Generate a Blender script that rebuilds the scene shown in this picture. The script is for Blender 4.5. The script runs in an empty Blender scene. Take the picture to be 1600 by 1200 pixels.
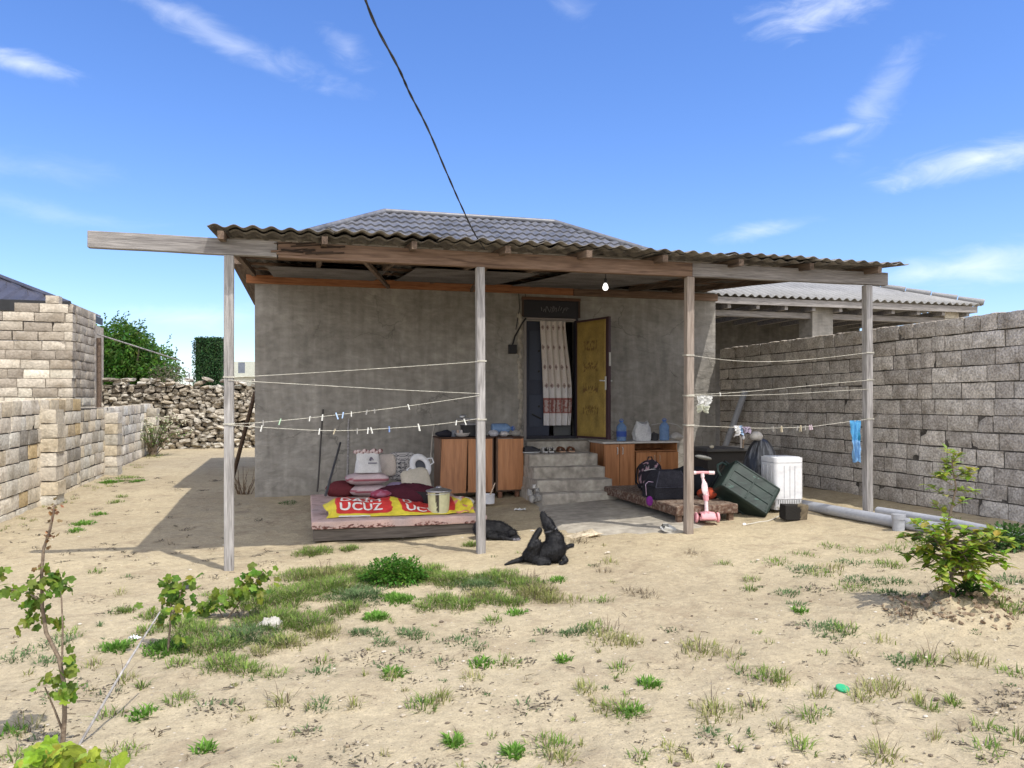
import bpy, bmesh, math, random
import numpy as np
from mathutils import Vector, Matrix, noise

random.seed(7)
rng = np.random.default_rng(11)
R = math.radians
scene = bpy.context.scene
col = scene.collection

# ------------------------------------------------------------------ camera
YAW = R(14.9)
CAMZ = 1.55
cam_d = bpy.data.cameras.new('camera')
cam = bpy.data.objects.new('camera', cam_d)
col.objects.link(cam)
cam.location = (0, 0, CAMZ)
cam.rotation_euler = (R(90), 0, -YAW)
cam_d.sensor_width = 36
cam_d.lens = 27
cam_d.shift_y = 30 / 1600
cam_d.clip_start = 0.05
cam_d.clip_end = 3000
scene.camera = cam

# ------------------------------------------------------------------ sun and sky
SUN_DIR = Vector((0.257, -0.40, 0.88)).normalized()
SUN_EL = math.asin(SUN_DIR.z)
SUN_AZ = math.atan2(SUN_DIR.x, SUN_DIR.y)
sd = bpy.data.lights.new('sun', 'SUN')
sd.energy = 2.95
sd.angle = R(0.53)
sd.color = (1.0, 0.955, 0.88)
sun = bpy.data.objects.new('sun', sd)
col.objects.link(sun)
sun.rotation_euler = SUN_DIR.to_track_quat('Z', 'Y').to_euler()
sun.location = (4, -6, 14)

scene.view_settings.view_transform = 'Standard'
scene.view_settings.look = 'None'
scene.view_settings.gamma = 1
scene.view_settings.exposure = 0.5

W = bpy.data.worlds.new('World')
scene.world = W
W.use_nodes = True
wn = W.node_tree.nodes
wl = W.node_tree.links
wn.clear()
w_out = wn.new('ShaderNodeOutputWorld')
w_bg = wn.new('ShaderNodeBackground')
w_bg.inputs['Strength'].default_value = 0.14
w_sky = wn.new('ShaderNodeTexSky')
w_sky.sky_type = 'NISHITA'
w_sky.sun_disc = False
w_sky.sun_elevation = SUN_EL
w_sky.sun_rotation = SUN_AZ
w_sky.altitude = 0
w_sky.air_density = 1.0
w_sky.dust_density = 0.1
w_sky.ozone_density = 2.2
w_hsv = wn.new('ShaderNodeHueSaturation')
w_hsv.inputs['Saturation'].default_value = 1.22
w_hsv.inputs['Value'].default_value = 1.2
wl.new(w_sky.outputs[0], w_hsv.inputs['Color'])
wl.new(w_bg.outputs[0], w_out.inputs[0])


def wmath(op, a, b=None, c=None):
    n = wn.new('ShaderNodeMath')
    n.operation = op
    for i, x in enumerate((a, b, c)):
        if x is None:
            continue
        if isinstance(x, (int, float)):
            n.inputs[i].default_value = x
        else:
            wl.new(x, n.inputs[i])
    return n.outputs[0]


w_tc = wn.new('ShaderNodeTexCoord')
w_sep = wn.new('ShaderNodeSeparateXYZ')
wl.new(w_tc.outputs['Generated'], w_sep.inputs[0])
w_az = wmath('ARCTAN2', w_sep.outputs[0], w_sep.outputs[1])
w_el = wmath('ARCSINE', w_sep.outputs[2])
w_cmb = wn.new('ShaderNodeCombineXYZ')
wl.new(wmath('MULTIPLY', w_az, 5.0), w_cmb.inputs[0])
wl.new(wmath('MULTIPLY', w_el, 13.0), w_cmb.inputs[1])
w_nz = wn.new('ShaderNodeTexNoise')
w_nz.inputs['Scale'].default_value = 3.2
w_nz.inputs['Detail'].default_value = 9
w_nz.inputs['Roughness'].default_value = 0.62
w_nz.inputs['Distortion'].default_value = 0.7
wl.new(w_cmb.outputs[0], w_nz.inputs['Vector'])
w_ns = wn.new('ShaderNodeTexNoise')
w_ns.inputs['Scale'].default_value = 1.3
w_ns.inputs['Detail'].default_value = 3
wl.new(w_cmb.outputs[0], w_ns.inputs['Vector'])
w_n1 = wmath('SUBTRACT', w_nz.outputs[0], 0.5)
w_n2 = wmath('SUBTRACT', w_ns.outputs[0], 0.5)


def wisp(az0, el0, ha, he, rot, strength, fray=1.6):
    """a cloud of half-length ha and half-height he (degrees) at azimuth az0, elevation el0"""
    a = wmath('SUBTRACT', w_az, R(az0))
    e = wmath('SUBTRACT', w_el, R(el0))
    a = wmath('ADD', a, wmath('MULTIPLY', w_n2, R(he * 2.0)))
    e = wmath('ADD', e, wmath('MULTIPLY', w_n2, R(he * 1.2)))
    c, s = math.cos(R(rot)), math.sin(R(rot))
    p = wmath('ADD', wmath('MULTIPLY', a, c / R(ha)), wmath('MULTIPLY', e, s / R(ha)))
    q = wmath('ADD', wmath('MULTIPLY', a, -s / R(he)), wmath('MULTIPLY', e, c / R(he)))
    d = wmath('ADD', wmath('MULTIPLY', p, p), wmath('MULTIPLY', q, q))
    m = wmath('SUBTRACT', 1.0, wmath('SQRT', d))
    m = wmath('ADD', m, wmath('MULTIPLY', w_n1, fray))
    n = wn.new('ShaderNodeMapRange')
    n.interpolation_type = 'SMOOTHSTEP'
    n.inputs['From Min'].default_value = 0.0
    n.inputs['From Max'].default_value = 1.5
    n.inputs['To Max'].default_value = strength
    wl.new(m, n.inputs['Value'])
    return n.outputs[0]


def azel(u, v):
    X, Z = (u - 800) / 1200, (630 - v) / 1200
    return math.degrees(math.atan(X) + YAW), math.degrees(math.atan(Z / math.hypot(1, X)))


WISPS = [(315, 42, 13.5, 1.15, -14, .52, 1.5), (545, 76, 2.6, 1.4, -30, .36, 1.8), (36, 100, 3.8, 1.0, -7, .9, 1.5),
         (1290, 10, 5.5, 1.9, 3, .95, 1.7), (1530, 248, 7.0, 1.3, 6, 1.0, 1.4), (1370, 160, 5.0, 1.9, 52, .38, 1.8),
         (1320, 202, 3.6, .7, 4, .6, 1.5), (1520, 418, 8.0, 1.6, 2, .85, 1.2), (1190, 358, 4.2, .75, 6, .55, 1.5),
         (60, 262, 6.5, 1.2, 0, .20, 1.6), (300, 498, 8.0, 1.3, 3, .55, 1.3), (90, 330, 8.0, 1.0, -4, .22, 1.5),
         (890, 8, 2.5, 1.0, -20, .28, 1.7), (330, 560, 8, 1.2, 0, .25, 1.2)]
w_sum = None
for u, v, ha, he, rot, st, fr in WISPS:
    az, el = azel(u, v)
    o = wisp(az, el, ha, he, rot, st, fr)
    o = wmath('MULTIPLY', o, .72)
    w_sum = o if w_sum is None else wmath('MAXIMUM', w_sum, o)
# broad unseen clouds added to the sky behind the photographer as fill light
w_fill_side = wn.new('ShaderNodeMapRange')
w_fill_side.interpolation_type = 'SMOOTHSTEP'
w_fill_side.inputs['From Min'].default_value = 0.15
w_fill_side.inputs['From Max'].default_value = -0.35
wl.new(w_sep.outputs[1], w_fill_side.inputs['Value'])
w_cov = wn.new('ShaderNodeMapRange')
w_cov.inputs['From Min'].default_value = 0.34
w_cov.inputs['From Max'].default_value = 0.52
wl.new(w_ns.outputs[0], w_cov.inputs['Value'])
w_fill = wmath('MULTIPLY', w_fill_side.outputs[0], w_cov.outputs[0])
w_mix = wn.new('ShaderNodeMixRGB')
wl.new(w_sum, w_mix.inputs['Fac'])
w_tone = wn.new('ShaderNodeMixRGB')
w_tone.blend_type = 'MULTIPLY'
w_tone.inputs['Fac'].default_value = 1
w_tr = wn.new('ShaderNodeValToRGB')
w_tr.color_ramp.elements[0].position = 0.0
w_tr.color_ramp.elements[0].color = (.66, .70, .86, 1)
w_tr.color_ramp.elements[1].position = 0.75
w_tr.color_ramp.elements[1].color = (.92, .81, .99, 1)
x_ = w_tr.color_ramp.elements.new(.30)
x_.color = (.84, .80, .97, 1)
wl.new(wmath('DIVIDE', w_el, R(40)), w_tr.inputs[0])
wl.new(w_tr.outputs[0], w_tone.inputs['Color2'])
wl.new(w_hsv.outputs[0], w_tone.inputs['Color1'])
wl.new(w_tone.outputs[0], w_mix.inputs['Color1'])
w_mix.inputs['Color2'].default_value = (6.4, 6.7, 7.2, 1)
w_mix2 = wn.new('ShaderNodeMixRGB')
wl.new(w_fill, w_mix2.inputs['Fac'])
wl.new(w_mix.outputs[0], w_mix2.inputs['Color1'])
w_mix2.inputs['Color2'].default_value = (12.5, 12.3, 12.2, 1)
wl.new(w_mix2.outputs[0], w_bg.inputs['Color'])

# ------------------------------------------------------------------ survey helpers
CY, SY = math.cos(YAW), math.sin(YAW)


def clamp(x, a, b):
    return a if x < a else b if x > b else x


def softplus(t, k=3.0):
    return math.log1p(math.exp(clamp(t * k, -40, 40))) / k


def gz(x, y):
    """height of the yard: it rises a little to the right and to the back"""
    xx = min(x, 7.2)
    zx = 0.05 * softplus(xx - 1.2)
    f = clamp((xx - 1.0) / 4.0, 0, 1)
    zy = 0.03 * softplus(min(y, 22.0) - 9.0) * (1 - 0.7 * f)
    return zx + zy


def at(u, v, D):
    """point at depth D in the direction of photo pixel (u, v)"""
    X = (u - 800) / 1200 * D
    return Vector((X * CY + D * SY, -X * SY + D * CY, CAMZ - (v - 630) / 1200 * D))


def on_ground(u, v, h=0.0):
    z = h
    for _ in range(25):
        D = (CAMZ - z) * 1200 / max(v - 630, 1)
        p = at(u, v, D)
        z = gz(p.x, p.y) + h
    p.z = z
    return p


def on_y(u, v, y):
    k = (u - 800) / 1200
    return at(u, v, y / (CY - k * SY))


def on_x(u, v, x):
    k = (u - 800) / 1200
    return at(u, v, x / (k * CY + SY))


def depth(p):
    return p[0] * SY + p[1] * CY


# ------------------------------------------------------------------ object helpers
class MB:
    """collects shapes, then links them as ONE mesh object"""

    def __init__(self, M=None):
        self.v, self.f, self.c = [], [], []
        self.M = M or Matrix.Identity(4)

    def add(self, vs, fs, c=(1, 1, 1), M=None):
        k = len(self.v)
        T = self.M @ M if M is not None else self.M
        self.v += [T @ Vector(p) for p in vs]
        if c and isinstance(c[0], (tuple, list)):
            self.c += list(c)
        else:
            self.c += [c] * len(vs)
        self.f += [tuple(i + k for i in f) for f in fs]
        return self

    def box(self, c, s, rot=None, col=(1, 1, 1), taper=1.0):
        x, y, z = s[0] / 2, s[1] / 2, s[2] / 2
        vs = [(-x, -y, -z), (x, -y, -z), (x, y, -z), (-x, y, -z),
              (-x * taper, -y * taper, z), (x * taper, -y * taper, z), (x * taper, y * taper, z), (-x * taper, y * taper, z)]
        fs = [(3, 2, 1, 0), (4, 5, 6, 7), (0, 1, 5, 4), (1, 2, 6, 5), (2, 3, 7, 6), (3, 0, 4, 7)]
        M = Matrix.Translation(c)
        if rot is not None:
            M = M @ (rot if isinstance(rot, Matrix) else Matrix.Rotation(rot, 4, 'Z'))
        return self.add(vs, fs, col, M)

    def span(self, a, b, col=(1, 1, 1)):
        return self.box([(p + q) / 2 for p, q in zip(a, b)], [abs(q - p) for p, q in zip(a, b)], None, col)

    def tube(self, pts, r, n=8, col=(1, 1, 1), cap=True):
        pts = [Vector(p) for p in pts]
        rs = r if isinstance(r, (list, tuple)) else [r] * len(pts)
        vs, fs = [], []
        t0 = (pts[1] - pts[0]).normalized()
        a = t0.cross(Vector((0, 0, 1)))
        if a.length < 0.1:
            a = t0.cross(Vector((0, 1, 0)))
        a.normalize()
        for i, p in enumerate(pts):
            t = (pts[min(i + 1, len(pts) - 1)] - pts[max(i - 1, 0)]).normalized()
            a = (a - t * a.dot(t))
            a.normalize()
            b = t.cross(a)
            for k in range(n):
                th = 2 * math.pi * k / n
                vs.append(p + (a * math.cos(th) + b * math.sin(th)) * rs[i])
        for i in range(len(pts) - 1):
            for k in range(n):
                k2 = (k + 1) % n
                fs.append((i * n + k, i * n + k2, (i + 1) * n + k2, (i + 1) * n + k))
        if cap:
            fs.append(tuple(range(n))[::-1])
            fs.append(tuple(range((len(pts) - 1) * n, len(pts) * n)))
        return self.add(vs, fs, col)

    def lathe(self, prof, c=(0, 0, 0), n=24, col=(1, 1, 1), rot=None, sx=1, sy=1, colf=None):
        vs, fs, cs = [], [], []
        for (r, z) in prof:
            for k in range(n):
                th = 2 * math.pi * k / n
                vs.append((r * math.cos(th) * sx, r * math.sin(th) * sy, z))
                cs.append(colf(th, z) if colf else col)
        for i in range(len(prof) - 1):
            for k in range(n):
                k2 = (k + 1) % n
                fs.append((i * n + k, i * n + k2, (i + 1) * n + k2, (i + 1) * n + k))
        fs.append(tuple(range(n))[::-1])
        fs.append(tuple(range((len(prof) - 1) * n, len(prof) * n)))
        M = Matrix.Translation(c)
        if rot is not None:
            M = M @ rot
        return self.add(vs, fs, cs, M)

    def grid(self, fn, nu, nv, colf=None, col=(1, 1, 1), wrap=False):
        vs, cs, fs = [], [], []
        for j in range(nv + 1):
            for i in range(nu + (0 if wrap else 1)):
                u, v = i / nu, j / nv
                vs.append(fn(u, v))
                cs.append(colf(u, v) if colf else col)
        w = nu if wrap else nu + 1
        for j in range(nv):
            for i in range(nu):
                i2 = (i + 1) % w if wrap else i + 1
                fs.append((j * w + i, j * w + i2, (j + 1) * w + i2, (j + 1) * w + i))
        return self.add(vs, fs, cs)

    def pillow(self, M, s, e=0.45, wr=0.012, seed=0, n=28, colf=None, col=(1, 1, 1), ez=1.0):
        """stuffed cushion, sack or bag: a squared ellipsoid with wrinkles"""
        vs, cs, fs = [], [], []
        m = n // 2
        sg = lambda t, p: math.copysign(abs(t) ** p, t)
        for j in range(m + 1):
            ph = -math.pi / 2 + math.pi * j / m
            for i in range(n):
                th = 2 * math.pi * i / n
                x = sg(math.cos(ph), ez) * sg(math.cos(th), e)
                y = sg(math.cos(ph), ez) * sg(math.sin(th), e)
                z = sg(math.sin(ph), ez)
                p = Vector((x * s[0] / 2, y * s[1] / 2, z * s[2] / 2))
                d = noise.noise(p * 9 + Vector((seed * 7.1, seed, 0))) + 0.6 * noise.noise(p * 22 + Vector((seed, 3, seed)))
                p += p.normalized() * d * wr
                vs.append(p)
                cs.append(colf(p) if colf else col)
        for j in range(m):
            for i in range(n):
                i2 = (i + 1) % n
                fs.append((j * n + i, j * n + i2, (j + 1) * n + i2, (j + 1) * n + i))
        return self.add(vs, fs, cs, M)

    def build(self, name, mat, parent=None, origin=None, smooth=None, bevel=0.0, seg=2, solid=0.0, weld=False):
        me = bpy.data.meshes.new(name)
        o = bpy.data.objects.new(name, me)
        off = Vector((0, 0, 0))
        if parent is not None:
            off = WORLD[parent.name]
            o.parent = parent
        elif origin is not None:
            off = Vector(origin)
            o.location = off
        me.from_pydata([p - off for p in self.v], [], self.f)
        at_ = me.color_attributes.new('tint', 'FLOAT_COLOR', 'POINT')
        arr = np.ones((len(self.v), 4), dtype=np.float32)
        arr[:, :3] = np.array(self.c, dtype=np.float32).reshape(-1, 3)
        at_.data.foreach_set('color', arr.ravel())
        if mat is not None:
            for m in (mat if isinstance(mat, (list, tuple)) else [mat]):
                me.materials.append(m)
        if weld:
            bm = bmesh.new()
            bm.from_mesh(me)
            bmesh.ops.remove_doubles(bm, verts=bm.verts, dist=1e-4)
            bm.to_mesh(me)
            bm.free()
        me.update()
        if smooth is not None:
            me.shade_smooth()
            if smooth < 179:
                me.set_sharp_from_angle(angle=R(smooth))
        if bevel:
            b = o.modifiers.new('bevel', 'BEVEL')
            b.width = bevel
            b.segments = seg
            b.limit_method = 'ANGLE'
            b.angle_limit = R(40)
        if solid:
            b = o.modifiers.new('solidify', 'SOLIDIFY')
            b.thickness = solid
            b.offset = 0
        col.objects.link(o)
        WORLD[o.name] = off
        return o


WORLD = {}


def tag(o, label=None, cat=None, group=None, kind=None):
    if label:
        o['label'] = label
    if cat:
        o['category'] = cat
    if group:
        o['group'] = group
    if kind:
        o['kind'] = kind
    return o


def thing(name, loc, label, cat, group=None):
    o = bpy.data.objects.new(name, None)
    o.location = loc
    o.empty_display_size = 0.1
    col.objects.link(o)
    WORLD[o.name] = Vector(loc)
    return tag(o, label, cat, group)


def copy_thing(o, loc, rz=0.0, label=None, scale=1.0):
    c = o.copy()
    col.objects.link(c)
    c.location = loc
    c.rotation_euler = (0, 0, rz)
    c.scale = (scale,) * 3
    if label:
        c['label'] = label
    for ch in list(o.children):
        d = ch.copy()
        col.objects.link(d)
        d.parent = c
        for g in list(ch.children):
            e = g.copy()
            col.objects.link(e)
            e.parent = d
    return c


def remeshed(mb, name, mat, parent=None, origin=None, voxel=0.012, smooth=6, tintf=None):
    """unite overlapping shapes into one continuous skin"""
    o = mb.build(name, mat, None, (0, 0, 0))
    m = o.modifiers.new('remesh', 'REMESH')
    m.mode = 'VOXEL'
    m.voxel_size = voxel
    s = o.modifiers.new('smooth', 'SMOOTH')
    s.iterations = smooth
    s.factor = 0.5
    bpy.context.view_layer.update()
    dg = bpy.context.evaluated_depsgraph_get()
    me = bpy.data.meshes.new_from_object(o.evaluated_get(dg))
    old = o.data
    o.modifiers.clear()
    o.data = me
    bpy.data.meshes.remove(old)
    me.name = name
    off = WORLD[parent.name] if parent is not None else Vector(origin)
    n = len(me.vertices)
    co = np.empty(n * 3, dtype=np.float32)
    me.vertices.foreach_get('co', co)
    co = co.reshape(-1, 3)
    tint = np.ones((n, 4), dtype=np.float32)
    if tintf:
        for i in range(n):
            tint[i, :3] = tintf(co[i])
    me.vertices.foreach_set('co', (co - np.array(off, dtype=np.float32)).ravel())
    a = me.color_attributes.get('tint') or me.color_attributes.new('tint', 'FLOAT_COLOR', 'POINT')
    if len(a.data) != n:
        me.color_attributes.remove(a)
        a = me.color_attributes.new('tint', 'FLOAT_COLOR', 'POINT')
    a.data.foreach_set('color', tint.ravel())
    me.materials.clear()
    me.materials.append(mat)
    me.shade_smooth()
    me.update()
    if parent is not None:
        o.parent = parent
        o.location = (0, 0, 0)
    else:
        o.location = off
    WORLD[o.name] = off
    return o


def capsule(mb, p, q, r1, r2, n=12, k=5):
    p, q = Vector(p), Vector(q)
    d = (q - p)
    L = d.length
    t = d.normalized() if L > 1e-6 else Vector((0, 0, 1))
    pts, rs = [], []
    for i in range(k + 1):
        a = math.pi / 2 * (1 - i / k)
        pts.append(p - t * (r1 * math.sin(a)))
        rs.append(max(r1 * math.cos(a), r1 * 0.02))
    for i in range(k + 1):
        a = math.pi / 2 * i / k
        pts.append(q + t * (r2 * math.sin(a)))
        rs.append(max(r2 * math.cos(a), r2 * 0.02))
    mb.tube(pts, rs, n)


def ell(mb, c, s, n=16, rot=None):
    prof = [(max(math.cos(a), 0.02), math.sin(a)) for a in [(-math.pi / 2 + math.pi * i / 10) for i in range(11)]]
    M = Matrix.Translation(c) @ (rot or Matrix.Identity(4)) @ Matrix.Diagonal((s[0], s[1], s[2], 1))
    vs, fs = [], []
    for (r, z) in prof:
        for k in range(n):
            th = 2 * math.pi * k / n
            vs.append((r * math.cos(th), r * math.sin(th), z))
    for i in range(len(prof) - 1):
        for k in range(n):
            k2 = (k + 1) % n
            fs.append((i * n + k, i * n + k2, (i + 1) * n + k2, (i + 1) * n + k))
    fs.append(tuple(range(n))[::-1])
    fs.append(tuple(range((len(prof) - 1) * n, len(prof) * n)))
    mb.add(vs, fs, (1, 1, 1), M)


# ------------------------------------------------------------------ materials
def mat(name, cols, scale=3.0, rough=0.85, bump=0.0, bscale=30.0, spec=0.3, stretch=(1, 1, 1), detail=6, fine=0.25,
        fscale=None, metal=0.0, tint=True, trans=0.0, alpha=None, distort=0.0, contrast=None, sub=0.0):
    m = bpy.data.materials.new(name)
    m.use_nodes = True
    nt = m.node_tree
    N, L = nt.nodes, nt.links
    b = N['Principled BSDF']
    b.inputs['Roughness'].default_value = rough
    b.inputs['Metallic'].default_value = metal
    b.inputs['Specular IOR Level'].default_value = spec
    tc = N.new('ShaderNodeTexCoord')
    mp = N.new('ShaderNodeMapping')
    mp.inputs['Scale'].default_value = stretch
    L.new(tc.outputs['Object'], mp.inputs['Vector'])
    n1 = N.new('ShaderNodeTexNoise')
    n1.inputs['Scale'].default_value = scale
    n1.inputs['Detail'].default_value = detail
    n1.inputs['Roughness'].default_value = 0.6
    n1.inputs['Distortion'].default_value = distort
    L.new(mp.outputs[0], n1.inputs['Vector'])
    r = N.new('ShaderNodeValToRGB')
    lo, hi = contrast or (0.3, 0.7)
    e = r.color_ramp.elements
    e[0].position, e[1].position = lo, hi
    e[0].color = (*cols[0], 1)
    e[1].color = (*cols[-1], 1)
    for i, c in enumerate(cols[1:-1]):
        x = e.new(lo + (hi - lo) * (i + 1) / (len(cols) - 1))
        x.color = (*c, 1)
    L.new(n1.outputs[0], r.inputs[0])
    out = r.outputs[0]
    n2 = N.new('ShaderNodeTexNoise')
    n2.inputs['Scale'].default_value = fscale or bscale
    n2.inputs['Detail'].default_value = 5
    L.new(mp.outputs[0], n2.inputs['Vector'])
    if fine:
        mr = N.new('ShaderNodeMapRange')
        mr.inputs['From Min'].default_value = 0.3
        mr.inputs['From Max'].default_value = 0.7
        mr.inputs['To Min'].default_value = 1 - fine
        mr.inputs['To Max'].default_value = 1 + fine
        L.new(n2.outputs[0], mr.inputs['Value'])
        mx = N.new('ShaderNodeMixRGB')
        mx.blend_type = 'MULTIPLY'
        mx.inputs['Fac'].default_value = 1
        L.new(out, mx.inputs['Color1'])
        L.new(mr.outputs[0], mx.inputs['Color2'])
        out = mx.outputs[0]
    if tint:
        a = N.new('ShaderNodeAttribute')
        a.attribute_name = 'tint'
        mx = N.new('ShaderNodeMixRGB')
        mx.blend_type = 'MULTIPLY'
        mx.inputs['Fac'].default_value = 1
        L.new(out, mx.inputs['Color1'])
        L.new(a.outputs['Color'], mx.inputs['Color2'])
        out = mx.outputs[0]
    L.new(out, b.inputs['Base Color'])
    if bump:
        n3 = N.new('ShaderNodeTexNoise')
        n3.inputs['Scale'].default_value = bscale
        n3.inputs['Detail'].default_value = 8
        L.new(mp.outputs[0], n3.inputs['Vector'])
        bp = N.new('ShaderNodeBump')
        bp.inputs['Strength'].default_value = bump
        bp.inputs['Distance'].default_value = 0.02
        L.new(n3.outputs[0], bp.inputs['Height'])
        L.new(bp.outputs[0], b.inputs['Normal'])
    if trans:
        b.inputs['Transmission Weight'].default_value = trans
        b.inputs['IOR'].default_value = 1.2
    if alpha is not None:
        b.inputs['Alpha'].default_value = alpha
    if sub:
        t = N.new('ShaderNodeBsdfTranslucent')
        L.new(out, t.inputs['Color'])
        ms = N.new('ShaderNodeMixShader')
        ms.inputs['Fac'].default_value = sub
        L.new(b.outputs[0], ms.inputs[1])
        L.new(t.outputs[0], ms.inputs[2])
        L.new(ms.outputs[0], N['Material Output'].inputs[0])
    return m


def wood(name, cols, axis, rough=0.85, bump=0.25):
    st = [14, 14, 14]
    st['xyz'.index(axis)] = 0.9
    return mat(name, cols, scale=2.2, rough=rough, bump=bump, bscale=9, stretch=st, fine=0.22, fscale=7, distort=0.6, contrast=(.28, .72))


W1 = (1, 1, 1)
GREY_W = [(.13, .12, .115), (.30, .285, .275), (.41, .395, .385)]
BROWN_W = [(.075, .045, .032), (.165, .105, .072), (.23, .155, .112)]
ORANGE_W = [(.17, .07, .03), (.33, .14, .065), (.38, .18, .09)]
MT = {}
MT['post'] = wood('weathered_post_wood', GREY_W, 'z')
MT['post_b'] = wood('brownish_post_wood', [(.15, .11, .085), (.26, .215, .18), (.34, .29, .25)], 'z')
MT['beam_g'] = wood('weathered_beam_wood', [(.13, .118, .115), (.245, .23, .22), (.33, .31, .30)], 'x')
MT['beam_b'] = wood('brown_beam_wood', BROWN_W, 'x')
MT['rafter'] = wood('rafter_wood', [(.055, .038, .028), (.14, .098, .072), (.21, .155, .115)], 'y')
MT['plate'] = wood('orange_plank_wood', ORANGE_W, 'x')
def plaster_material():
    m = mat('grey_cement_render', [(.225, .212, .19), (.28, .264, .238), (.325, .307, .278), (.375, .355, .322)], 0.85, .95, 0, 26, .15, fine=.14, fscale=7, distort=1.0)
    N, L = m.node_tree.nodes, m.node_tree.links
    b = N['Principled BSDF']
    base = b.inputs['Base Color'].links[0].from_socket
    tc = N.new('ShaderNodeTexCoord')

    def nz(scale, st=(1, 1, 1), detail=6, dist=0.0):
        mp = N.new('ShaderNodeMapping')
        mp.inputs['Scale'].default_value = st
        L.new(tc.outputs['Object'], mp.inputs[0])
        n = N.new('ShaderNodeTexNoise')
        n.inputs['Scale'].default_value = scale
        n.inputs['Detail'].default_value = detail
        n.inputs['Distortion'].default_value = dist
        L.new(mp.outputs[0], n.inputs['Vector'])
        return n.outputs[0]

    def rng_(x, a, c, lo, hi):
        r = N.new('ShaderNodeMapRange')
        for k, v in zip(('From Min', 'From Max', 'To Min', 'To Max'), (a, c, lo, hi)):
            r.inputs[k].default_value = v
        L.new(x, r.inputs['Value'])
        return r.outputs[0]

    def mul(c, f):
        x = N.new('ShaderNodeMixRGB')
        x.blend_type = 'MULTIPLY'
        x.inputs['Fac'].default_value = 1
        L.new(c, x.inputs['Color1'])
        L.new(f, x.inputs['Color2'])
        return x.outputs[0]
    c = mul(base, rng_(nz(3.0, (3.2, 3.2, .35), 5, .4), .35, .7, .86, 1.08))       # drips
    c = mul(c, rng_(nz(2.2, (1.0, 1.0, 2.6), 9, 2.2), .42, .62, .92, 1.06))            # float marks
    c = mul(c, rng_(nz(.55, (1, 1, 1), 3, 0), .55, .68, 1.0, 1.16))                    # paler patches
    wv = N.new('ShaderNodeTexVoronoi')
    wv.feature = 'DISTANCE_TO_EDGE'
    wv.inputs['Scale'].default_value = .8
    mpv = N.new('ShaderNodeVectorMath')
    mpv.operation = 'ADD'
    nv = N.new('ShaderNodeTexNoise')
    nv.inputs['Scale'].default_value = 3.0
    nv.inputs['Detail'].default_value = 5
    L.new(tc.outputs['Object'], nv.inputs['Vector'])
    L.new(tc.outputs['Object'], mpv.inputs[0])
    sc_ = N.new('ShaderNodeVectorMath')
    sc_.operation = 'SCALE'
    sc_.inputs['Scale'].default_value = .5
    L.new(nv.outputs['Color'], sc_.inputs[0])
    L.new(sc_.outputs[0], mpv.inputs[1])
    L.new(mpv.outputs[0], wv.inputs['Vector'])
    crack = rng_(wv.outputs['Distance'], .0, .010, .62, 1.0)
    gate = rng_(nz(.9, (1, 1, 1), 2), .48, .56, 0, 1)
    cm = N.new('ShaderNodeMixRGB')
    L.new(gate, cm.inputs['Fac'])
    cm.inputs['Color1'].default_value = (1, 1, 1, 1)
    L.new(crack, cm.inputs['Color2'])
    c = mul(c, cm.outputs[0])
    L.new(c, b.inputs['Base Color'])
    ad = N.new('ShaderNodeMath')
    ad.operation = 'ADD'
    L.new(nz(2.6, (1, 1, 2.2), 8, 1.6), ad.inputs[0])
    L.new(rng_(nz(38, (1, 1, 1), 6), 0, 1, 0, .22), ad.inputs[1])
    bp = N.new('ShaderNodeBump')
    bp.inputs['Strength'].default_value = .55
    bp.inputs['Distance'].default_value = .04
    L.new(ad.outputs[0], bp.inputs['Height'])
    L.new(bp.outputs[0], b.inputs['Normal'])
    return m


MT['slate'] = mat('corrugated_slate', [(.09, .083, .076), (.17, .158, .147), (.23, .215, .20)], 2.5, .9, .2, 40)
MT['slate_w'] = mat('pale_corrugated_slate', [(.21, .208, .205), (.30, .297, .293)], 1.6, .8, .15, 40, fine=.15)
MT['tile'] = mat('dark_metal_tile', [(.075, .078, .088), (.13, .133, .148), (.16, .16, .17)], 1.6, .42, .05, 12, .5, fine=.2, fscale=9)
MT['metal_dark'] = mat('dark_corrugated_metal', [(.05, .05, .062), (.075, .073, .09)], 2, .45, 0, 30, .5)
MT['plaster'] = plaster_material()
MT['concrete'] = mat('rough_concrete', [(.21, .19, .16), (.34, .31, .265), (.43, .40, .34)], 3.2, .95, .5, 22, .15, fine=.22, fscale=12)
MT['slab'] = mat('poured_slab', [(.22, .20, .17), (.33, .30, .25), (.42, .385, .32)], 1.8, .95, .35, 24, .12, fine=.2, fscale=10)
MT['limestone'] = mat('limestone_block', [(.66, .62, .56), (.92, .90, .86), (1.05, 1.03, .99)], 5, .95, .6, 34, .1, fine=.2, fscale=26)
MT['shellstone'] = mat('shell_stone_block', [(.50, .47, .43), (.78, .76, .73), (.98, .96, .94)], 6, .95, .9, 40, .1, fine=.38, fscale=45)
MT['mortar'] = mat('old_mortar', [(.045, .042, .038), (.09, .082, .074), (.15, .14, .125)], 9, 1, .6, 40, .05)
MT['mortar_l'] = mat('pale_mortar', [(.20, .175, .145), (.34, .30, .25), (.42, .38, .32)], 9, 1, .6, 40, .05)
MT['rubble'] = mat('rubble_stone', [(.55, .52, .47), (.82, .80, .75), (.98, .96, .91)], 4, .95, .6, 26, .1, fine=.25, fscale=18)
MT['darkgap'] = mat('earth_fill', [(.08, .066, .05), (.15, .125, .095)], 9, 1, .5, 30, .05)
MT['black'] = mat('black_plastic', [(.012, .012, .013), (.022, .022, .024)], 4, .5, 0, 30, .4, fine=.1)
MT['blackcloth'] = mat('black_fabric', [(.012, .012, .016), (.026, .026, .032)], 8, .9, .3, 60, .2)
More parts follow.
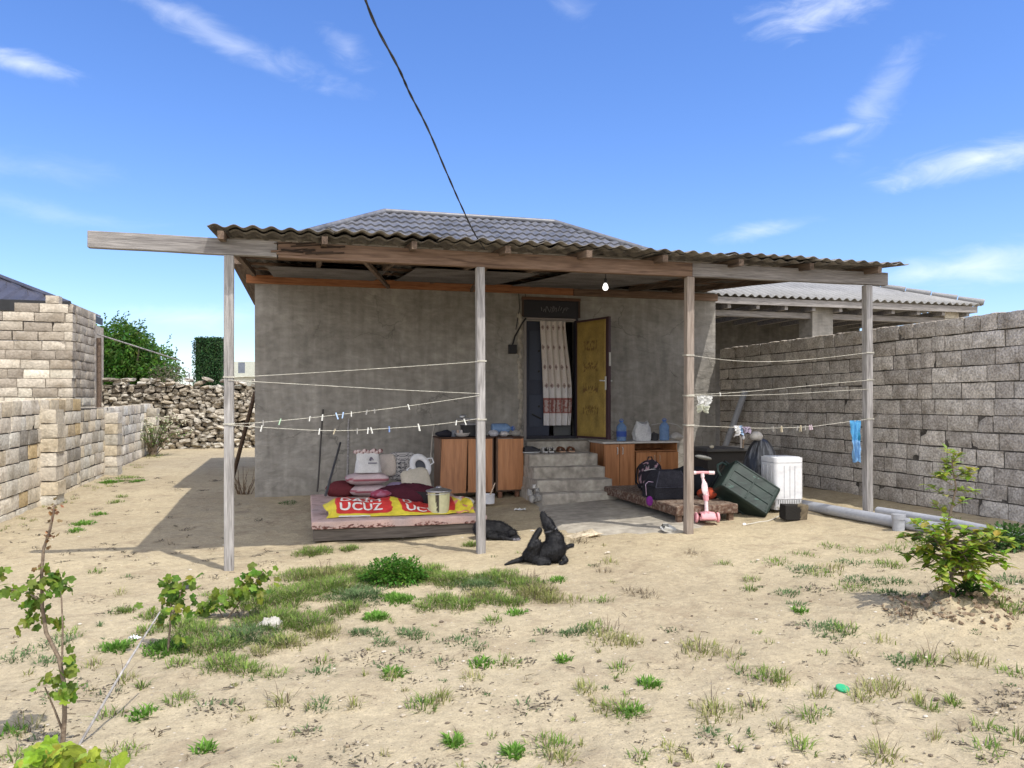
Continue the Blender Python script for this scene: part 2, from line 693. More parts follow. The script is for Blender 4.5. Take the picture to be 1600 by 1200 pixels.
MT['any'] = mat('painted_surface', [(.95, .95, .95), (1, 1, 1)], 5, .6, 0, 30, .35, fine=.06)
MT['anymatte'] = mat('dyed_fabric', [(.86, .86, .86), (1, 1, 1)], 7, .95, .3, 70, .12, fine=.1)
MT['foil'] = mat('printed_tarp', [(.78, .78, .78), (1, 1, 1)], 9, .5, .45, 11, .35, fine=.12)
MT['metal'] = mat('scuffed_metal', [(.42, .42, .42), (.62, .62, .62)], 7, .42, .1, 40, .5, metal=.75)
MT['leaf'] = mat('green_leaf', [(.65, .68, .6), (1.0, 1.0, 1.0), (1.2, 1.12, .9)], 14, .5, .15, 60, .3, fine=.18, sub=.5)
MT['hedge'] = mat('dark_hedge_leaf', [(.75, .75, .75), (1.1, 1.1, 1.1)], 3, .7, 0, 30, .2, fine=.1, sub=.15)
MT['grass'] = mat('grass_blade', [(.85, .85, .85), (1.1, 1.1, 1.1)], 2, .7, 0, 30, .2, fine=.1, sub=.35)
MT['bark'] = mat('young_bark', [(.12, .085, .06), (.25, .20, .15)], 14, .9, .4, 60, .15)

# ================================================================== GROUND
def vnoise(x, y, seed=0):
    xi, yi = np.floor(x).astype(np.int64), np.floor(y).astype(np.int64)
    fx, fy = x - xi, y - yi

    def h(a, b):
        n = (a * 374761393 + b * 668265263 + seed * 982451653) & 0x7fffffff
        n = (n ^ (n >> 13)) * 1274126177 & 0x7fffffff
        return ((n ^ (n >> 16)) & 0xffff) / 65535.0
    sx, sy = fx * fx * (3 - 2 * fx), fy * fy * (3 - 2 * fy)
    a = h(xi, yi) * (1 - sx) + h(xi + 1, yi) * sx
    b = h(xi, yi + 1) * (1 - sx) + h(xi + 1, yi + 1) * sx
    return a * (1 - sy) + b * sy - 0.5


def gz_np(x, y):
    sp = lambda t: np.log1p(np.exp(np.clip(t * 3, -40, 40))) / 3
    zx = 0.05 * sp(np.minimum(x, 7.2) - 1.2)
    f = np.clip((x - 1.0) / 4.0, 0, 1)
    return zx + 0.03 * sp(np.minimum(y, 22.0) - 9.0) * (1 - 0.7 * f)


MOUND = on_ground(1490, 955)


def axis_pts(lo, hi, step, far, n_far):
    core = np.arange(lo, hi + step / 2, step)
    g = np.geomspace(step * 2, far, n_far)
    return np.concatenate([(lo - g)[::-1], core, hi + g])


gx = axis_pts(-6.5, 8.5, 0.05, 900, 22)
gy = axis_pts(-1.0, 13.0, 0.05, 900, 22)
GX, GY = np.meshgrid(gx, gy)
GZ = gz_np(GX, GY)
near = (np.clip((GX + 9) / 2, 0, 1) * np.clip((11 - GX) / 2, 0, 1) * np.clip((24 - GY) / 4, 0, 1) * np.clip((GY + 4) / 2, 0, 1))
bump = (0.05 * vnoise(GX * .9, GY * .9, 1) + 0.035 * vnoise(GX * 2.3, GY * 2.3, 2) + 0.026 * vnoise(GX * 5.1, GY * 5.1, 3)
        + 0.014 * vnoise(GX * 11, GY * 11, 4))
dm = np.hypot((GX - MOUND.x) / 0.62, (GY - MOUND.y + .05) / 0.5)
mound = 0.085 * np.exp(-dm ** 2 * 1.3) * (1 + 1.4 * vnoise(GX * 14, GY * 14, 9))
GZ = GZ + bump * near * 0.7 + mound - 0.012
ny_, nx_ = GX.shape
gv = np.stack([GX, GY, GZ], -1).reshape(-1, 3)
ii = np.arange((ny_ - 1) * (nx_ - 1))
r_, c_ = ii // (nx_ - 1), ii % (nx_ - 1)
k0 = r_ * nx_ + c_
gf = np.stack([k0, k0 + 1, k0 + nx_ + 1, k0 + nx_], -1)


def fast_mesh(name, v, f, material, tint=None, smooth=False):
    me = bpy.data.meshes.new(name)
    me.vertices.add(len(v))
    me.vertices.foreach_set('co', v.astype(np.float32).ravel())
    sizes = np.array([len(q) for q in f]) if isinstance(f, list) else np.full(len(f), f.shape[1])
    flat = np.concatenate(f) if isinstance(f, list) else f.ravel()
    me.loops.add(len(flat))
    me.loops.foreach_set('vertex_index', flat.astype(np.int32))
    me.polygons.add(len(sizes))
    me.polygons.foreach_set('loop_start', np.concatenate([[0], np.cumsum(sizes)[:-1]]).astype(np.int32))
    me.polygons.foreach_set('use_smooth', np.full(len(sizes), smooth))
    if tint is not None:
        a = me.color_attributes.new('tint', 'FLOAT_COLOR', 'POINT')
        t = np.ones((len(v), 4), dtype=np.float32)
        t[:, :3] = tint
        a.data.foreach_set('color', t.ravel())
    me.materials.append(material)
    me.update(calc_edges=True)
    me.validate()
    o = bpy.data.objects.new(name, me)
    col.objects.link(o)
    WORLD[o.name] = Vector((0, 0, 0))
    return o


def ground_z(x, y):
    """surface height incl. the small bumps (nearest grid vertex)"""
    i = int(np.clip(np.searchsorted(gx, x), 0, nx_ - 1))
    j = int(np.clip(np.searchsorted(gy, y), 0, ny_ - 1))
    return float(GZ[j, i])


def sand_material():
    m = bpy.data.materials.new('dry_sandy_soil')
    m.use_nodes = True
    N, L = m.node_tree.nodes, m.node_tree.links
    b = N['Principled BSDF']
    b.inputs['Roughness'].default_value = 0.97
    b.inputs['Specular IOR Level'].default_value = 0.08
    tc = N.new('ShaderNodeTexCoord')

    def nz(scale, detail=6, rough=.6, st=None, dist=0):
        n = N.new('ShaderNodeTexNoise')
        n.inputs['Scale'].default_value = scale
        n.inputs['Detail'].default_value = detail
        n.inputs['Roughness'].default_value = rough
        n.inputs['Distortion'].default_value = dist
        L.new(tc.outputs['Object'], n.inputs['Vector'])
        return n.outputs[0]

    def mr(x, a, b_, c, d):
        n = N.new('ShaderNodeMapRange')
        for k, v in zip(('From Min', 'From Max', 'To Min', 'To Max'), (a, b_, c, d)):
            n.inputs[k].default_value = v
        L.new(x, n.inputs['Value'])
        return n.outputs[0]

    def mix(kind, f, a, c):
        n = N.new('ShaderNodeMixRGB')
        n.blend_type = kind
        for k, v in (('Fac', f), ('Color1', a), ('Color2', c)):
            if isinstance(v, (int, float)):
                n.inputs[k].default_value = v
            elif isinstance(v, tuple):
                n.inputs[k].default_value = (*v, 1)
            else:
                L.new(v, n.inputs[k])
        return n.outputs[0]
    c = mix('MIX', mr(nz(.55, 4), .35, .65, 0, 1), (.46, .387, .258), (.38, .315, .21))
    c = mix('MIX', mr(nz(2.6, 8, .65, dist=.8), .5, .72, 0, .75), c, (.27, .21, .14))
    c = mix('MIX', mr(nz(1.3, 6, .6), .56, .75, 0, .6), c, (.49, .415, .29))
    c = mix('MULTIPLY', 1, c, mr(nz(17, 8, .7), .3, .7, .80, 1.16))
    c = mix('MULTIPLY', 1, c, mr(nz(85, 4, .7), .3, .7, .82, 1.16))
    # scattered pebbles, shell bits and crumbs of dung and twig
    v1 = N.new('ShaderNodeTexVoronoi')
    v1.inputs['Scale'].default_value = 26
    L.new(tc.outputs['Object'], v1.inputs['Vector'])
    rnd = N.new('ShaderNodeSeparateColor')
    L.new(v1.outputs['Color'], rnd.inputs[0])
    sel = N.new('ShaderNodeMath'); sel.operation = 'GREATER_THAN'; sel.inputs[1].default_value = .80
    L.new(rnd.outputs[0], sel.inputs[0])
    peb = N.new('ShaderNodeMath'); peb.operation = 'MULTIPLY'
    L.new(mr(v1.outputs['Distance'], .12, .26, 1, 0), peb.inputs[0]); L.new(sel.outputs[0], peb.inputs[1])
    pc = mix('MIX', rnd.outputs[1], (.20, .155, .105), (.62, .56, .46))
    c = mix('MIX', peb.outputs[0], c, pc)
    v2 = N.new('ShaderNodeTexVoronoi')
    v2.inputs['Scale'].default_value = 62
    L.new(tc.outputs['Object'], v2.inputs['Vector'])
    rn2 = N.new('ShaderNodeSeparateColor')
    L.new(v2.outputs['Color'], rn2.inputs[0])
    s2 = N.new('ShaderNodeMath'); s2.operation = 'GREATER_THAN'; s2.inputs[1].default_value = .88
    L.new(rn2.outputs[0], s2.inputs[0])
    p2 = N.new('ShaderNodeMath'); p2.operation = 'MULTIPLY'
    L.new(mr(v2.outputs['Distance'], .15, .3, .85, 0), p2.inputs[0]); L.new(s2.outputs[0], p2.inputs[1])
    c = mix('MIX', p2.outputs[0], c, (.13, .105, .075))
    L.new(c, b.inputs['Base Color'])
    ad = N.new('ShaderNodeMath'); ad.operation = 'ADD'
    L.new(mr(nz(9, 9, .68), 0, 1, 0, 1), ad.inputs[0]); L.new(mr(nz(55, 6, .7), 0, 1, 0, .28), ad.inputs[1])
    ad2 = N.new('ShaderNodeMath'); ad2.operation = 'ADD'
    L.new(ad.outputs[0], ad2.inputs[0]); L.new(mr(peb.outputs[0], 0, 1, 0, .22), ad2.inputs[1])
    bp = N.new('ShaderNodeBump')
    bp.inputs['Strength'].default_value = .6
    bp.inputs['Distance'].default_value = .05
    L.new(ad2.outputs[0], bp.inputs['Height'])
    L.new(bp.outputs[0], b.inputs['Normal'])
    return m


MT['sand'] = sand_material()
ground = fast_mesh('ground', gv, gf, MT['sand'], None, True)
tag(ground, kind='structure')

# turned dark earth around the young tree
MT['soil'] = mat('turned_earth', [(.17, .12, .08), (.27, .20, .135), (.36, .275, .19)], 6, 1, .8, 30, .05, fine=.3, fscale=24)
mb = MB()
rs = random.Random(5)
for i in range(420):
    a, rr = rs.uniform(0, 6.28), math.sqrt(rs.random())
    x, y = MOUND.x + math.cos(a) * rr * .58 + rr * .08, MOUND.y - .02 + math.sin(a) * rr * .42
    s = rs.uniform(.006, .022) * (1.25 - .6 * rr)
    z = ground_z(x, y) + s * .25
    q = Matrix.Translation((x, y, z)) @ Matrix.Rotation(rs.uniform(0, 6), 4, 'Z') @ Matrix.Rotation(rs.uniform(0, 3), 4, 'X') @ Matrix.Diagonal((s * rs.uniform(.7, 1.6), s, s * rs.uniform(.5, .9), 1))
    vs = []
    for p in [(1, 0, 0), (-1, 0, 0), (0, 1, 0), (0, -1, 0), (0, 0, 1), (0, 0, -1), (.7, .7, .5), (-.7, -.6, .6), (.6, -.7, -.5)]:
        vs.append(Vector(p) * rs.uniform(.8, 1.2))
    mb.add(vs, [(0, 6, 4), (6, 2, 4), (2, 1, 4), (1, 7, 4), (7, 3, 4), (3, 0, 4), (0, 8, 5), (8, 3, 5), (3, 1, 5), (1, 2, 5), (2, 0, 5), (0, 2, 6), (0, 3, 8), (1, 3, 7)],
           tuple([rs.uniform(.7, 1.15)] * 3), q)
o = mb.build('earth_clods', MT['soil'])
tag(o, kind='stuff')

# ================================================================== BLOCK WALLS
def block_face(mb, M, w, h, t, colr, rnd, rough=.006, edge=.012, back=True):
    """one rough sawn block: x along, y into the wall, z up; front face at y = 0"""
    nx, nz = max(3, int(w / .055)), 4
    vs, fs = [], []
    ox, oz = rnd.uniform(0, 90), rnd.uniform(0, 90)
    chip = rnd.choice([None] * 12 + [(0, 0), (1, 0), (0, 1), (1, 1)])
    for j in range(nz + 1):
        for i in range(nx + 1):
            u, v = i / nx, j / nz
            x, z = u * w, v * h
            du, dv = min(u, 1 - u) * w, min(v, 1 - v) * h
            dd = max(0, edge - min(du, dv)) / edge
            y = dd * edge * .8 + noise.noise(Vector((x * 13 + ox, z * 13 + oz, 0))) * rough
            cr = 0
            if chip and abs(u - chip[0]) * w < .06 and abs(v - chip[1]) * h < .06:
                cr = 1
                y += rnd.uniform(.008, .025)
            x += noise.noise(Vector((z * 9 + ox, x * 9, 4))) * .007 + (cr * (.5 - chip[0]) * .02 if chip else 0)
            z += noise.noise(Vector((x * 7 + ox, z * 9, 8))) * .006
            vs.append((x, y, z))
    for j in range(nz):
        for i in range(nx):
            a = j * (nx + 1) + i
            fs.append((a, a + 1, a + nx + 2, a + nx + 1))
    ring = [i for i in range(nx + 1)] + [(j * (nx + 1) + nx) for j in range(1, nz + 1)] + \
           [nz * (nx + 1) + i for i in range(nx - 1, -1, -1)] + [j * (nx + 1) for j in range(nz - 1, 0, -1)]
    k = len(vs)
    vs += [(vs[i][0], t, vs[i][2]) for i in ring]
    n = len(ring)
    for i in range(n):
        i2 = (i + 1) % n
        fs.append((ring[i2], ring[i], k + i, k + i2))
    if back:
        fs.append(tuple(k + i for i in range(n)))
    mb.add(vs, fs, colr, M)


def block_wall(mb, p0, d, length, zbot, H, rows, pal, rnd, L=.39, t=.19, ntop=None, slope=0.0, jit=.004, lj=.06, gap=.015, proud=.009):
    """courses of blocks; p0 is the base at the start, d the direction, front to the right of d"""
    d = Vector((d[0], d[1], 0)).normalized()
    inn = Vector((-d.y, d.x, 0))
    B = Matrix(((d.x, inn.x, 0, p0[0]), (d.y, inn.y, 0, p0[1]), (0, 0, 1, 0), (0, 0, 0, 1)))
    for r in range(rows):
        x = -rnd.uniform(0, L)
        while x < length:
            w = L + rnd.uniform(-lj, lj)
            if rnd.random() < .16:
                w *= .55
            a, b = max(x, 0), min(x + w, length)
            if b - a > .05 and (ntop is None or r < ntop((a + b) / 2)):
                z = zbot + r * H + slope * (a + b) / 2
                c = rnd.choice(pal)
                f = rnd.uniform(.84, 1.1)
                M = B @ Matrix.Translation((a + gap / 2, rnd.uniform(-proud, proud), z + gap / 2 + rnd.uniform(-jit, jit))) @ Matrix.Rotation(rnd.uniform(-.01, .01), 4, 'Y')
                block_face(mb, M, b - a - gap, H - gap, t, tuple(q * f for q in c), rnd)
            x += w


# ---- right garden wall, grey shell-stone blocks
rnd = random.Random(21)
RW_X = 7.2
RH = .186
PAL_R = [tuple(1.62 * ((k * .5 + .18) * .6 + .4 * (c[0] * .5 + .18)) * m for k, m in zip(c, (1.0, .965, .925))) for c in [(.34, .315, .28), (.40, .37, .33), (.30, .275, .245), (.42, .40, .365), (.36, .33, .285), (.33, .295, .25), (.45, .43, .395), (.28, .25, .22)]]
wall_r = thing('block_wall', (RW_X, 7.0, .2), 'long grey shell-stone block wall closing the yard on the right', 'wall')
mb = MB()
block_wall(mb, (RW_X, 12.47), (0, -1), 10.2, .11, RH, 13, PAL_R, rnd, L=.40, lj=.05)
mb.build('block', MT['shellstone'], wall_r, smooth=50)
mb = MB()
mb.span((RW_X + .022, 2.28, -.1), (RW_X + .2, 12.46, .11 + RH * 13 - .02))
mb.build('mortar', MT['mortar'], wall_r)
mb = MB()
vs = []
for i in range(140):
    y = 12.4 - i * .0725
    s = rnd.uniform(.02, .045)
    ell(mb, (RW_X + .09 + rnd.uniform(-.03, .03), y, .11 + RH * 13 - .003), (s * 2.0, s * 1.7, rnd.uniform(.006, .02)), 8)
mb.build('mortar_cap', MT['mortar_l'], wall_r, smooth=60)

# ---- low pale wall on the left with two piers
LW_X = -3.69
PAL_L = [(.68, .62, .52), (.74, .69, .60), (.62, .57, .50), (.75, .70, .62), (.70, .62, .49), (.60, .57, .51), (.64, .62, .57), (.54, .50, .43)]
PAL_L2 = PAL_L * 2 + [(.58, .46, .28), (.54, .45, .32), (.34, .32, .29)]
wall_l = thing('low_block_wall', (LW_X, 13, .1), 'low cream limestone block wall with piers along the left side', 'wall')
mb = MB()
block_wall(mb, (LW_X, 8.0), (0, 1), 6.4, -.12, .205, 8, PAL_L2, rnd, L=.40, slope=.018)
block_wall(mb, (LW_X - .012, 14.42), (0, 1), 6.3, .0, .205, 7, PAL_L, rnd, L=.40, slope=.018)
for y0, n, z0 in ((12.35, 7, .02), (16.0, 6, .14), (19.9, 6, .2)):
    for r in range(n):
        M = Matrix(((1, 0, 0, LW_X - .10), (0, 1, 0, y0 + rnd.uniform(-.012, .012)), (0, 0, 1, z0 + r * .207), (0, 0, 0, 1)))
        c = rnd.choice(PAL_L2 if y0 < 13 else PAL_L)
        block_face(mb, M, rnd.uniform(.28, .32), .193, .38, tuple(.86 * q for q in c), rnd, .006)
mb.build('block', MT['limestone'], wall_l, smooth=50)
mb = MB()
mb.span((LW_X - .2, 8.02, -.1), (LW_X - .022, 14.38, 1.50))
mb.span((LW_X - .2, 14.39, -.1), (LW_X - .03, 20.7, 1.46))
mb.build('mortar', MT['mortar'], wall_l)

# ---- tall unfinished wall corner behind it
PAL_T = [(.40, .355, .30), (.46, .415, .355), (.36, .32, .275), (.52, .475, .41)]
PAL_T2 = [(.62, .58, .50), (.66, .62, .54), (.58, .53, .44)]
tall = thing('tall_block_wall', (-5.5, 15.4, 0), 'tall ragged wall corner of brown and cream blocks on the left', 'wall')
mb = MB()
tp = lambda s: 20 if s > 4.3 else (19 if s > 3.2 else (18 if s > 2.6 else 16))
for r in range(20):
    pal = PAL_T2 if r < 10 else PAL_T
    block_wall(mb, (-9.2, 14.7), (1, 0), 5.3, .04 + r * .161, .161, 1, pal + ([PAL_T[3]] if r in (9, 10, 11) else []) + ([PAL_T2[0]] if 10 <= r < 13 else []), rnd, L=.42,
               ntop=lambda s, r=r: 1 if r < tp(s) else 0)
    block_wall(mb, (-3.9, 14.9), (0, 1), 1.3, .05 + r * .161, .161, 1, pal, rnd, L=.34)
M = Matrix.Translation((-4.32, 14.7, 3.26))
block_face(mb, M, .2, .13, .2, PAL_T[1], rnd)
mb.build('block', MT['limestone'], tall, smooth=50)
mb = MB()
mb.span((-9.2, 14.725, -.1), (-4.10, 14.87, 2.55))
mb.span((-4.09, 14.725, -.1), (-3.93, 16.18, 3.16))
mb.build('mortar', MT['mortar_l'], tall)
mb = MB()
mb.tube([(-3.86, 16.26, .1), (-3.87, 16.27, 2.8)], .045, 8)
mb.build('edge_post', MT['rafter'], tall, smooth=40)
mb = MB()
p, q = Vector((-3.86, 16.1, 2.86)), Vector((-2.6, 17.5, 2.45))
mb.tube([p, p.lerp(q, .5), q], .015, 8)
o = mb.build('wooden_rail', MT['post'], None, p, smooth=40)
tag(o, 'thin pale wooden rail jutting from the tall wall corner towards the bush', 'rail')

# ---- rubble field-stone wall at the back
PAL_S = [(.46, .42, .36), (.40, .36, .31), (.54, .50, .44), (.42, .37, .30), (.34, .31, .26), (.58, .55, .50)]
rub = thing('rubble_wall', (-3, 22, .35), 'dry rubble wall of loose field stones at the back of the yard', 'wall')
mb = MB()


def stone(mb, c, s, colr, rnd):
    q = Matrix.Translation(c) @ Matrix.Rotation(rnd.uniform(-.35, .35), 4, 'Y') @ Matrix.Rotation(rnd.uniform(-.4, .4), 4, 'Z')
    bm = bmesh.new()
    bmesh.ops.create_icosphere(bm, subdivisions=2, radius=1)
    o1 = Vector((rnd.uniform(0, 99), rnd.uniform(0, 99), rnd.uniform(0, 99)))
    vs = []
    for v in bm.verts:
        p = v.co
        e = Vector([math.copysign(abs(x) ** .5, x) for x in p])
        e *= 1 + .42 * noise.noise(p * 1.3 + o1) + .16 * noise.noise(p * 3.5 + o1)
        vs.append((e.x * s[0], e.y * s[1], e.z * s[2]))
    fs = [tuple(v.index for v in f.verts) for f in bm.faces]
    bm.free()
    mb.add(vs, fs, colr, q)


z = .28
row = 0
while z < 2.18:
    h = rnd.uniform(.095, .16)
    x = -7.2 + rnd.uniform(0, .3)
    while x < 1.6:
        w = rnd.uniform(.10, .31)
        f = rnd.uniform(.8, 1.15)
        if not (z > 2.0 and rnd.random() < .3):
            c = tuple(k * f for k in rnd.choice(PAL_S))
            stone(mb, (x + w / 2, 22 + rnd.uniform(-.06, .06) - .03 * (2.2 - z), z + h / 2 + rnd.uniform(-.03, .03)), (w * .47, rnd.uniform(.13, .22), h * .5), c, rnd)
        x += w * .9
    z += h * .86
mb.build('stone', MT['rubble'], rub, smooth=22)
mb = MB()
mb.span((-7.2, 22.02, .1), (1.6, 22.3, 2.02))
mb.build('earth_fill', MT['darkgap'], rub)

# ================================================================== NEIGHBOURING BUILDINGS
def hip_roof(mb, x0, x1, y0, y1, z0, ry0, rx0, rx1, zr, over=0.0):
    ym = ry0
    vs = [(x0, y0, z0), (x1, y0, z0), (x1, y1, z0), (x0, y1, z0), (rx0, ym, zr), (rx1, ym, zr)]
    mb.add(vs, [(0, 1, 5, 4), (1, 2, 5), (2, 3, 4, 5), (3, 0, 4)])


def ribbed_slope(mb, e0, e1, r0, r1, pitch, amp, rows=1, step=.0, nrow=4, colr=W1, kind='sin'):
    """a ribbed roof face between the eave e0-e1 and the ridge r0-r1 (a trapezoid), ribs run up the slope"""
    e0, e1, r0, r1 = map(Vector, (e0, e1, r0, r1))
    ex = (e1 - e0).normalized()
    W_ = (e1 - e0).length
    a0, a1 = (r0 - e0).dot(ex), (r1 - e0).dot(ex)
    up = (r0 - e0) - ex * a0
    Ls = up.length
    up.normalize()
    n = ex.cross(up).normalized()
    nx = max(8, int(W_ / pitch * (8 if kind == 'sin' else 6)))
    ts = []
    for k in range(rows):
        m = nrow
        for i in range(m + 1):
            ts.append((k + i / m * .999) / rows)
    vs = []
    for t in ts:
        lo, hi = a0 * t, W_ + (a1 - W_) * t
        fr = (t * rows) % 1.0
        off = step * (1 - fr) if step else 0
        for i in range(nx + 1):
            x = clamp(W_ * i / nx, lo, hi)
            ph = x / pitch
            if kind == 'sin':
                hgt = amp * math.sin(2 * math.pi * ph)
            else:
                q = ph % 1.0
                hgt = amp if q < .18 else 0
            vs.append(e0 + ex * x + up * (Ls * t) + n * (hgt + off))
    fs = []
    for j in range(len(ts) - 1):
        for i in range(nx):
            a = j * (nx + 1) + i
            fs.append((a, a + 1, a + nx + 2, a + nx + 1))
    mb.add(vs, fs, colr)


# left neighbour: pale block house under a dark metal roof
nb = thing('neighbour_house', (-8.5, 18, .3), 'neighbour house of white blocks under a dark ribbed metal roof at the left edge', 'house')
mb = MB()
block_wall(mb, (-12.0, 18.0), (1, 0), 6.9, .3, .2, 16, [(.66, .66, .66), (.74, .73, .72), (.60, .60, .60)], rnd, L=.4)
mb.build('wall', MT['limestone'], nb, smooth=50)
mb = MB()
mb.span((-12, 18.03, .2), (-5.12, 22.0, 3.5))
mb.build('wall_core', MT['mortar_l'], nb)
mb = MB()
ribbed_slope(mb, (-12.6, 17.6, 3.58), (-4.74, 17.6, 3.58), (-9.2, 19.9, 4.5), (-7.0, 19.9, 4.5), .30, .045, kind='trap')
ribbed_slope(mb, (-4.74, 17.6, 3.58), (-4.74, 20.3, 3.58), (-7.0, 19.9, 4.5), (-7.0, 19.901, 4.5), .30, .045, kind='trap')
mb.build('roof', MT['metal_dark'], nb)
mb = MB()
mb.tube([(-4.74, 17.6, 3.61), (-7.0, 19.9, 4.53)], .05, 6)
mb.build('hip_cap', MT['metal_dark'], nb)
mb = MB()
mb.span((-12.6, 17.56, 3.42), (-4.70, 17.60, 3.64))
mb.span((-4.78, 17.65, 3.42), (-4.74, 20.3, 3.575))
mb.build('fascia', MT['black'], nb)

# right neighbour: open shed with pale slate roof
shed = thing('open_shed', (10.3, 13, .3), 'open shed with pale corrugated hip roof beyond the right wall', 'shed')
SY0, SZ = 12.95, 3.60
sx0, sx1 = 7.4, 13.6
mb = MB()
ribbed_slope(mb, (sx0 - 3, SY0, SZ), (sx1, SY0, SZ), (sx0 - 1, SY0 + 3.1, SZ + 1.12), (sx1 - 3.1, SY0 + 3.1, SZ + 1.12), .177, .026, nrow=3)
ribbed_slope(mb, (sx1, SY0, SZ), (sx1, SY0 + 6.2, SZ), (sx1 - 3.1, SY0 + 3.1, SZ + 1.12), (sx1 - 3.1, SY0 + 3.101, SZ + 1.12), .177, .026, nrow=3)
mb.build('roof', MT['slate_w'], shed, solid=.01, smooth=60)
mb = MB()
for i in range(9):
    t0, t1 = i / 9, (i + .96) / 9
    a = Vector((sx1 + .02, SY0 - .02, SZ + .05)).lerp(Vector((sx1 - 3.1, SY0 + 3.1, SZ + 1.17)), t0)
    b = Vector((sx1 + .02, SY0 - .02, SZ + .05)).lerp(Vector((sx1 - 3.1, SY0 + 3.1, SZ + 1.17)), t1)
    mb.tube([a, b], [.065, .045], 8)
mb.build('hip_tile', MT['slate_w'], shed, smooth=50)
mb = MB()
mb.span((sx0 - 3, SY0 + .05, SZ - .16), (sx1 - .08, SY0 + .10, SZ - .035))
mb.span((sx0 - 3, SY0 + .35, SZ - .36), (sx1 - .15, SY0 + .47, SZ - .25))
for i in range(12):
    x = sx1 - .3 - i * .62
    mb.span((x, SY0 + .11, SZ - .235), (x + .07, SY0 + 3.0, SZ - .14))
mb.span((sx1 - .12, SY0 + .11, SZ - .16), (sx1 - .08, SY0 + 6, SZ - .05))
mb.build('timber_frame', MT['beam_g'], shed)
mb = MB()
mb.span((9.72, SY0 + .3, .2), (10.2, SY0 + .74, SZ - .10))
mb.build('pillar', MT['plaster'], shed, bevel=.01)
mb = MB()
for r in range(17):
    M = Matrix.Translation((12.95, SY0 + .3, .3 + r * .19))
    block_face(mb, M, .45, .18, .4, (.66, .63, .58), rnd)
mb.build('pillar', MT['limestone'], shed, smooth=50)
mb = MB()
mb.span((7.55, SY0 + 3.2, .2), (13.2, SY0 + 3.3, SZ + .9), (.42, .42, .43))  # dark tint stands in for the shade inside the shed
mb.build('back_wall', MT['plaster'], shed)

# far pale house
p = at(375, 585, 62)
far = thing('far_house', (p.x, p.y, .3), 'small pale far-off house beyond the back wall, beside the clipped green hedge', 'house')
mb = MB()
mb.box((p.x + 2.2, p.y + 2, 1.6), (7.5, 4, 4.2), -YAW)
mb.build('wall', mat('cream_render', [(.42, .43, .38), (.48, .48, .43)], 1, .9, .1), far)
mb = MB()
mb.box((p.x + 2.2, p.y + 2, 4.3), (7.9, 4.6, 1.25), -YAW, taper=.94)
mb.build('roof', mat('pale_green_metal', [(.40, .42, .36), (.46, .47, .41)], 1, .7), far)
q = at(376, 573, 61)
mb = MB()
mb.box((q.x + .1, q.y - .4, q.z - .1), (.5, .12, .85), -YAW)
mb.build('window', mat('dull_glass', [(.10, .12, .15), (.16, .18, .22)], 2, .3), far)
mb = MB()
q = at(132 / 3.81 + 248, 585, 40)
p = Vector((at(296, 590, 34).x, at(296, 590, 34).y, .3))
mb.tube([p, p + Vector((0, 0, 2.6))], .03, 6)
o = mb.build('metal_pole', MT['metal'], None, p)
tag(o, 'thin bare metal pole standing left of the clipped hedge', 'pole')

# ================================================================== THE HOUSE
HX0, HX1, HY = -0.79, 7.14, 12.5
HT = 3.55
house = thing('house', ((HX0 + HX1) / 2, HY, .1), 'single-storey grey cement-rendered house with dark tiled hip roof', 'house')
DX0, DX1, DZ0, DZ1, TZ1 = 3.53, 4.50, .945, 2.985, 3.30
mb = MB()
mb.span((HX0, HY, -.2), (DX0 - .0, HY + .3, HT))
mb.span((DX1, HY, -.2), (HX1, HY + .3, HT))
mb.span((DX0, HY + .003, -.2), (DX1, HY + .297, DZ0))
mb.span((DX0, HY + .003, TZ1), (DX1, HY + .297, HT - .003))
mb.span((HX0 + .002, HY + .3, -.2), (HX0 + .3, 17.2, HT - .002))
mb.span((HX1 - .3, HY + .3, -.2), (HX1 - .002, 17.2, HT - .002))
mb.span((HX0 + .3, 16.9, -.2), (HX1 - .3, 17.198, HT - .002))
mb.build('wall', MT['plaster'], house)
mb = MB()
mb.span((HX0 + .3, HY + .3, DZ0 - .1), (HX1 - .3, 16.9, DZ0 - .01))
mb.span((HX0 + .3, HY + .3, 3.36), (HX1 - .3, 16.9, 3.5))
mb.build('interior', MT['anymatte'], house)
mb = MB()
mb.span((2.6, 14.6, DZ0), (5.6, 14.7, 3.35), (.30, .28, .26))
mb.build('inner_wall', MT['anymatte'], house)
# tiled roof
EZ = 3.80
ex0, ex1, ey0, ey1 = -1.1, 7.25, 12.2, 17.25
ry, rz = 14.72, 5.17
rx0, rx1 = 1.42, 4.80
mb = MB()
ribbed_slope(mb, (ex0, ey0, EZ), (ex1, ey0, EZ), (rx0, ry, rz), (rx1, ry, rz), .165, .015, rows=9, step=.032, nrow=4)
ribbed_slope(mb, (ex1, ey0, EZ), (ex1, ey1, EZ), (rx1, ry, rz), (rx1, ry + .001, rz), .19, .018, rows=8, step=.032, nrow=3)
ribbed_slope(mb, (ex0, ey1, EZ), (ex0, ey0, EZ), (rx0, ry, rz), (rx0, ry - .001, rz), .19, .018, rows=8, step=.032, nrow=3)
ribbed_slope(mb, (ex1, ey1, EZ), (ex0, ey1, EZ), (rx1, ry, rz), (rx0, ry, rz), .19, .018, rows=8, step=.032, nrow=2)
roof = mb.build('roof', MT['tile'], house, smooth=45)
mb = MB()
for a, b in (((ex0, ey0, EZ + .03), (rx0, ry, rz + .03)), ((rx0, ry, rz + .03), (rx1, ry, rz + .03)), ((rx1, ry, rz + .03), (ex1, ey0, EZ + .03)),
             ((rx1, ry, rz + .03), (ex1, ey1, EZ + .03)), ((rx0, ry, rz + .03), (ex0, ey1, EZ + .03))):
    mb.tube([a, b], .05, 8)
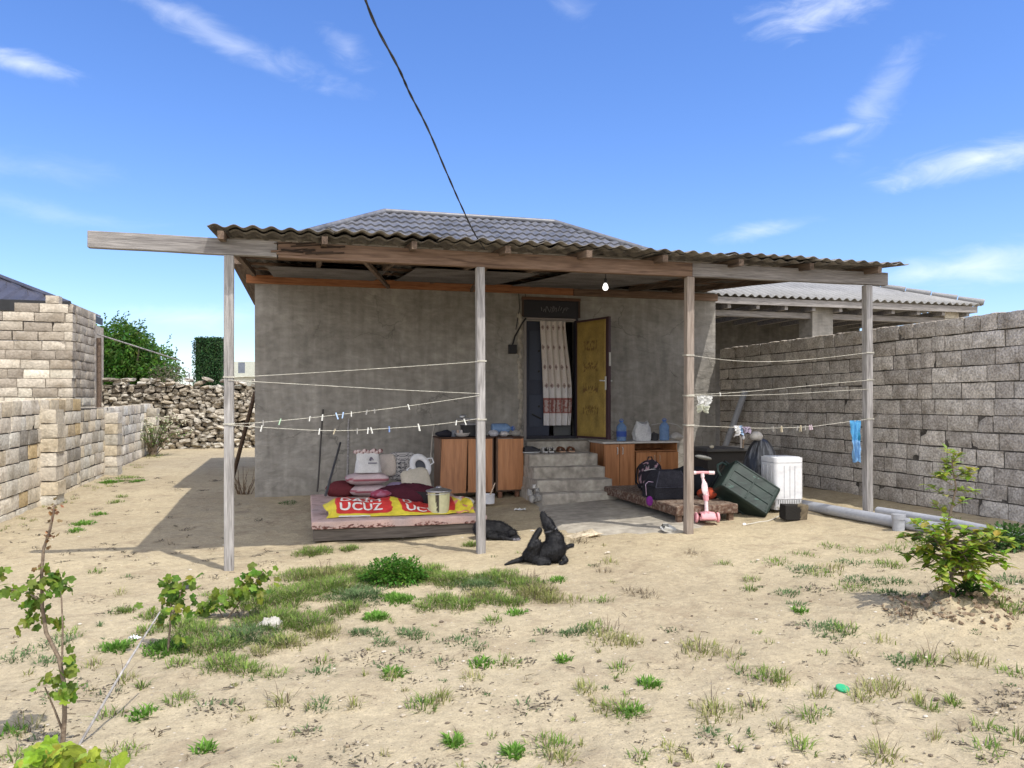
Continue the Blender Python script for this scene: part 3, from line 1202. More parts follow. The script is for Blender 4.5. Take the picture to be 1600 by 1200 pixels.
o = mb.build('ridge_cap', MT['tile'], roof, smooth=50)
mb = MB()
mb.span((ex0, ey0, EZ - .16), (ex1, ey0 + .03, EZ))
mb.span((ex0, ey0 + .03, EZ - .16), (ex1, ey1, EZ - .13))
mb.build('soffit', MT['rafter'], house)
# orange plank along the top of the wall, darker on the right
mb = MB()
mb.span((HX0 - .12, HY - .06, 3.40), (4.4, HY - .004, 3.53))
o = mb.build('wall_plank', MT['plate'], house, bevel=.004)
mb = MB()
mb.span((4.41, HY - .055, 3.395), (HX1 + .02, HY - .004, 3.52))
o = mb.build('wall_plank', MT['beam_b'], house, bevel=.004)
o['label'] = 'darker plank on the right part of the wall head'
# door frame, transom, doors
NAVY = (.018, .018, .028)
mb = MB()
J = .045
mb.span((DX0, HY - .02, DZ0), (DX0 + J, HY + .10, DZ1 + .02), (.22, .20, .19))
mb.span((DX1 - J, HY - .02, DZ0), (DX1, HY + .10, DZ1 + .02), NAVY)
mb.span((DX0 + J, HY - .018, DZ1 - .02), (DX1 - J, HY + .10, DZ1 + .018), (.25, .22, .21))
mb.span((DX0 + J, HY - .03, DZ0), (DX1 - J, HY + .10, DZ0 + .05), NAVY)
fr = mb.build('door_frame', MT['any'], house, bevel=.004)
mb = MB()
mb.span((DX0 - .02, HY - .016, DZ1 + .025), (DX1 + .02, HY + .05, TZ1), (.022, .021, .026))
tr = mb.build('transom', MT['any'], house, bevel=.006)
mb = MB()
mb.span((DX0 - .04, HY - .035, TZ1 + .002), (DX1 + .04, HY + .05, TZ1 + .05), (.12, .06, .035))
mb.span((DX0 - .035, HY - .03, DZ1 + .03), (DX0 - .004, HY - .0165, TZ1), (.06, .035, .025))
mb.span((DX1 + .004, HY - .03, DZ1 + .03), (DX1 + .035, HY - .0165, TZ1), (.06, .035, .025))
mb.build('trim', MT['any'], tr)
mb = MB()
rs = random.Random(3)
x = 3.84
while x < 4.32:
    h = rs.uniform(.05, .11)
    mb.box((x, HY - .022, 3.15 + rs.uniform(-.02, .02)), (.012, .008, h), Matrix.Rotation(rs.uniform(-.5, .5), 4, 'Y'), (.14, .14, .15))
    if rs.random() < .5:
        mb.box((x + .02, HY - .025, 3.17 + rs.uniform(-.05, .03)), (.045, .006, .011), Matrix.Rotation(rs.uniform(-.6, .6), 4, 'Y'), (.11, .11, .12))
    x += rs.uniform(.025, .05)
mb.build('grille', MT['any'], tr)
# dark blue inner door, half closed
mb = MB()
NB = (.035, .042, .068)
mb.span((3.58, HY + .115, DZ0 + .03), (4.02, HY + .16, DZ1 - .03), NB)
mb.span((3.65, HY + .104, DZ0 + .2), (3.95, HY + .113, DZ0 + .75), (.045, .055, .085))
mb.span((3.65, HY + .104, DZ0 + 1.0), (3.95, HY + .113, DZ0 + 1.85), (.045, .055, .085))
inn = mb.build('inner_door', MT['any'], house, bevel=.006)
for zz in (.55, 1.15, 1.5):
    mb = MB()
    ell(mb, (3.83, HY + .10, DZ0 + zz), (.018, .012, .018), 10)
    mb.build('stud', MT['black'], inn, smooth=50)
mb = MB()
mb.tube([(3.70, HY + .085, DZ0 + .42), (3.86, HY + .075, DZ0 + .34)], .012, 8)
mb.build('handle', MT['black'], inn, smooth=50)
mb = MB()
mb.span((4.13, HY + .2, DZ0 + .01), (4.44, HY + .24, DZ0 + .32), (.10, .105, .11))
mb.build('inner_step', MT['any'], house)
# open mustard padded door leaf
hx, hy = DX1 - .02, HY - .03
fx, fy = 4.74, 11.64
dv = Vector((fx - hx, fy - hy, 0))
DLn = dv.length
dv.normalize()
DM = Matrix(((dv.x, -dv.y, 0, hx), (dv.y, dv.x, 0, hy), (0, 0, 1, DZ0), (0, 0, 0, 1)))   # x along leaf, +y to its right side
lf = 1 if (DM @ Vector((0, -1, 0)) - Vector((0, 0, 0))).length > 0 else 1


def door_col(u, v):
    g = .85 + .25 * noise.noise(Vector((u * 5, v * 9, 2))) + .12 * noise.noise(Vector((u * 30, v * 40, 5)))
    return (.37 * g, .255 * g, .065 * g)


mb = MB(DM)
mb.box((DLn / 2, 0, 1.015), (DLn, .05, 2.0), None, (.055, .025, .03))
leaf = mb.build('door_leaf', MT['any'], house, bevel=.006)
mb = MB(DM)


def pad(sgn):
    def fn(u, v):
        x, z = .03 + u * (DLn - .10), .05 + v * 1.93
        e = min(u, 1 - u) * (DLn - .1)
        f = min(v, 1 - v) * 1.93
        k = min(1, min(e, f) / .03)
        b = .006 * k + .012 * k * (.5 + .5 * noise.noise(Vector((x * 8, z * 8, 1))))
        # embossed arabesque in the middle of the leaf
        rr = math.hypot((u - .5) * 1.0, 0)
        a = abs(math.sin(9 * v * math.pi)) * abs(math.cos((u - .5) * 11))
        if .22 < u < .78 and .08 < v < .93:
            b += .010 * max(0, a - .55) * 2
        return Vector((x, sgn * (.026 + b), z))
    return fn


def embcol(u, v):
    c = door_col(u, v)
    if .24 < u < .76 and .09 < v < .93:
        a = noise.noise(Vector((abs(u - .5) * 22, v * 26, 7))) + .6 * noise.noise(Vector((abs(u - .5) * 50, v * 55, 3)))
        band = max(0, math.sin(v * 34)) * .9
        if a * band > .10:
            return (.15, .085, .025)
        if a * band > .02:
            return (c[0] * .7, c[1] * .66, c[2] * .6)
    return c


sg = -1
mb.grid(pad(-1), 40, 90, embcol)
mb.grid(pad(1), 20, 40, door_col)
mb.build('padding', mat('quilted_leatherette', [(.85, .85, .85), (1.05, 1.05, 1.05)], 6, .55, .2, 40, .35, fine=.12), leaf, smooth=60)
mb = MB(DM)
for sy in (-1, 1):
    mb.box((DLn - .05, sy * .045, .93), (.03, .012, .22), None, (.55, .54, .50))
    mb.tube([(DLn - .05, sy * .05, .97), (DLn - .05, sy * .085, .97), (DLn - .15, sy * .085, .975)], .010, 8, (.6, .6, .58))
mb.box((DLn + .002, 0, 1.32), (.012, .035, .22), None, (.45, .43, .38))
mb.build('handle', MT['any'], leaf, smooth=40)
# meter box and its cables on the wall
m = on_y(800, 546, HY)
mb = MB()
mb.span((m.x - .07, HY - .085, m.z - .075), (m.x + .065, HY - .004, m.z + .075), (.014, .014, .017))
bx = mb.build('meter_box', MT['any'], house, bevel=.008)
mb = MB()
a = Vector((m.x + .0, HY - .03, m.z + .075))
mb.tube([a, on_y(805, 525, HY - .02), on_y(816, 505, HY - .02), on_y(822, 497, HY - .025)], .014, 7)
mb.tube([on_y(806, 515, HY - .012), on_y(812, 480, HY - .012), on_y(810, 455, HY - .012), on_y(813, 430, HY - .012)], .006, 6)
mb.tube([on_y(824, 472, HY - .012), on_y(820, 458, HY - .012), on_y(812, 440, HY - .012)], .006, 6)
mb.build('wall_cable', MT['black'], house, smooth=60)
# bare render strip beside the door
mb = MB()
rs = random.Random(8)
for i in range(26):
    z0 = DZ0 - .05 + i * .085
    x = DX0 - .05 - rs.uniform(0, .035)
    ell(mb, (x, HY - .004, z0), (rs.uniform(.025, .05), .02, .06), 8)
mb.build('rough_edge', MT['concrete'], house, smooth=60)

# ================================================================== PORCH
porch = thing('porch', (2.8, 7.63, 0), 'open wooden porch with corrugated slate roof on four posts', 'porch')
PY = 7.63
PXS = [-.711, 1.704, 4.029, 6.35]
BZ0, BZ1 = 2.93, 3.085


def timber(a, b, w, h, rnd, colr=W1, n=10, wob=.004):
    """a slightly crooked sawn timber from a to b (w across, h up or across)"""
    a, b = Vector(a), Vector(b)
    t = (b - a).normalized()
    up = Vector((0, 0, 1)) if abs(t.z) < .9 else Vector((0, 1, 0))
    s = t.cross(up).normalized()
    up = s.cross(t).normalized()
    vs, fs = [], []
    o1 = rnd.uniform(0, 50)
    for i in range(n + 1):
        p = a.lerp(b, i / n)
        p = p + s * noise.noise(Vector((i * .35 + o1, 0, 0))) * wob + up * noise.noise(Vector((i * .35 + o1, 7, 0))) * wob
        for sx, sz in ((-1, -1), (1, -1), (1, 1), (-1, 1)):
            vs.append(p + s * (sx * w / 2) + up * (sz * h / 2))
    for i in range(n):
        for k in range(4):
            k2 = (k + 1) % 4
            fs.append((i * 4 + k, i * 4 + k2, i * 4 + 4 + k2, i * 4 + 4 + k))
    fs += [(3, 2, 1, 0), tuple(n * 4 + k for k in range(4))]
    return vs, fs


rnd = random.Random(4)
for i, x in enumerate(PXS):
    z0 = gz(x, PY) - .25
    mb = MB()
    vs, fs = timber((x, PY, z0), (x + (.0, -.01, .01, -.012)[i], PY, BZ0), .085, .085, rnd)
    mb.add(vs, fs)
    mb.build('post', MT['post_b' if i == 2 else 'post'], porch, bevel=.006)
mb = MB()
vs, fs = timber((-1.90, PY, (BZ0 + BZ1) / 2 + .01), (-.28, PY, (BZ0 + BZ1) / 2), .075, .15, rnd)
mb.add(vs, fs)
o = mb.build('beam', MT['beam_g'], porch, bevel=.005)
o['label'] = 'grey weathered beam end sticking far out on the left'
mb = MB()
vs, fs = timber((-.27, PY - .002, (BZ0 + BZ1) / 2 - .003), (4.06, PY, (BZ0 + BZ1) / 2), .078, .153, rnd, n=20)
mb.add(vs, fs)
o = mb.build('beam', MT['beam_b'], porch, bevel=.005)
o['label'] = 'long brown middle length of the beam'
# torn splice: dark broken slivers
mb = MB()
for k in range(16):
    x = -.34 + rnd.uniform(0, .5)
    z = rnd.uniform(BZ0 + .03, BZ1 - .01)
    L_ = rnd.uniform(.08, .28)
    mb.box((x + L_ / 2, PY - .045 - rnd.uniform(0, .006), z), (L_, .012, rnd.uniform(.006, .02)), Matrix.Rotation(rnd.uniform(-.16, .1), 4, 'Y'),
           tuple([rnd.choice([.16, .22, .3, 1.0])] * 3))
mb.build('splinter', MT['beam_b'], o)
mb = MB()
vs, fs = timber((4.063, PY + .003, (BZ0 + BZ1) / 2), (6.60, PY, (BZ0 + BZ1) / 2 + .004), .074, .148, rnd, n=14)
mb.add(vs, fs, (.86, .84, .82))
o = mb.build('beam', MT['beam_g'], porch, bevel=.005)
o['label'] = 'grey right-hand length of the beam'
SL = .092
RZ = lambda y: BZ1 - .028 + SL * (y - PY)       # underside of the rafters
for i in range(9):
    x = -.74 + i * .875 + rnd.uniform(-.03, .03)
    x = min(x, 6.33)
    y0 = 7.36 + rnd.uniform(-.05, .03)
    mb = MB()
    vs, fs = timber((x, y0, RZ(y0) + .036), (x + rnd.uniform(-.04, .04), 12.40, RZ(12.40) + .036), .05 + rnd.uniform(0, .012), .072, rnd)
    mb.add(vs, fs, tuple([rnd.uniform(.7, 1.1)] * 3))
    mb.build('rafter', MT['rafter'], porch)
for k, y in enumerate((7.95, 8.5, 9.3, 10.1, 11.0, 11.9)):
    mb = MB()
    zz = RZ(y) + .073 + .013
    vs, fs = timber((-.80, y, zz), (6.42, y, zz), .09, .024, rnd, n=16, wob=.008)
    mb.add(vs, fs, tuple([rnd.uniform(.75, 1.1)] * 3))
    mb.build('batten', MT['beam_g' if k == 0 else 'beam_b'], porch)
# slate sheets, four overlapping courses
edges = [(7.30, 8.62), (8.46, 9.90), (9.74, 11.14), (10.98, 12.46), (7.44, 8.3)]
for ci, (ya, yb) in enumerate(edges):
    x = -.87 if ci < 4 else -.70
    low = -.03 if ci == 4 else 0
    si = 0
    xlim = (6.66, 6.86, 7.04, 7.22, 6.5)[ci]
    while x < xlim - .1:
        w = 1.05
        xe = min(x + w + .06, xlim)
        dy = rnd.uniform(-.035, .035)
        dz = rnd.uniform(-.006, .008) + low
        tilt = rnd.uniform(-.004, .004)
        mb = MB()

        def fn(u, v, x=x, xe=xe, ya=ya + dy, yb=yb, dz=dz, ci=ci, si=si, tilt=tilt):
            X = x + u * (xe - x)
            y = ya + v * (yb - ya)
            z = RZ(y) + .073 + .016 + .015 + .015 * math.sin(2 * math.pi * (X + .03) / .163) + dz + (.012 if si % 2 else 0)
            z += (1 - v) * .014 + tilt * u * 4 + .006 * noise.noise(Vector((X * 3, y * 3, ci)))
            if v == 0:
                y += .02 * noise.noise(Vector((X * 7, ci, 3)))
            return Vector((X, y, z))
        f = rnd.uniform(.82, 1.12)
        mb.grid(fn, max(8, int((xe - x) / .15 * 10)), 6, None, (f, f * .985, f * .96))
        o = mb.build('roof_sheet', MT['slate'], porch, smooth=70, solid=.0055)
        x += w
        si += 1
# a few flat boards and sheets seen from below
for (x0, x1, y0, y1) in ((-.5, 1.0, 10.2, 12.2), (1.3, 2.9, 9.5, 12.0), (3.2, 4.7, 9.0, 12.1)):
    mb = MB()
    def fn(u, v):
        X, y = x0 + u * (x1 - x0), y0 + v * (y1 - y0)
        return Vector((X, y, RZ(y) - .006 - .02 * math.sin(v * 3.1) * .4))
    mb.grid(fn, 4, 6, None, (.9, .9, .95))
    mb.build('ceiling_sheet', MT['slate'], porch, solid=.006)
for (xa, xb) in ((.55, 1.25), (1.9, 2.6)):
    mb = MB()
    vs, fs = timber((xa, 8.2, RZ(8.2) - .03), (xb, 12.36, 3.40), .045, .05, rnd)
    mb.add(vs, fs)
    mb.build('brace', MT['rafter'], porch)

# bulb
b0 = at(946, 448, 8.62)
bulb = thing('light_bulb', (b0.x, b0.y, b0.z), 'bare white light bulb hanging under the porch beam', 'bulb')
mb = MB()
mb.lathe([(.004, -.042), (.022, -.036), (.031, -.018), (.031, 0), (.024, .018), (.015, .036), (.013, .04)], b0, 20)
em = bpy.data.materials.new('lit_bulb_glass')
em.use_nodes = True
em.node_tree.nodes['Principled BSDF'].inputs['Base Color'].default_value = (.9, .9, .88, 1)
em.node_tree.nodes['Principled BSDF'].inputs['Emission Color'].default_value = (1, .98, .93, 1)
em.node_tree.nodes['Principled BSDF'].inputs['Emission Strength'].default_value = 1.6
mb.build('glass', em, bulb, smooth=80)
mb = MB()
mb.lathe([(.014, .04), (.017, .045), (.017, .085), (.008, .095)], b0, 14)
mb.tube([b0 + Vector((0, 0, .09)), b0 + Vector((.004, 0, .14)), b0 + Vector((0, .02, .22))], .004, 6)
mb.build('socket', MT['black'], bulb, smooth=40)

# overhead cable from the street to the porch
pts = []
B_ = on_y(757, 388, 7.40)
path = [(557, -40), (585, 35), (622, 105), (640, 145), (668, 200), (698, 270), (720, 320), (740, 362), (757, 389)]
for i, (u, v) in enumerate(path):
    t = i / (len(path) - 1)
    p = at(u, v, 5.9 + (depth(B_) - 5.9) * t)
    pts.append(p)
fine = []
for i in range(len(pts) - 1):
    for k in range(8):
        t = k / 8
        p0, p1, p2, p3 = pts[max(i - 1, 0)], pts[i], pts[i + 1], pts[min(i + 2, len(pts) - 1)]
        fine.append(.5 * ((2 * p1) + (p2 - p0) * t + (2 * p0 - 5 * p1 + 4 * p2 - p3) * t * t + (3 * p1 - p0 - 3 * p2 + p3) * t ** 3))
fine.append(pts[-1])
mb = MB()
for ph in (0, math.pi):
    tw = [p + Vector((math.cos(i * .9 + ph), math.sin(i * .9 + ph), math.sin(i * .9 + ph))) * (.0050 - .0022 * i / len(fine)) for i, p in enumerate(fine)]
    mb.tube(tw, [.0092 - .0045 * i / len(fine) for i in range(len(fine))], 6)
o = mb.build('power_cable', MT['black'], None, pts[-1], smooth=60)
tag(o, 'black twisted overhead cable running down to the porch roof', 'cable')

# ================================================================== STEPS AND APRON
ST = thing('entrance_steps', (3.7, 10.6, .1), 'worn grey concrete steps leading up to the open door', 'steps')


def rough_block(mb, x0, x1, y0, y1, z0, z1, seed, amp=.012, n=14):
    def warp(p):
        q = Vector(p) * 4 + Vector((seed * 5.3, 0, 0))
        return Vector(p) + Vector((noise.noise(q), noise.noise(q + Vector((9, 0, 0))), noise.noise(q + Vector((0, 9, 0))) * .7)) * amp * 1.4
    r = .022
    ys = [y0 + r, y0 + r * .3, y0, y0, y0 + r * .05]
    prof = [(y1, z1)] + [(y0 + (y1 - y0) * k / 4, z1) for k in (3, 2, 1)] + [(y0 + r, z1), (y0 + r * .25, z1 - r * .25), (y0, z1 - r)] + \
           [(y0, z1 - r - (z1 - r - z0) * k / 3) for k in (1, 2, 3)]
    vs, fs = [], []
    xs = [x0 + r * .0] + [x0 + .02 + (x1 - x0 - .04) * i / n for i in range(n + 1)] + [x1]
    for i, x in enumerate(xs):
        e = .018 if i in (0, len(xs) - 1) else 0
        for (y, z) in prof:
            vs.append(warp((x, y + e * (y < y1 - .01), z - e * (z > z1 - .001))))
    m = len(prof)
    for i in range(len(xs) - 1):
        for k in range(m - 1):
            fs.append((i * m + k, i * m + k + 1, (i + 1) * m + k + 1, (i + 1) * m + k))
    fs.append(tuple(range(m - 1, -1, -1)) + ())
    fs.append(tuple((len(xs) - 1) * m + k for k in range(m)))
    # close the side down to the back
    mb.add(vs, fs)
    mb.add([warp((x0, y1, z0)), warp((x0, y1, z1)), warp((x0, y0, z0))], [(0, 1, 2)])
    mb.add([warp((x1, y1, z0)), warp((x1, y1, z1)), warp((x1, y0, z0))], [(0, 2, 1)])


sx_l, sx_r = 3.20, 4.26
for k, (y0, zt, xl, xr) in enumerate(((10.20, .285, 3.15, 4.30), (10.47, .445, 3.17, 4.31), (10.74, .605, 3.185, 4.295), (11.0, .785, 3.20, 4.28))):
    mb = MB()
    rough_block(mb, xl, xr, y0, HY - .01 + k * .001, .0, zt, k + 1)
    mb.build('step', MT['concrete'], ST, smooth=45)
mb = MB()
rough_block(mb, 3.45, 4.55, 12.02, HY - .004, .5, .925, 9, .006)
mb.build('sill_block', MT['concrete'], ST, smooth=45)
rs = random.Random(12)
mb = MB()
for i in range(9):
    s = rs.uniform(.04, .08)
    stone(mb, (3.13 + rs.uniform(-.03, .03), 10.3 + i * .055, .16 + rs.uniform(0, .10 + i * .02)), (s * .6, s, s * .8), tuple([rs.uniform(.35, .6)] * 3), rs)
mb.build('loose_rubble', MT['rubble'], ST, smooth=40)

pav = MB()
poly = [on_ground(836, 793), on_ground(851, 812), on_ground(886, 832), on_ground(960, 834), on_ground(1078, 831), on_ground(1110, 812), Vector((4.9, 9.6, 0)),
        Vector((4.6, 10.6, 0)), Vector((3.1, 10.6, 0))]
rim = []
for i in range(len(poly)):
    a, b = poly[i], poly[(i + 1) % len(poly)]
    for k in range(8):
        p = a.lerp(b, k / 8)
        n_ = noise.noise(Vector((p.x * 4, p.y * 4, 1))) * .05 + noise.noise(Vector((p.x * 12, p.y * 12, 5))) * .02
        rim.append(Vector((p.x + n_, p.y + n_, gz(p.x, p.y) + .022)))
ctr = sum(rim, Vector()) / len(rim)
vs, fs = [], []
RN = 8
for j in range(RN + 1):
    for p in rim:
        q = p.lerp(ctr, j / RN * .999)
        z = gz(q.x, q.y) + .016 + .008 * noise.noise(Vector((q.x * 3, q.y * 3, 0)))
        vs.append(Vector((q.x, q.y, z if j else z - .04)))
n = len(rim)
for j in range(RN):
    for i in range(n):
        i2 = (i + 1) % n
        fs.append((j * n + i, j * n + i2, (j + 1) * n + i2, (j + 1) * n + i))
pav.add(vs, fs)
o = pav.build('concrete_apron', MT['slab'], None, (0, 0, 0), smooth=60)
tag(o, kind='structure')

# ================================================================== THINGS UNDER THE PORCH
def Txyz(x, y, z, rz=0, rx=0, ry=0):
    return Matrix.Translation((x, y, z)) @ Matrix.Rotation(rz, 4, 'Z') @ Matrix.Rotation(rx, 4, 'X') @ Matrix.Rotation(ry, 4, 'Y')


def gbox(mb, x0, x1, y0, y1, z0, z1, nx, ny, nz, colf, r=.02, wob=0.0, seed=0):
    """rounded box with fine faces coloured by colf(p, face)"""
    def sh(p):
        q = Vector(p)
        c = Vector((clamp(q.x, x0 + r, x1 - r), clamp(q.y, y0 + r, y1 - r), clamp(q.z, z0 + r, z1 - r)))
        d = q - c
        if d.length > 1e-6:
            q = c + d.normalized() * r
        if wob:
            q += Vector((noise.noise(q * 6 + Vector((seed, 0, 0))), noise.noise(q * 6 + Vector((0, seed, 9))), noise.noise(q * 5 + Vector((3, seed, 0))))) * wob
        return q
    X = lambda u: x0 + u * (x1 - x0)
    Y = lambda v: y0 + v * (y1 - y0)
    Z = lambda v: z0 + v * (z1 - z0)
    for nm, fn, a, b in (('front', lambda u, v: (X(u), y0, Z(v)), nx, nz), ('back', lambda u, v: (X(1 - u), y1, Z(v)), nx, nz),
                         ('left', lambda u, v: (x0, Y(1 - u), Z(v)), ny, nz), ('right', lambda u, v: (x1, Y(u), Z(v)), ny, nz),
                         ('top', lambda u, v: (X(u), Y(v), z1), nx, ny), ('bottom', lambda u, v: (X(u), Y(1 - v), z0), max(nx // 6, 2), max(ny // 6, 2))):
        vs, cs, fs = [], [], []
        for j in range(b + 1):
            for i in range(a + 1):
                p = fn(i / a, j / b)
                vs.append(sh(p))
                cs.append(colf(Vector(p), nm))
        for j in range(b):
            for i in range(a):
                k = j * (a + 1) + i
                fs.append((k, k + 1, k + a + 2, k + a + 1))
        mb.add(vs, fs, cs)


def nz3(p, s, o=0):
    return noise.noise(Vector(p) * s + Vector((o * 13.7, o * 5.1, o)))


# ---------------- big low bed platform (left)
PX0, PX1, PY0, PY1 = .04, 2.03, 8.74, 11.35
bed = thing('bed_platform', (1.0, 9.9, .0), 'wide low wooden bed platform with faded pink floral mattress', 'bed')
rnd = random.Random(31)
mb = MB()
for a, b in (((PX0 + .02, PY0 + .03, .02), (PX1 - .02, PY0 + .07, .145)), ((PX0 + .02, PY0 + .075, .02), (PX0 + .06, PY1, .145)), ((PX1 - .06, PY0 + .075, .02), (PX1 - .02, PY1, .145))):
    mb.span(a, b)
mb.build('frame', wood('dark_frame_wood', [(.05, .042, .036), (.105, .09, .078), (.15, .13, .115)], 'x'), bed, bevel=.004)


def floral(p, f):
    base = (.56, .40, .355)
    g = 1 + .14 * nz3(p, 3, 1) + .10 * nz3(p, 11, 2)
    c = [k * g for k in base]
    t = nz3(p, 4, 6)
    if t > .1:
        c = [c[0] * (1 - .25 * t), c[1] * (1 - .1 * t), c[2]]
    if f in ('front', 'left', 'right'):
        s = p.x if f == 'front' else p.y
        z = p.z - .145
        cl = nz3((s * 1, 0, 0), 3.3, 3)
        k = noise.noise(Vector((s * 24, z * 40, 4))) + .5 * noise.noise(Vector((s * 60, z * 80, 2)))
        if z < .03 + .06 * max(0, cl + .28) and k > -.05 and cl > -.3:
            c = (.11, .05, .045) if k > .18 else (.27, .14, .12)
    else:
        k = nz3(p, 9, 4)
        if k > .32:
            c = [q * .78 for q in c]
    return tuple(c)


mb = MB()
gbox(mb, PX0, PX1, PY0, PY1, .148, .245, 220, 90, 14, floral, .022, .006, 3)
mb.build('mattress', MT['anymatte'], bed, smooth=60)
for x in (PX0 + .1, 1.0, PX1 - .1):
    for y in (PY0 + .35, PY1 - .3):
        mb = MB()
        mb.span((x - .04, y - .04, -.05), (x + .04, y + .04, .10))
        mb.build('leg', MT['rafter'], bed)
BT = .247

# ---------------- printed tarp over a bedroll
YEL, RED, WHT = (.74, .61, .06), (.58, .045, .04), (.78, .75, .70)
BS0, BSW = .20, 1.72


def ban(s, t):
    """s along the tarp (metres), t 0 front hem to 1 behind the roll"""
    pr = [(0, 0, .012), (.12, .05, .05), (.30, .14, .125), (.48, .21, .185), (.60, .29, .215), (.72, .39, .21), (.86, .50, .14), (1, .58, .02)]
    for i in range(len(pr) - 1):
        if pr[i][0] <= t <= pr[i + 1][0]:
            k = (t - pr[i][0]) / (pr[i + 1][0] - pr[i][0])
            k2 = k
            y = pr[i][1] + (pr[i + 1][1] - pr[i][1]) * k2
            z = pr[i][2] + (pr[i + 1][2] - pr[i][2]) * k2
            break
    sag = 1.0
    sag *= 1 - .45 * math.exp(-((s - 1.18) / .26) ** 2) * (t > .05)
    sag *= 1 - .35 * clamp((s - 1.3) / .4, 0, 1)
    sag *= 1 + .07 * math.sin(s * 9)
    e = clamp(s / .14, 0, 1)
    z = z * sag * (.55 + .45 * e)
    w = .016 * noise.noise(Vector((s * 5, t * 4, 1))) + .010 * noise.noise(Vector((s * 13, t * 9, 3))) + .005 * noise.noise(Vector((s * 30, t * 22, 5)))
    cr = clamp((s - 1.25) / .3, 0, 1)
    w += cr * .02 * math.sin(s * 40 + t * 6)
    x = BS0 + s + .025 * noise.noise(Vector((s * 3, t * 5, 8))) + .03 * (1 - e) * math.sin(t * 7)
    y = PY0 + .15 + y + .025 * math.sin(s * 4.2) + .05 * noise.noise(Vector((s * 2.2, 0, 3)))
    return Vector((x, y, BT + max(.86 * z + w * (.3 + t * 1.5), .004)))


def bancol(u, v):
    s = u * BSW
    n = .012 * noise.noise(Vector((s * 9, v * 9, 0)))

    def rr(s0, s1, t0, t1, r=.05):
        ds = max(s0 + r - s, 0, s - s1 + r)
        dt = max((t0 - v) * .55 + r, 0, (v - t1) * .55 + r)
        return math.hypot(ds, dt) < r
    if rr(.12 + n, .745 + n, .115, 1.2) or rr(.845 + n, 1.50, .135, 1.2):
        return RED
    if s > 1.5 and noise.noise(Vector((s * 8, v * 8, 4))) > .1:
        return (.70, .25, .2)
    if v < .05 and .15 < s < .5:
        return WHT
    return YEL


tarp = thing('printed_tarp', (1.0, PY0 + .4, BT), 'yellow and red printed plastic tarp with white lettering draped over the bed platform', 'tarp')
mb = MB()
mb.grid(lambda u, v: ban(u * BSW, v), 180, 60, bancol)
tp_ = mb.build('sheet', MT['foil'], tarp, smooth=180)


def letters(txt, s0, t0, width, hgt_t):
    cu = bpy.data.curves.new('text', 'FONT')
    cu.body = txt
    cu.size = 1
    ob = bpy.data.objects.new('text', cu)
    col.objects.link(ob)
    bpy.context.view_layer.update()
    me = bpy.data.meshes.new_from_object(ob.evaluated_get(bpy.context.evaluated_depsgraph_get()))
    bpy.data.objects.remove(ob)
    bm = bmesh.new()
    bm.from_mesh(me)
    bmesh.ops.triangulate(bm, faces=bm.faces)
    for _ in range(2):
        bmesh.ops.subdivide_edges(bm, edges=bm.edges, cuts=1)
    # thicken the strokes: drawn twice with a small shift
    xs = [v.co.x for v in bm.verts]
    x0, x1 = min(xs), max(xs)
    vs0 = [(v.co.x, v.co.y) for v in bm.verts]
    fs = [tuple(v.index for v in f.verts) for f in bm.faces]
    bm.verts.index_update()
    bm.free()
    bpy.data.meshes.remove(me)
    out = MB()
    for q, (dx, dy) in enumerate(((-.022, 0), (.022, 0), (0, .022), (0, -.022))):
        vs = []
        for x, y in vs0:
            s = s0 + (x + dx - x0) / (x1 - x0) * width
            t = t0 + (y + dy) * hgt_t / .72
            e = .004
            p = ban(s, t)
            n = (ban(s + e, t) - p).cross(ban(s, t + e) - p).normalized()
            vs.append(p + n * (.0045 + q * .0004))
        out.add(vs, fs, WHT)
    return out


for txt, s0, t0, w, h in (('U', .17, .20, .105, .205), ('CUZ', .30, .20, .34, .205), ('DAİM', .19, .455, .44, .16), ('D', .90, .455, .09, .16), ('UCUZ', .905, .19, .50, .20)):
    o = letters(txt, s0, t0, w, h).build('lettering', MT['foil'], tp_)

# ---------------- bucket on the platform
bp_ = on_ground(694, 806, BT)
bp_ = Vector((bp_.x, 9.0, BT))
bk = thing('lidded_bucket', bp_, 'pale yellow lidded bucket with a dark dribble standing on the bed platform', 'bucket')


def bcol(th, z):
    x, y = math.cos(th), math.sin(th)
    a = math.degrees(math.atan2(x, -y))
    if abs(a + 14 + 5 * noise.noise(Vector((0, 0, z * 20)))) < 6 and z > .03:
        return (.05, .04, .03)
    if abs(a + 22) < 4 and z > .15:
        return (.10, .08, .05)
    g = .92 + .1 * noise.noise(Vector((x * 4, y * 4, z * 12)))
    return (.62 * g, .60 * g, .36 * g)


mb = MB()
prof = [(.10, 0), (.118, .004), (.12, .02)] + [(.12 + .012 * k / 14, .02 + .23 * k / 14) for k in range(15)] + [(.138, .252), (.138, .262)]
mb.lathe(prof, bp_, 72, colf=bcol)
mb.build('pail', MT['any'], bk, smooth=50)
mb = MB()
mb.lathe([(.15, .258), (.154, .266), (.15, .276), (.12, .285), (.07, .30), (.035, .306), (.03, .318), (.02, .325)], bp_, 40, col=(.62, .6, .6))
mb.build('lid', MT['metal'], bk, smooth=40)
mb = MB()
mb.tube([bp_ + Vector((.145 * math.cos(a), .145 * math.sin(a), .262 - .03 * math.sin(a * .5))) for a in [math.pi * (1 + k / 14) for k in range(15)]], .004, 6)
mb.build('handle', MT['metal'], bk, smooth=60)

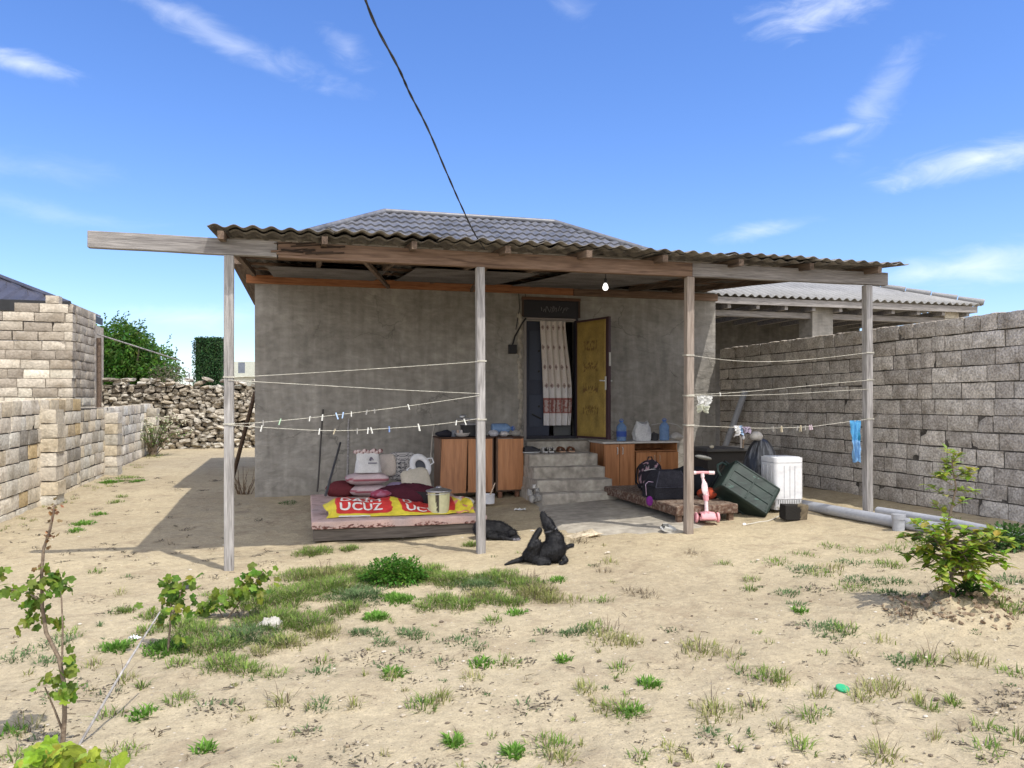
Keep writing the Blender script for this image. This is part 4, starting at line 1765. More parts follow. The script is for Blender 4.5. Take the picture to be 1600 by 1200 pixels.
# dark pan behind the bucket
mb = MB()
pp = Vector((bp_.x - .02, 9.62, BT))
mb.lathe([(.10, 0), (.17, .05), (.205, .20), (.215, .21), (.20, .205), (.165, .06), (.10, .02)], pp, 36, col=(.05, .05, .055))
o = mb.build('dark_basin', MT['any'], None, pp, smooth=50)
tag(o, 'dark metal basin half hidden behind the lidded bucket', 'basin')
# maroon blanket
mb = MB()
mb.pillow(Txyz(1.22, 9.75, BT + .10, .1), (.95, .6, .36), .7, .03, 4, 44, col=(.075, .018, .028))
o = mb.build('maroon_blanket', MT['anymatte'], None, (1.22, 9.75, BT), smooth=180)
tag(o, 'dark maroon blanket heaped behind the printed tarp', 'blanket')
# crumpled pale scarf right
mb = MB()
mb.pillow(Txyz(1.78, 9.35, BT + .07, .3), (.42, .30, .17), .8, .035, 9, 36,
          colf=lambda p: (.62, .40, .36) if nz3(p, 14, 2) > .12 else (.60, .56, .47))
o = mb.build('crumpled_scarf', MT['anymatte'], None, (1.78, 9.35, BT), smooth=180)
tag(o, 'crumpled pale scarf at the right end of the bed platform', 'scarf')
# purple-ish knot of cloth on the tarp
mb = MB()
mb.pillow(Txyz(.86, 9.42, BT + .20, .3), (.26, .16, .10), .8, .02, 6, 24, colf=lambda p: (.30, .06, .10) if nz3(p, 20, 2) > 0 else (.36, .15, .22))
o = mb.build('crumpled_cloth', MT['anymatte'], None, (.86, 9.42, BT + .15), smooth=180)
tag(o, 'small crumpled crimson cloth lying on top of the tarp', 'cloth')

# ---------------- pillows and sack at the back of the platform
py = 10.95


def sackcol(p):
    return (.60, .58, .57)


def pinkcol(p):
    z = p.z
    if -.02 < z + .02 * nz3(p, 6, 1) < .012:
        return (.33, .11, .13)
    g = 1 + .1 * nz3(p, 10, 3)
    return (.55 * g, .44 * g, .45 * g)


q = on_y(577, 770, py)
mb = MB()
mb.pillow(Txyz(q.x, py + .05, BT + .08, .02), (.56, .42, .17), .5, .018, 2, 36, colf=pinkcol)
o = mb.build('folded_bedding', MT['anymatte'], None, (q.x, py, BT), smooth=180)
tag(o, 'lower pink and white folded bedding bundle in the pile against the wall', 'bedding', 'folded bedding pile')
mb = MB()
mb.pillow(Txyz(q.x - .03, py + .03, BT + .245, -.02), (.60, .42, .18), .45, .018, 3, 36, colf=pinkcol)
o = mb.build('folded_bedding', MT['anymatte'], None, (q.x, py, BT + .16), smooth=180)
tag(o, 'upper pink and white folded bedding bundle, under the white sack', 'bedding', 'folded bedding pile')
q2 = on_y(575, 727, py - .02)
sk = thing('white_sack', (q2.x, py, BT + .33), 'white printed sack with frilled top sitting on the folded bedding', 'sack')
mb = MB()
for_s = Txyz(q2.x, py - .0, BT + .335 + .14, 0, 0, 0)


def sackfn(u, v):
    a = u * 2 * math.pi
    w = .185 - .035 * v
    t = .11 * (1 - v ** 1.6) + .02
    cs, sn = math.cos(a), math.sin(a)
    x = w * math.copysign(abs(cs) ** .45, cs)
    y = t * math.copysign(abs(sn) ** .6, sn)
    z = v * .27
    k = noise.noise(Vector((x * 14, y * 14, z * 14))) * .012
    return Vector((q2.x + x + k, py + y + k, BT + .335 + z))


mb.grid(sackfn, 48, 20, None, (.62, .61, .60), wrap=True)
mb.add([sackfn(i / 24, 0) for i in range(24)], [tuple(range(24))[::-1]], (.6, .6, .6))
mb.build('bag', MT['anymatte'], sk, smooth=180)
mb = MB()
for i in range(9):
    a = i / 8
    mb.pillow(Txyz(q2.x - .17 + a * .34, py - .0, BT + .335 + .285 + .012 * math.sin(i * 2.4)), (.085, .06, .06), .9, .012, i, 12,
              colf=lambda p: (.16, .05, .05) if nz3(p, 40, 5) > .12 else (.62, .50, .48))
mb.build('frill', MT['anymatte'], sk, smooth=180)
mb = MB()
rs = random.Random(2)
for i in range(9):
    zz = BT + .335 + .135
    mb.box((q2.x + .0 + i * .014, py - .125 + .004 * (i % 2), zz), (.009, .004, .02), None, (.12, .12, .16))
mb.box((q2.x + .03, py - .108, BT + .335 + .19), (.03, .004, .05), Matrix.Rotation(.4, 4, 'Y'), (.13, .12, .16))
mb.box((q2.x + .055, py - .106, BT + .335 + .195), (.012, .004, .05), Matrix.Rotation(-.5, 4, 'Y'), (.13, .12, .16))
mb.build('print_mark', MT['any'], sk)
q3 = on_y(606, 733, py + .12)
mb = MB()
mb.pillow(Txyz(q3.x, py + .16, BT + .41, .1, R(70), R(-14)), (.24, .34, .10), .45, .01, 5, 28, col=(.55, .48, .42))
o = mb.build('beige_cushion', MT['anymatte'], None, (q3.x, py + .16, BT + .2), smooth=180)
tag(o, 'small beige cushion standing just right of the white sack', 'cushion')


def pat(p):
    u, v = p.x * 17, p.y * 17
    fu, fv = (u % 1) - .5, (v % 1) - .5
    d = math.hypot(fu, fv)
    if d < .12 or .26 < d < .38:
        return (.045, .045, .06)
    if abs(fu) > .44 and abs(fv) < .2:
        return (.05, .05, .06)
    return (.48, .46, .44)


q4 = on_y(630, 733, py + .1)
mb = MB()
mb.pillow(Txyz(q4.x, py + .2, BT + .39, 0, R(72)), (.40, .42, .13), .35, .004, 5, 110, colf=pat)
o = mb.build('patterned_cushion', MT['anymatte'], None, (q4.x, py + .2, BT + .2), smooth=180)
tag(o, 'black and white patterned cushion leaning on the wall', 'cushion')
# white child's toilet seat
q5 = on_y(657, 728, py - .1)
ts = thing('toilet_seat', (q5.x, py - .1, BT + .4), 'white oval plastic seat with dark round opening propped on cushions', 'seat')
TM = Txyz(q5.x, py - .1, q5.z, 0, R(70), R(0)) @ Matrix.Rotation(R(25), 4, 'Z')
mb = MB(TM)


def seatfn(u, v):
    a = u * 2 * math.pi
    b = v * 2 * math.pi
    R1, r1 = .115, .042
    x = (R1 + r1 * math.cos(b)) * math.cos(a) * .92
    y = (R1 + r1 * math.cos(b)) * math.sin(a) * 1.2
    return Vector((x, y, .022 * math.sin(b)))


mb.grid(seatfn, 40, 12, None, (.60, .60, .61), wrap=True)
mb.build('ring', MT['any'], ts, smooth=180)
mb = MB(TM)
mb.lathe([(.09, -.03), (.088, -.028), (.05, -.04)], (0, 0, 0), 30, col=(.06, .065, .08), sy=1.2)
mb.build('opening', MT['any'], ts, smooth=50)
for s in (-1, 1):
    mb = MB(TM)
    mb.tube([(s * .13, -.05, 0), (s * .19, -.04, .01), (s * .20, .03, .01), (s * .135, .05, 0)], .012, 8, (.58, .58, .59))
    mb.build('handle', MT['any'], ts, smooth=60)
q6 = on_y(648, 757, py - .25)
mb = MB()
mb.pillow(Txyz(q6.x + .02, py - .25, BT + .20, .1, R(50), R(-14)), (.40, .46, .12), .4, .012, 8, 34, col=(.52, .47, .38))
o = mb.build('beige_seat_pad', MT['anymatte'], None, (q6.x, py - .25, BT), smooth=180)
tag(o, 'large beige seat pad leaning back below the white oval seat', 'cushion')
q7 = on_y(622, 758, py - .1)
mb = MB()
mb.pillow(Txyz(q7.x, py - .12, BT + .10, .2), (.34, .34, .2), .7, .02, 11, 30, col=(.25, .20, .30))
o = mb.build('purple_cloth', MT['anymatte'], None, (q7.x, py - .1, BT), smooth=180)
tag(o, 'dusty purple cloth bundle between the bedding and the beige pad', 'cloth')
q8 = on_y(533, 762, py + .05)
mb = MB()
mb.pillow(Txyz(q8.x, py + .1, BT + .09, -.2), (.42, .34, .24), .75, .025, 12, 30, col=(.13, .03, .035))
o = mb.build('maroon_bundle', MT['anymatte'], None, (q8.x, py + .1, BT), smooth=180)
tag(o, 'dark red cloth bundle left of the folded bedding pile', 'cloth')


def stick(name, u0, v0, u1, v1, y0, y1, r, m, label, cat, colr=W1):
    a, b = on_y(u0, v0, y0), on_y(u1, v1, y1)
    mb = MB()
    n = 8
    mb.tube([a.lerp(b, i / n) + Vector((nz3((i * .3, a.x, 0), 1, 1), nz3((i * .3, a.x, 5), 1, 2), 0)) * .008 for i in range(n + 1)], r, 8, colr)
    o = mb.build(name, m, None, b, smooth=60)
    return tag(o, label, cat)


stick('broom_stick', 505, 640, 496, 768, HY - .03, 11.7, .013, MT['any'], 'tall thin dark stick leaning on the wall, leftmost of the sticks', 'stick', (.06, .055, .05))
stick('metal_tube', 532, 692, 509, 774, 12.0, 9.6, .016, MT['any'], 'short dark metal tube leaning slantwise between two sticks', 'tube', (.07, .07, .075))
stick('grey_stick', 545, 655, 543, 770, HY - .03, 11.3, .017, MT['post'], 'upright grey wooden stick leaning on the wall behind the bedding', 'stick')
stick('pale_stick', 678, 663, 670, 742, 12.2, 11.4, .010, MT['any'], 'thin pale stick leaning beside the brown cabinet', 'stick', (.5, .46, .4))
a, b = at(399, 612, 13.3), at(362, 735, 13.6)
b.z = gz(b.x, b.y)
mb = MB()
mb.tube([a, a.lerp(b, .5), b], .035, 8, (.5, .45, .4))
o = mb.build('leaning_pole', MT['rafter'], None, b, smooth=60)
tag(o, 'thick dark pole leaning on the left corner of the house', 'pole')

# ---------------- brown cabinets (left)
LAM = mat('cherry_laminate', [(.27, .11, .042), (.40, .175, .072), (.45, .21, .095)], 1.6, .45, .04, 20, .4, stretch=(9, 9, .7), fine=.12, fscale=5)
LAMD = mat('dull_laminate', [(.17, .105, .07), (.235, .155, .11)], 1.6, .6, .04, 20, .3, stretch=(9, 9, .7), fine=.12, fscale=5)
KY = 11.30
cabz0, cabz1 = .205, 1.04
cab = thing('brown_cabinet', (2.3, KY + .28, .13), 'brown laminate cabinet with two bowed doors, left of the gap beside the steps', 'cabinet')
mb = MB()
mb.span((1.90, KY + .02, cabz0), (1.92, KY + .55, cabz1 - .02))
mb.span((2.70, KY + .02, cabz0), (2.72, KY + .55, cabz1 - .02))
mb.span((1.921, KY + .03, cabz0), (2.699, KY + .55, cabz0 + .018))
mb.span((1.921, KY + .53, cabz0 + .02), (2.699, KY + .545, cabz1 - .02))
mb.build('carcass', LAMD, cab, bevel=.002)
mb = MB()
mb.span((1.88, KY - .01, cabz1 - .018), (2.735, KY + .57, cabz1), (.28, .2, .17))
mb.build('top', LAMD, cab, bevel=.003)
for (x0, x1, sk_) in ((1.925, 2.315, .03), (2.325, 2.695, -.02)):
    mb = MB()
    def fn(u, v, x0=x0, x1=x1, sk_=sk_):
        return Vector((x0 + (x1 - x0) * u - (.035 * (1 - v) if sk_ > 0 else 0), KY - .005 - .02 * math.sin(u * 3.14) * (1 - v) - sk_ * (1 - v), cabz0 + .005 + v * .805))
    mb.grid(fn, 6, 8)
    mb.build('door', LAM, cab, solid=.018)
cab2 = thing('brown_cabinet', (2.97, KY + .28, .13), 'narrow brown laminate cabinet with one plain door right beside the steps', 'cabinet')
mb = MB()
mb.span((2.77, KY + .02, cabz0 + .005), (2.79, KY + .55, cabz1 - .02))
mb.span((3.165, KY + .02, cabz0 + .005), (3.185, KY + .55, cabz1 - .02))
mb.span((2.791, KY + .03, cabz0 + .005), (3.164, KY + .55, cabz0 + .03))
mb.build('carcass', LAMD, cab2, bevel=.002)
mb = MB()
mb.span((2.755, KY - .01, cabz1 - .017), (3.195, KY + .57, cabz1 + .002), (.28, .2, .17))
mb.build('top', LAMD, cab2, bevel=.003)
mb = MB()
mb.span((2.785, KY - .018, cabz0 + .03), (3.183, KY - .0, cabz1 - .03))
mb.build('door', LAM, cab2, bevel=.002)
for c, xs in ((cab, (1.95, 2.65)), (cab2, (2.83, 3.10))):
    mb_ = None
    for x in xs:
        for y in (KY + .06, KY + .5):
            mb = MB()
            mb.span((x - .03, y - .03, .05), (x + .03, y + .03, cabz0 - .002), (.9, .7, .6))
            mb.build('leg', LAMD, c)
# things on the cabinets
CT = cabz1 + .003
BLUE_G = mat('blue_bottle_plastic', [(.22, .36, .62), (.30, .46, .70)], 5, .12, .05, 30, .5, trans=.55, fine=.1)
CLEAR = mat('clear_bag_plastic', [(.62, .62, .63), (.74, .74, .75)], 8, .35, .3, 40, .5, trans=.25, fine=.15)


def big_bottle(M, label, name='water_bottle', lab=True, s=1.0):
    o = M.to_translation()
    t = thing(name, o, label, 'bottle')
    mb = MB(M)
    prof = [(.05, 0), (.078, .006), (.083, .03)]
    for k in range(6):
        prof += [(.083, .035 + k * .03), (.079, .045 + k * .03), (.083, .055 + k * .03)]
    prof += [(.083, .225), (.075, .25), (.05, .285), (.026, .305), (.024, .315)]
    mb.lathe([(r * s, z * s) for r, z in prof], (0, 0, 0), 28)
    mb.build('body', BLUE_G, t, smooth=50)
    mb = MB(M)
    mb.lathe([(.026 * s, .315 * s), (.027 * s, .318 * s), (.027 * s, .34 * s), (.024 * s, .344 * s)], (0, 0, 0), 20, col=(.06, .14, .42))
    mb.tube([(-.03 * s, 0, .322 * s), (-.035 * s, 0, .35 * s), (0, 0, .372 * s), (.035 * s, 0, .35 * s), (.03 * s, 0, .322 * s)], .006 * s, 6, (.06, .14, .42))
    mb.build('cap', MT['any'], t, smooth=50)
    if lab:
        mb = MB(M)
        mb.lathe([(.0835 * s, .075 * s), (.0855 * s, .076 * s), (.0855 * s, .165 * s), (.0835 * s, .166 * s)], (0, 0, 0), 28,
                 colf=lambda th, z: (.72, .74, .78) if (abs(math.sin(th * 3)) < .3 and .1 * s < z < .15 * s) else (.03, .07, .30))
        mb.build('paper_label', MT['any'], t, smooth=50)
    return t


b = on_y(785, 668, KY + .2)
big_bottle(Txyz(b.x - .17, KY + .22, CT + .115, 0, 0, R(90)), 'blue plastic water bottle lying on its side on the cabinet', lab=False)
rs = random.Random(6)
for (u, w, h, name, label, colr) in ((770, .16, .10, 'plastic_bag', 'crumpled clear plastic bag under the lying blue bottle', (.8, .8, .85)),
                                     (787, .15, .09, 'plastic_bag', 'crumpled whitish plastic bag at the front of the narrow cabinet', (.95, .9, .88)),
                                     (806, .17, .09, 'plastic_bag', 'crumpled grey plastic bag at the right end of the cabinets', (.55, .52, .48))):
    b = on_y(u, 676, KY + .15)
    mb = MB()
    mb.pillow(Txyz(b.x, KY + .13, CT + h / 2 - .006, rs.uniform(0, 2)), (w, .14, h), .8, .02, int(u), 24, col=colr)
    o = mb.build(name, CLEAR, None, (b.x, KY + .13, CT), smooth=180)
    tag(o, label, 'bag')
# stove / pot stack behind the post
b = on_y(733, 680, KY + .25)
pt = thing('cooking_pot', (b.x, KY + .27, CT), 'large black cooking pot on the cabinet behind the second post', 'pot')
mb = MB()
mb.lathe([(.10, 0), (.125, .01), (.13, .16), (.136, .17), (.13, .175)], (b.x, KY + .27, CT), 30, col=(.03, .03, .032))
mb.build('body', MT['any'], pt, smooth=50)
mb = MB()
mb.lathe([(.137, .176), (.137, .184), (.10, .20), (.03, .21), (.012, .215), (.016, .235), (.006, .24)], (b.x, KY + .27, CT), 30, col=(.30, .29, .30))
mb.build('lid', MT['any'], pt, smooth=50)
rk = thing('dish_rack', (b.x - .05, KY + .3, CT + .25), 'small steel dish rack balanced on top of the black pot', 'rack')
mb = MB()
for k in range(5):
    mb.tube([(b.x - .17, KY + .2 + k * .05, CT + .26), (b.x + .16, KY + .2 + k * .05, CT + .27)], .006, 6, (.32, .32, .33))
for x in (-.17, 0, .16):
    mb.tube([(b.x + x, KY + .18, CT + .262), (b.x + x, KY + .42, CT + .268)], .007, 6, (.30, .3, .31))
mb.build('wire_frame', MT['any'], rk, smooth=60)
mb = MB()
ell(mb, (b.x - .10, KY + .28, CT + .30), (.045, .04, .035), 12)
mb.tube([(b.x - .10, KY + .28, CT + .33), (b.x - .04, KY + .26, CT + .315)], .008, 6)
o = mb.build('kettle_lid', MT['metal'], rk, smooth=60)
b2 = on_y(692, 679, KY + .2)
mb = MB()
mb.pillow(Txyz(b2.x + .03, KY + .22, CT + .045, .1), (.28, .16, .10), .8, .03, 31, 24, col=(.03, .03, .04))
o = mb.build('black_bag', MT['anymatte'], None, (b2.x, KY + .2, CT), smooth=180)
tag(o, 'flat black bag lying at the left end of the cabinet top', 'bag')
b3 = on_y(706, 676, KY + .2)
mb = MB()
mb.lathe([(.03, 0), (.034, .004), (.034, .09), (.03, .095)], (b3.x + .03, KY + .2, CT), 18, col=(.35, .37, .42))
o = mb.build('glass_jar', CLEAR, None, (b3.x + .03, KY + .2, CT), smooth=50)
tag(o, 'small greyish jar between the black bag and the white dish', 'jar')
b4 = on_y(723, 680, KY + .1)
mb = MB()
mb.lathe([(.05, 0), (.09, .015), (.115, .055), (.118, .06), (.11, .056), (.085, .022), (.04, .012)], (b4.x, KY + .12, CT), 30, col=(.55, .52, .50))
o = mb.build('white_dish', MT['any'], None, (b4.x, KY + .12, CT), smooth=50)
tag(o, 'shallow white dish at the front edge of the cabinet', 'dish')
mb = MB()
for k in range(5):
    mb.lathe([(.016, 0), (.02, .004), (.02, .09 - .01 * k), (.012, .1)], (b4.x - .05 + k * .028, KY + .22 + .02 * (k % 2), CT), 12, col=[(.5, .36, .28), (.4, .4, .42), (.55, .5, .48), (.25, .2, .2), (.45, .42, .5)][k])
    o = mb.build('spice_jar', MT['any'], None, (b4.x - .05 + k * .028, KY + .22, CT), smooth=50)
    tag(o, ['squat tan spice jar', 'grey spice jar', 'whitish spice jar', 'dark brown spice jar', 'lilac spice jar'][k] + ' behind the shallow white dish', 'jar', 'spice jars behind the dish')
    mb = MB()
# white saucepan under the cabinet
b = on_ground(768, 786, .04)
sp_ = thing('white_saucepan', (b.x, b.y, b.z), 'white enamel saucepan with pale handle on the ground in front of the cabinets', 'saucepan')
mb = MB()
mb.lathe([(.085, 0), (.095, .006), (.10, .13), (.105, .136), (.098, .134), (.092, .02), (.05, .012)], (b.x - .03, b.y + .1, b.z - .02), 30, col=(.72, .73, .76))
mb.build('body', MT['any'], sp_, smooth=50)
mb = MB()
mb.tube([(b.x + .01, b.y + .12, b.z + .10), (b.x + .10, b.y + .2, b.z + .26)], .010, 8, (.55, .42, .30))
mb.build('handle', MT['any'], sp_, smooth=50)

# ---------------- shoes on the landing
def shoe(name, p, rz, L, w, h, colr, sole, label, open_=False):
    t = thing(name, p, label, 'shoe', 'shoes on the top step')
    M = Txyz(*p, rz)
    mb = MB(M)
    N = 12

    def outl(s):
        return w / 2 * (.78 + .30 * math.sin(math.pi * (s ** .8))) * (1 - .55 * max(0, (s - .8) / .2) ** 2) * (1 - .35 * max(0, (.12 - s) / .12) ** 2)
    vs, fs = [], []
    for z in (0, .016):
        for i in range(N + 1):
            s = i / N
            vs.append((-outl(s), s * L, z))
        for i in range(N, -1, -1):
            s = i / N
            vs.append((outl(s), s * L, z))
    n = 2 * (N + 1)
    fs = [tuple(range(n))[::-1], tuple(range(n, 2 * n))] + [(i, (i + 1) % n, n + (i + 1) % n, n + i) for i in range(n)]
    mb.add(vs, fs, sole)
    mb.build('sole', MT['any'], t)
    mb = MB(M)

    def up(u, v):
        s = .02 + .96 * v
        a = math.pi * u
        hh = h * (1.0 if s < .35 else max(.35, 1 - (s - .35) * 1.15))
        o = outl(s) * .94
        cut = 1.0
        if s < (.5 if not open_ else .45):
            cut = .86
        x = -o * math.copysign(abs(math.cos(a)) ** .7, math.cos(a)) * (1 if True else cut)
        z = .016 + hh * abs(math.sin(a)) ** .6
        if s < .45 and .3 < u < .7:
            z -= hh * .5 * math.sin((u - .3) / .4 * math.pi)
        return Vector((x, s * L, z))
    if not open_:
        mb.grid(up, 14, 14, lambda u, v: tuple(c * (.25 if (v < .42 and .3 < u < .7) else 1) for c in colr))
        mb.build('upper', MT['anymatte'], t, smooth=60)
    else:
        for s0 in (.3, .5, .72):
            o = outl(s0)
            mb.tube([(-o, s0 * L, .014), (-o * .75, (s0 + .02) * L, .014 + h * .7), (0, (s0 + .03) * L, .014 + h), (o * .75, (s0 + .02) * L, .014 + h * .7), (o, s0 * L, .014)], .011, 6, colr)
        mb.build('strap', MT['anymatte'], t, smooth=60)


LZ = .79
zs = lambda u, v: on_ground(u, v)
ly = 11.22
for (u, rz, L, w, h, c, so, lab, op) in (
        (818, R(-78), .27, .10, .085, (.045, .045, .05), (.42, .42, .42), 'black sneaker with pale sole, turned sideways at the left end of the step', False),
        (821, R(-72), .27, .10, .09, (.05, .052, .055), (.45, .45, .45), 'black sneaker with pale sole, just behind its twin', False),
        (853, R(-4), .24, .09, .075, (.46, .45, .43), (.55, .54, .52), 'left shoe of the whitish pair in the middle of the step', False),
        (862, R(-12), .24, .09, .075, (.46, .45, .43), (.55, .54, .52), 'right shoe of the whitish pair in the middle of the step', False),
        (881, R(4), .25, .10, .06, (.13, .06, .035), (.42, .27, .18), 'left sandal of the brown strappy pair on the step', True),
        (895, R(-4), .25, .10, .06, (.13, .06, .035), (.42, .27, .18), 'right sandal of the brown strappy pair on the step', True)):
    yy = ly + (.12 if u == 821 else 0)
    p = on_y(u, 706, yy)
    shoe('sandal' if op else 'shoe', (p.x, yy, LZ + .004), rz, L, w, h, c, so, lab, op)

# ---------------- door curtain
CX0, CX1 = 3.84, 4.36
cz0, cz1 = 1.17, 2.955


def cur(u, v):
    tp = .5 + .5 * v
    f = math.sin(u * 6.28 * 4.5 + .5 * math.sin(v * 3)) * (.03 + .008 * math.sin(u * 9))
    x = CX0 + .05 * (1 - v) + (CX1 - CX0) * u * (.93 + .05 * math.sin(v * 5)) + .012 * math.sin(v * 4)
    y = HY + .045 + f * (.6 + .4 * (1 - v)) - .02 * (1 - v)
    return Vector((x, y, cz0 + v * (cz1 - cz0)))


def curcol(u, v):
    h = v
    bg = (.64, .585, .55) if h > .37 else (.66, .64, .645)
    if .13 < h < .25:
        k = noise.noise(Vector((u * 20, h * 50, 3))) + .4 * math.sin(u * 45)
        bg = (.30, .13, .12) if k > .05 else (.48, .38, .36)
    if .245 < h < .262 or .118 < h < .13 or .10 < h < .106:
        bg = (.32, .14, .13)
    for hv in (.94, .75, .56, .38):
        for uu in (.1, .30, .52, .74, .92):
            du, dv_ = (u - uu - .03 * math.sin(hv * 40)) / .045, (h - hv) / .026
            r = abs(du) + abs(dv_)
            if r < .45:
                bg = (.12, .08, .09)
            elif r < .75:
                bg = (.48, .40, .36)
            elif r < 1.0:
                bg = (.18, .10, .10)
    return bg


crt = thing('door_curtain', (4.1, HY + .05, 2.95), 'white patterned curtain with reddish border hanging in the doorway', 'curtain')
mb = MB()
mb.grid(cur, 110, 150, curcol)
mb.build('cloth', MT['anymatte'], crt, smooth=180)
mb = MB()
mb.tube([(DX0 + .05, HY + .045, 2.957), (DX1 - .05, HY + .045, 2.957)], .008, 8, (.4, .38, .36))
mb.build('curtain_rod', MT['any'], crt, smooth=60)

# ---------------- right counter with doors
CYF, CTZ = 11.46, .93
ctr_ = thing('kitchen_counter', (5.2, CYF + .3, .2), 'brown laminate kitchen counter with pale worktop right of the steps', 'counter')
mb = MB()
x0, x1, xm = 4.56, 5.86, 5.10
mb.span((x0, CYF + .02, .16), (x0 + .018, CYF + .62, CTZ - .03))
mb.span((x1 - .018, CYF + .02, .16), (x1, CYF + .62, CTZ - .03))
mb.span((xm - .009, CYF + .022, .16), (xm + .009, CYF + .60, CTZ - .031))
mb.span((x0 + .019, CYF + .03, .17), (x1 - .019, CYF + .61, .19))
mb.span((x0 + .019, CYF + .6, .191), (x1 - .019, CYF + .615, CTZ - .031))
mb.span((xm + .01, CYF + .025, CTZ - .165), (x1 - .019, CYF + .6, CTZ - .15))
mb.build('carcass', LAM, ctr_, bevel=.002)
mb = MB()
mb.span((x0 - .02, CYF - .02, CTZ - .028), (x1 + .02, CYF + .64, CTZ), (.50, .48, .45))
mb.build('worktop', MT['any'], ctr_, bevel=.004)
for k, (a, b, zt) in enumerate(((x0 + .005, 4.825, CTZ - .04), (4.835, xm - .012, CTZ - .04), (xm + .012, 5.47, CTZ - .175), (5.48, x1 - .005, CTZ - .175))):
    mb = MB()
    mb.span((a, CYF - .018 - .002 * k, .19), (b, CYF + .0, zt))
    d = mb.build('door', LAM, ctr_, bevel=.002)
    hx_ = b - .04 if k % 2 == 0 else a + .04
    mb = MB()
    mb.tube([(hx_, CYF - .02, zt - .05), (hx_, CYF - .045, zt - .055), (hx_, CYF - .045, zt - .15), (hx_, CYF - .02, zt - .155)], .007, 8, (.42, .30, .2) if k > 1 else (.5, .5, .48))
    mb.build('handle', MT['any'], d, smooth=50)
b = on_y(971, 688, CYF + .2)
big_bottle(Txyz(b.x, CYF + .2, CTZ + .001), 'blue five-litre water bottle with label beside the open door', s=.98)
b = on_y(1038, 688, CYF + .2)
big_bottle(Txyz(b.x, CYF + .2, CTZ + .001), 'plain blue five-litre water bottle at the right of the white bag', lab=False, s=1.0)
b = on_y(1003, 688, CYF + .22)
mb = MB()


def bagfn(u, v):
    a = u * 6.2832
    w = .165 * (1 - .28 * v ** 2) * (.86 + .14 * math.sin(v * 3.1))
    d = .11 * (1 - .6 * v)
    cs, sn = math.cos(a), math.sin(a)
    k = 1 + .16 * noise.noise(Vector((cs * 2.2, sn * 2.2, v * 3.5))) + .08 * noise.noise(Vector((cs * 6, sn * 6, v * 7)))
    return Vector((b.x + w * math.copysign(abs(cs) ** .6, cs) * k, CYF + .22 + d * sn * k, CTZ + .002 + .30 * v + (.03 * math.sin(a * 2 + 1) if v > .9 else 0)))


mb.grid(bagfn, 48, 24, None, (1.05, 1.05, 1.06), wrap=True)
mb.add([bagfn(i / 24, 0) for i in range(24)], [tuple(range(24))[::-1]])
mb.add([bagfn(i / 24, 1) for i in range(24)], [tuple(range(24))])
o = mb.build('carrier_bag', mat('white_carrier_bag', [(.55, .55, .55), (.68, .68, .68)], 8, .4, .25, 40, .4, fine=.12, sub=.25), None, (b.x, CYF + .22, CTZ), smooth=180)
tag(o, 'full white carrier bag standing on the worktop between the two bottles', 'bag')
b = on_y(1023, 686, CYF + .25)
mb = MB()
mb.lathe([(.05, 0), (.075, .006), (.08, .10), (.084, .105)], (b.x, CYF + .28, CTZ + .001), 26, col=(.05, .05, .055))
mb.tube([(b.x - .07, CYF + .25, CTZ + .09), (b.x - .14, CYF + .2, CTZ + .12)], .010, 6, (.04, .04, .04))
mb.lathe([(.08, .106), (.04, .125), (.012, .128), (.012, .145)], (b.x, CYF + .28, CTZ + .001), 26, col=(.07, .07, .075))
o = mb.build('black_saucepan', MT['any'], None, (b.x, CYF + .28, CTZ), smooth=50)
tag(o, 'small black saucepan between the white bag and plain bottle', 'saucepan')
b = on_y(1056, 684, CYF + .2)
mb = MB()
mb.pillow(Txyz(b.x, CYF + .18, CTZ + .055, .2), (.24, .16, .12), .8, .028, 41, 28, col=(.72, .69, .64))
o = mb.build('plastic_bag', CLEAR, None, (b.x, CYF + .18, CTZ), smooth=180)
tag(o, 'small crumpled white bag at the right end of the worktop', 'bag')
mb = MB()
pts = [on_y(u, v, CYF + .4) for u, v in ((1018, 664), (1030, 662), (1045, 661), (1058, 664), (1068, 672), (1075, 690))]
mb.tube(pts, .008, 8, (.4, .39, .37))
o = mb.build('grey_hose', MT['any'], None, pts[0], smooth=60)
tag(o, 'thin grey hose arching behind the bottles on the worktop', 'hose')

# ---------------- narrow bench platform (right)
bch = thing('low_bench', (4.55, 9.2, .15), 'low bench with worn brown carpet cover and wooden legs', 'bench')
bx0, bx1, by0, by1 = 4.12, 4.93, 8.10, 10.35
bz = .36


def carpet(p, f):
    k = noise.noise(p * 30) + .5 * noise.noise(p * 70)
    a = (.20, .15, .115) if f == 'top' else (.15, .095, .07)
    if k > .2:
        return (.10, .06, .045)
    if k < -.25:
        return (.24, .19, .15)
    return a


mb = MB()
gbox(mb, bx0, bx1, by0, by1, bz - .12, bz, 60, 130, 12, carpet, .02, .006, 2)
mb.build('carpet_top', MT['anymatte'], bch, smooth=60)
for x in (bx0 + .07, bx1 - .07):
    for y in (by0 + .07, by1 - .1):
        mb = MB()
        mb.span((x - .03, y - .03, .02), (x + .03, y + .03, bz - .121))
        mb.build('leg', MT['beam_b'], bch)
# backpack
b = on_ground(1018, 768, bz)
bpk = thing('backpack', (b.x, 9.45, bz), 'black floral backpack standing on the bench with purple pouch beside it', 'backpack')
bpx = at(1022, 745, depth((b.x, 9.45))).x
mb = MB()


def flo(p):
    k = noise.noise(p * 26 + Vector((3, 1, 0))) + .4 * noise.noise(p * 60)
    if k > .34:
        return (.35, .22, .26)
    if k > .28:
        return (.12, .14, .14)
    return (.022, .02, .026)


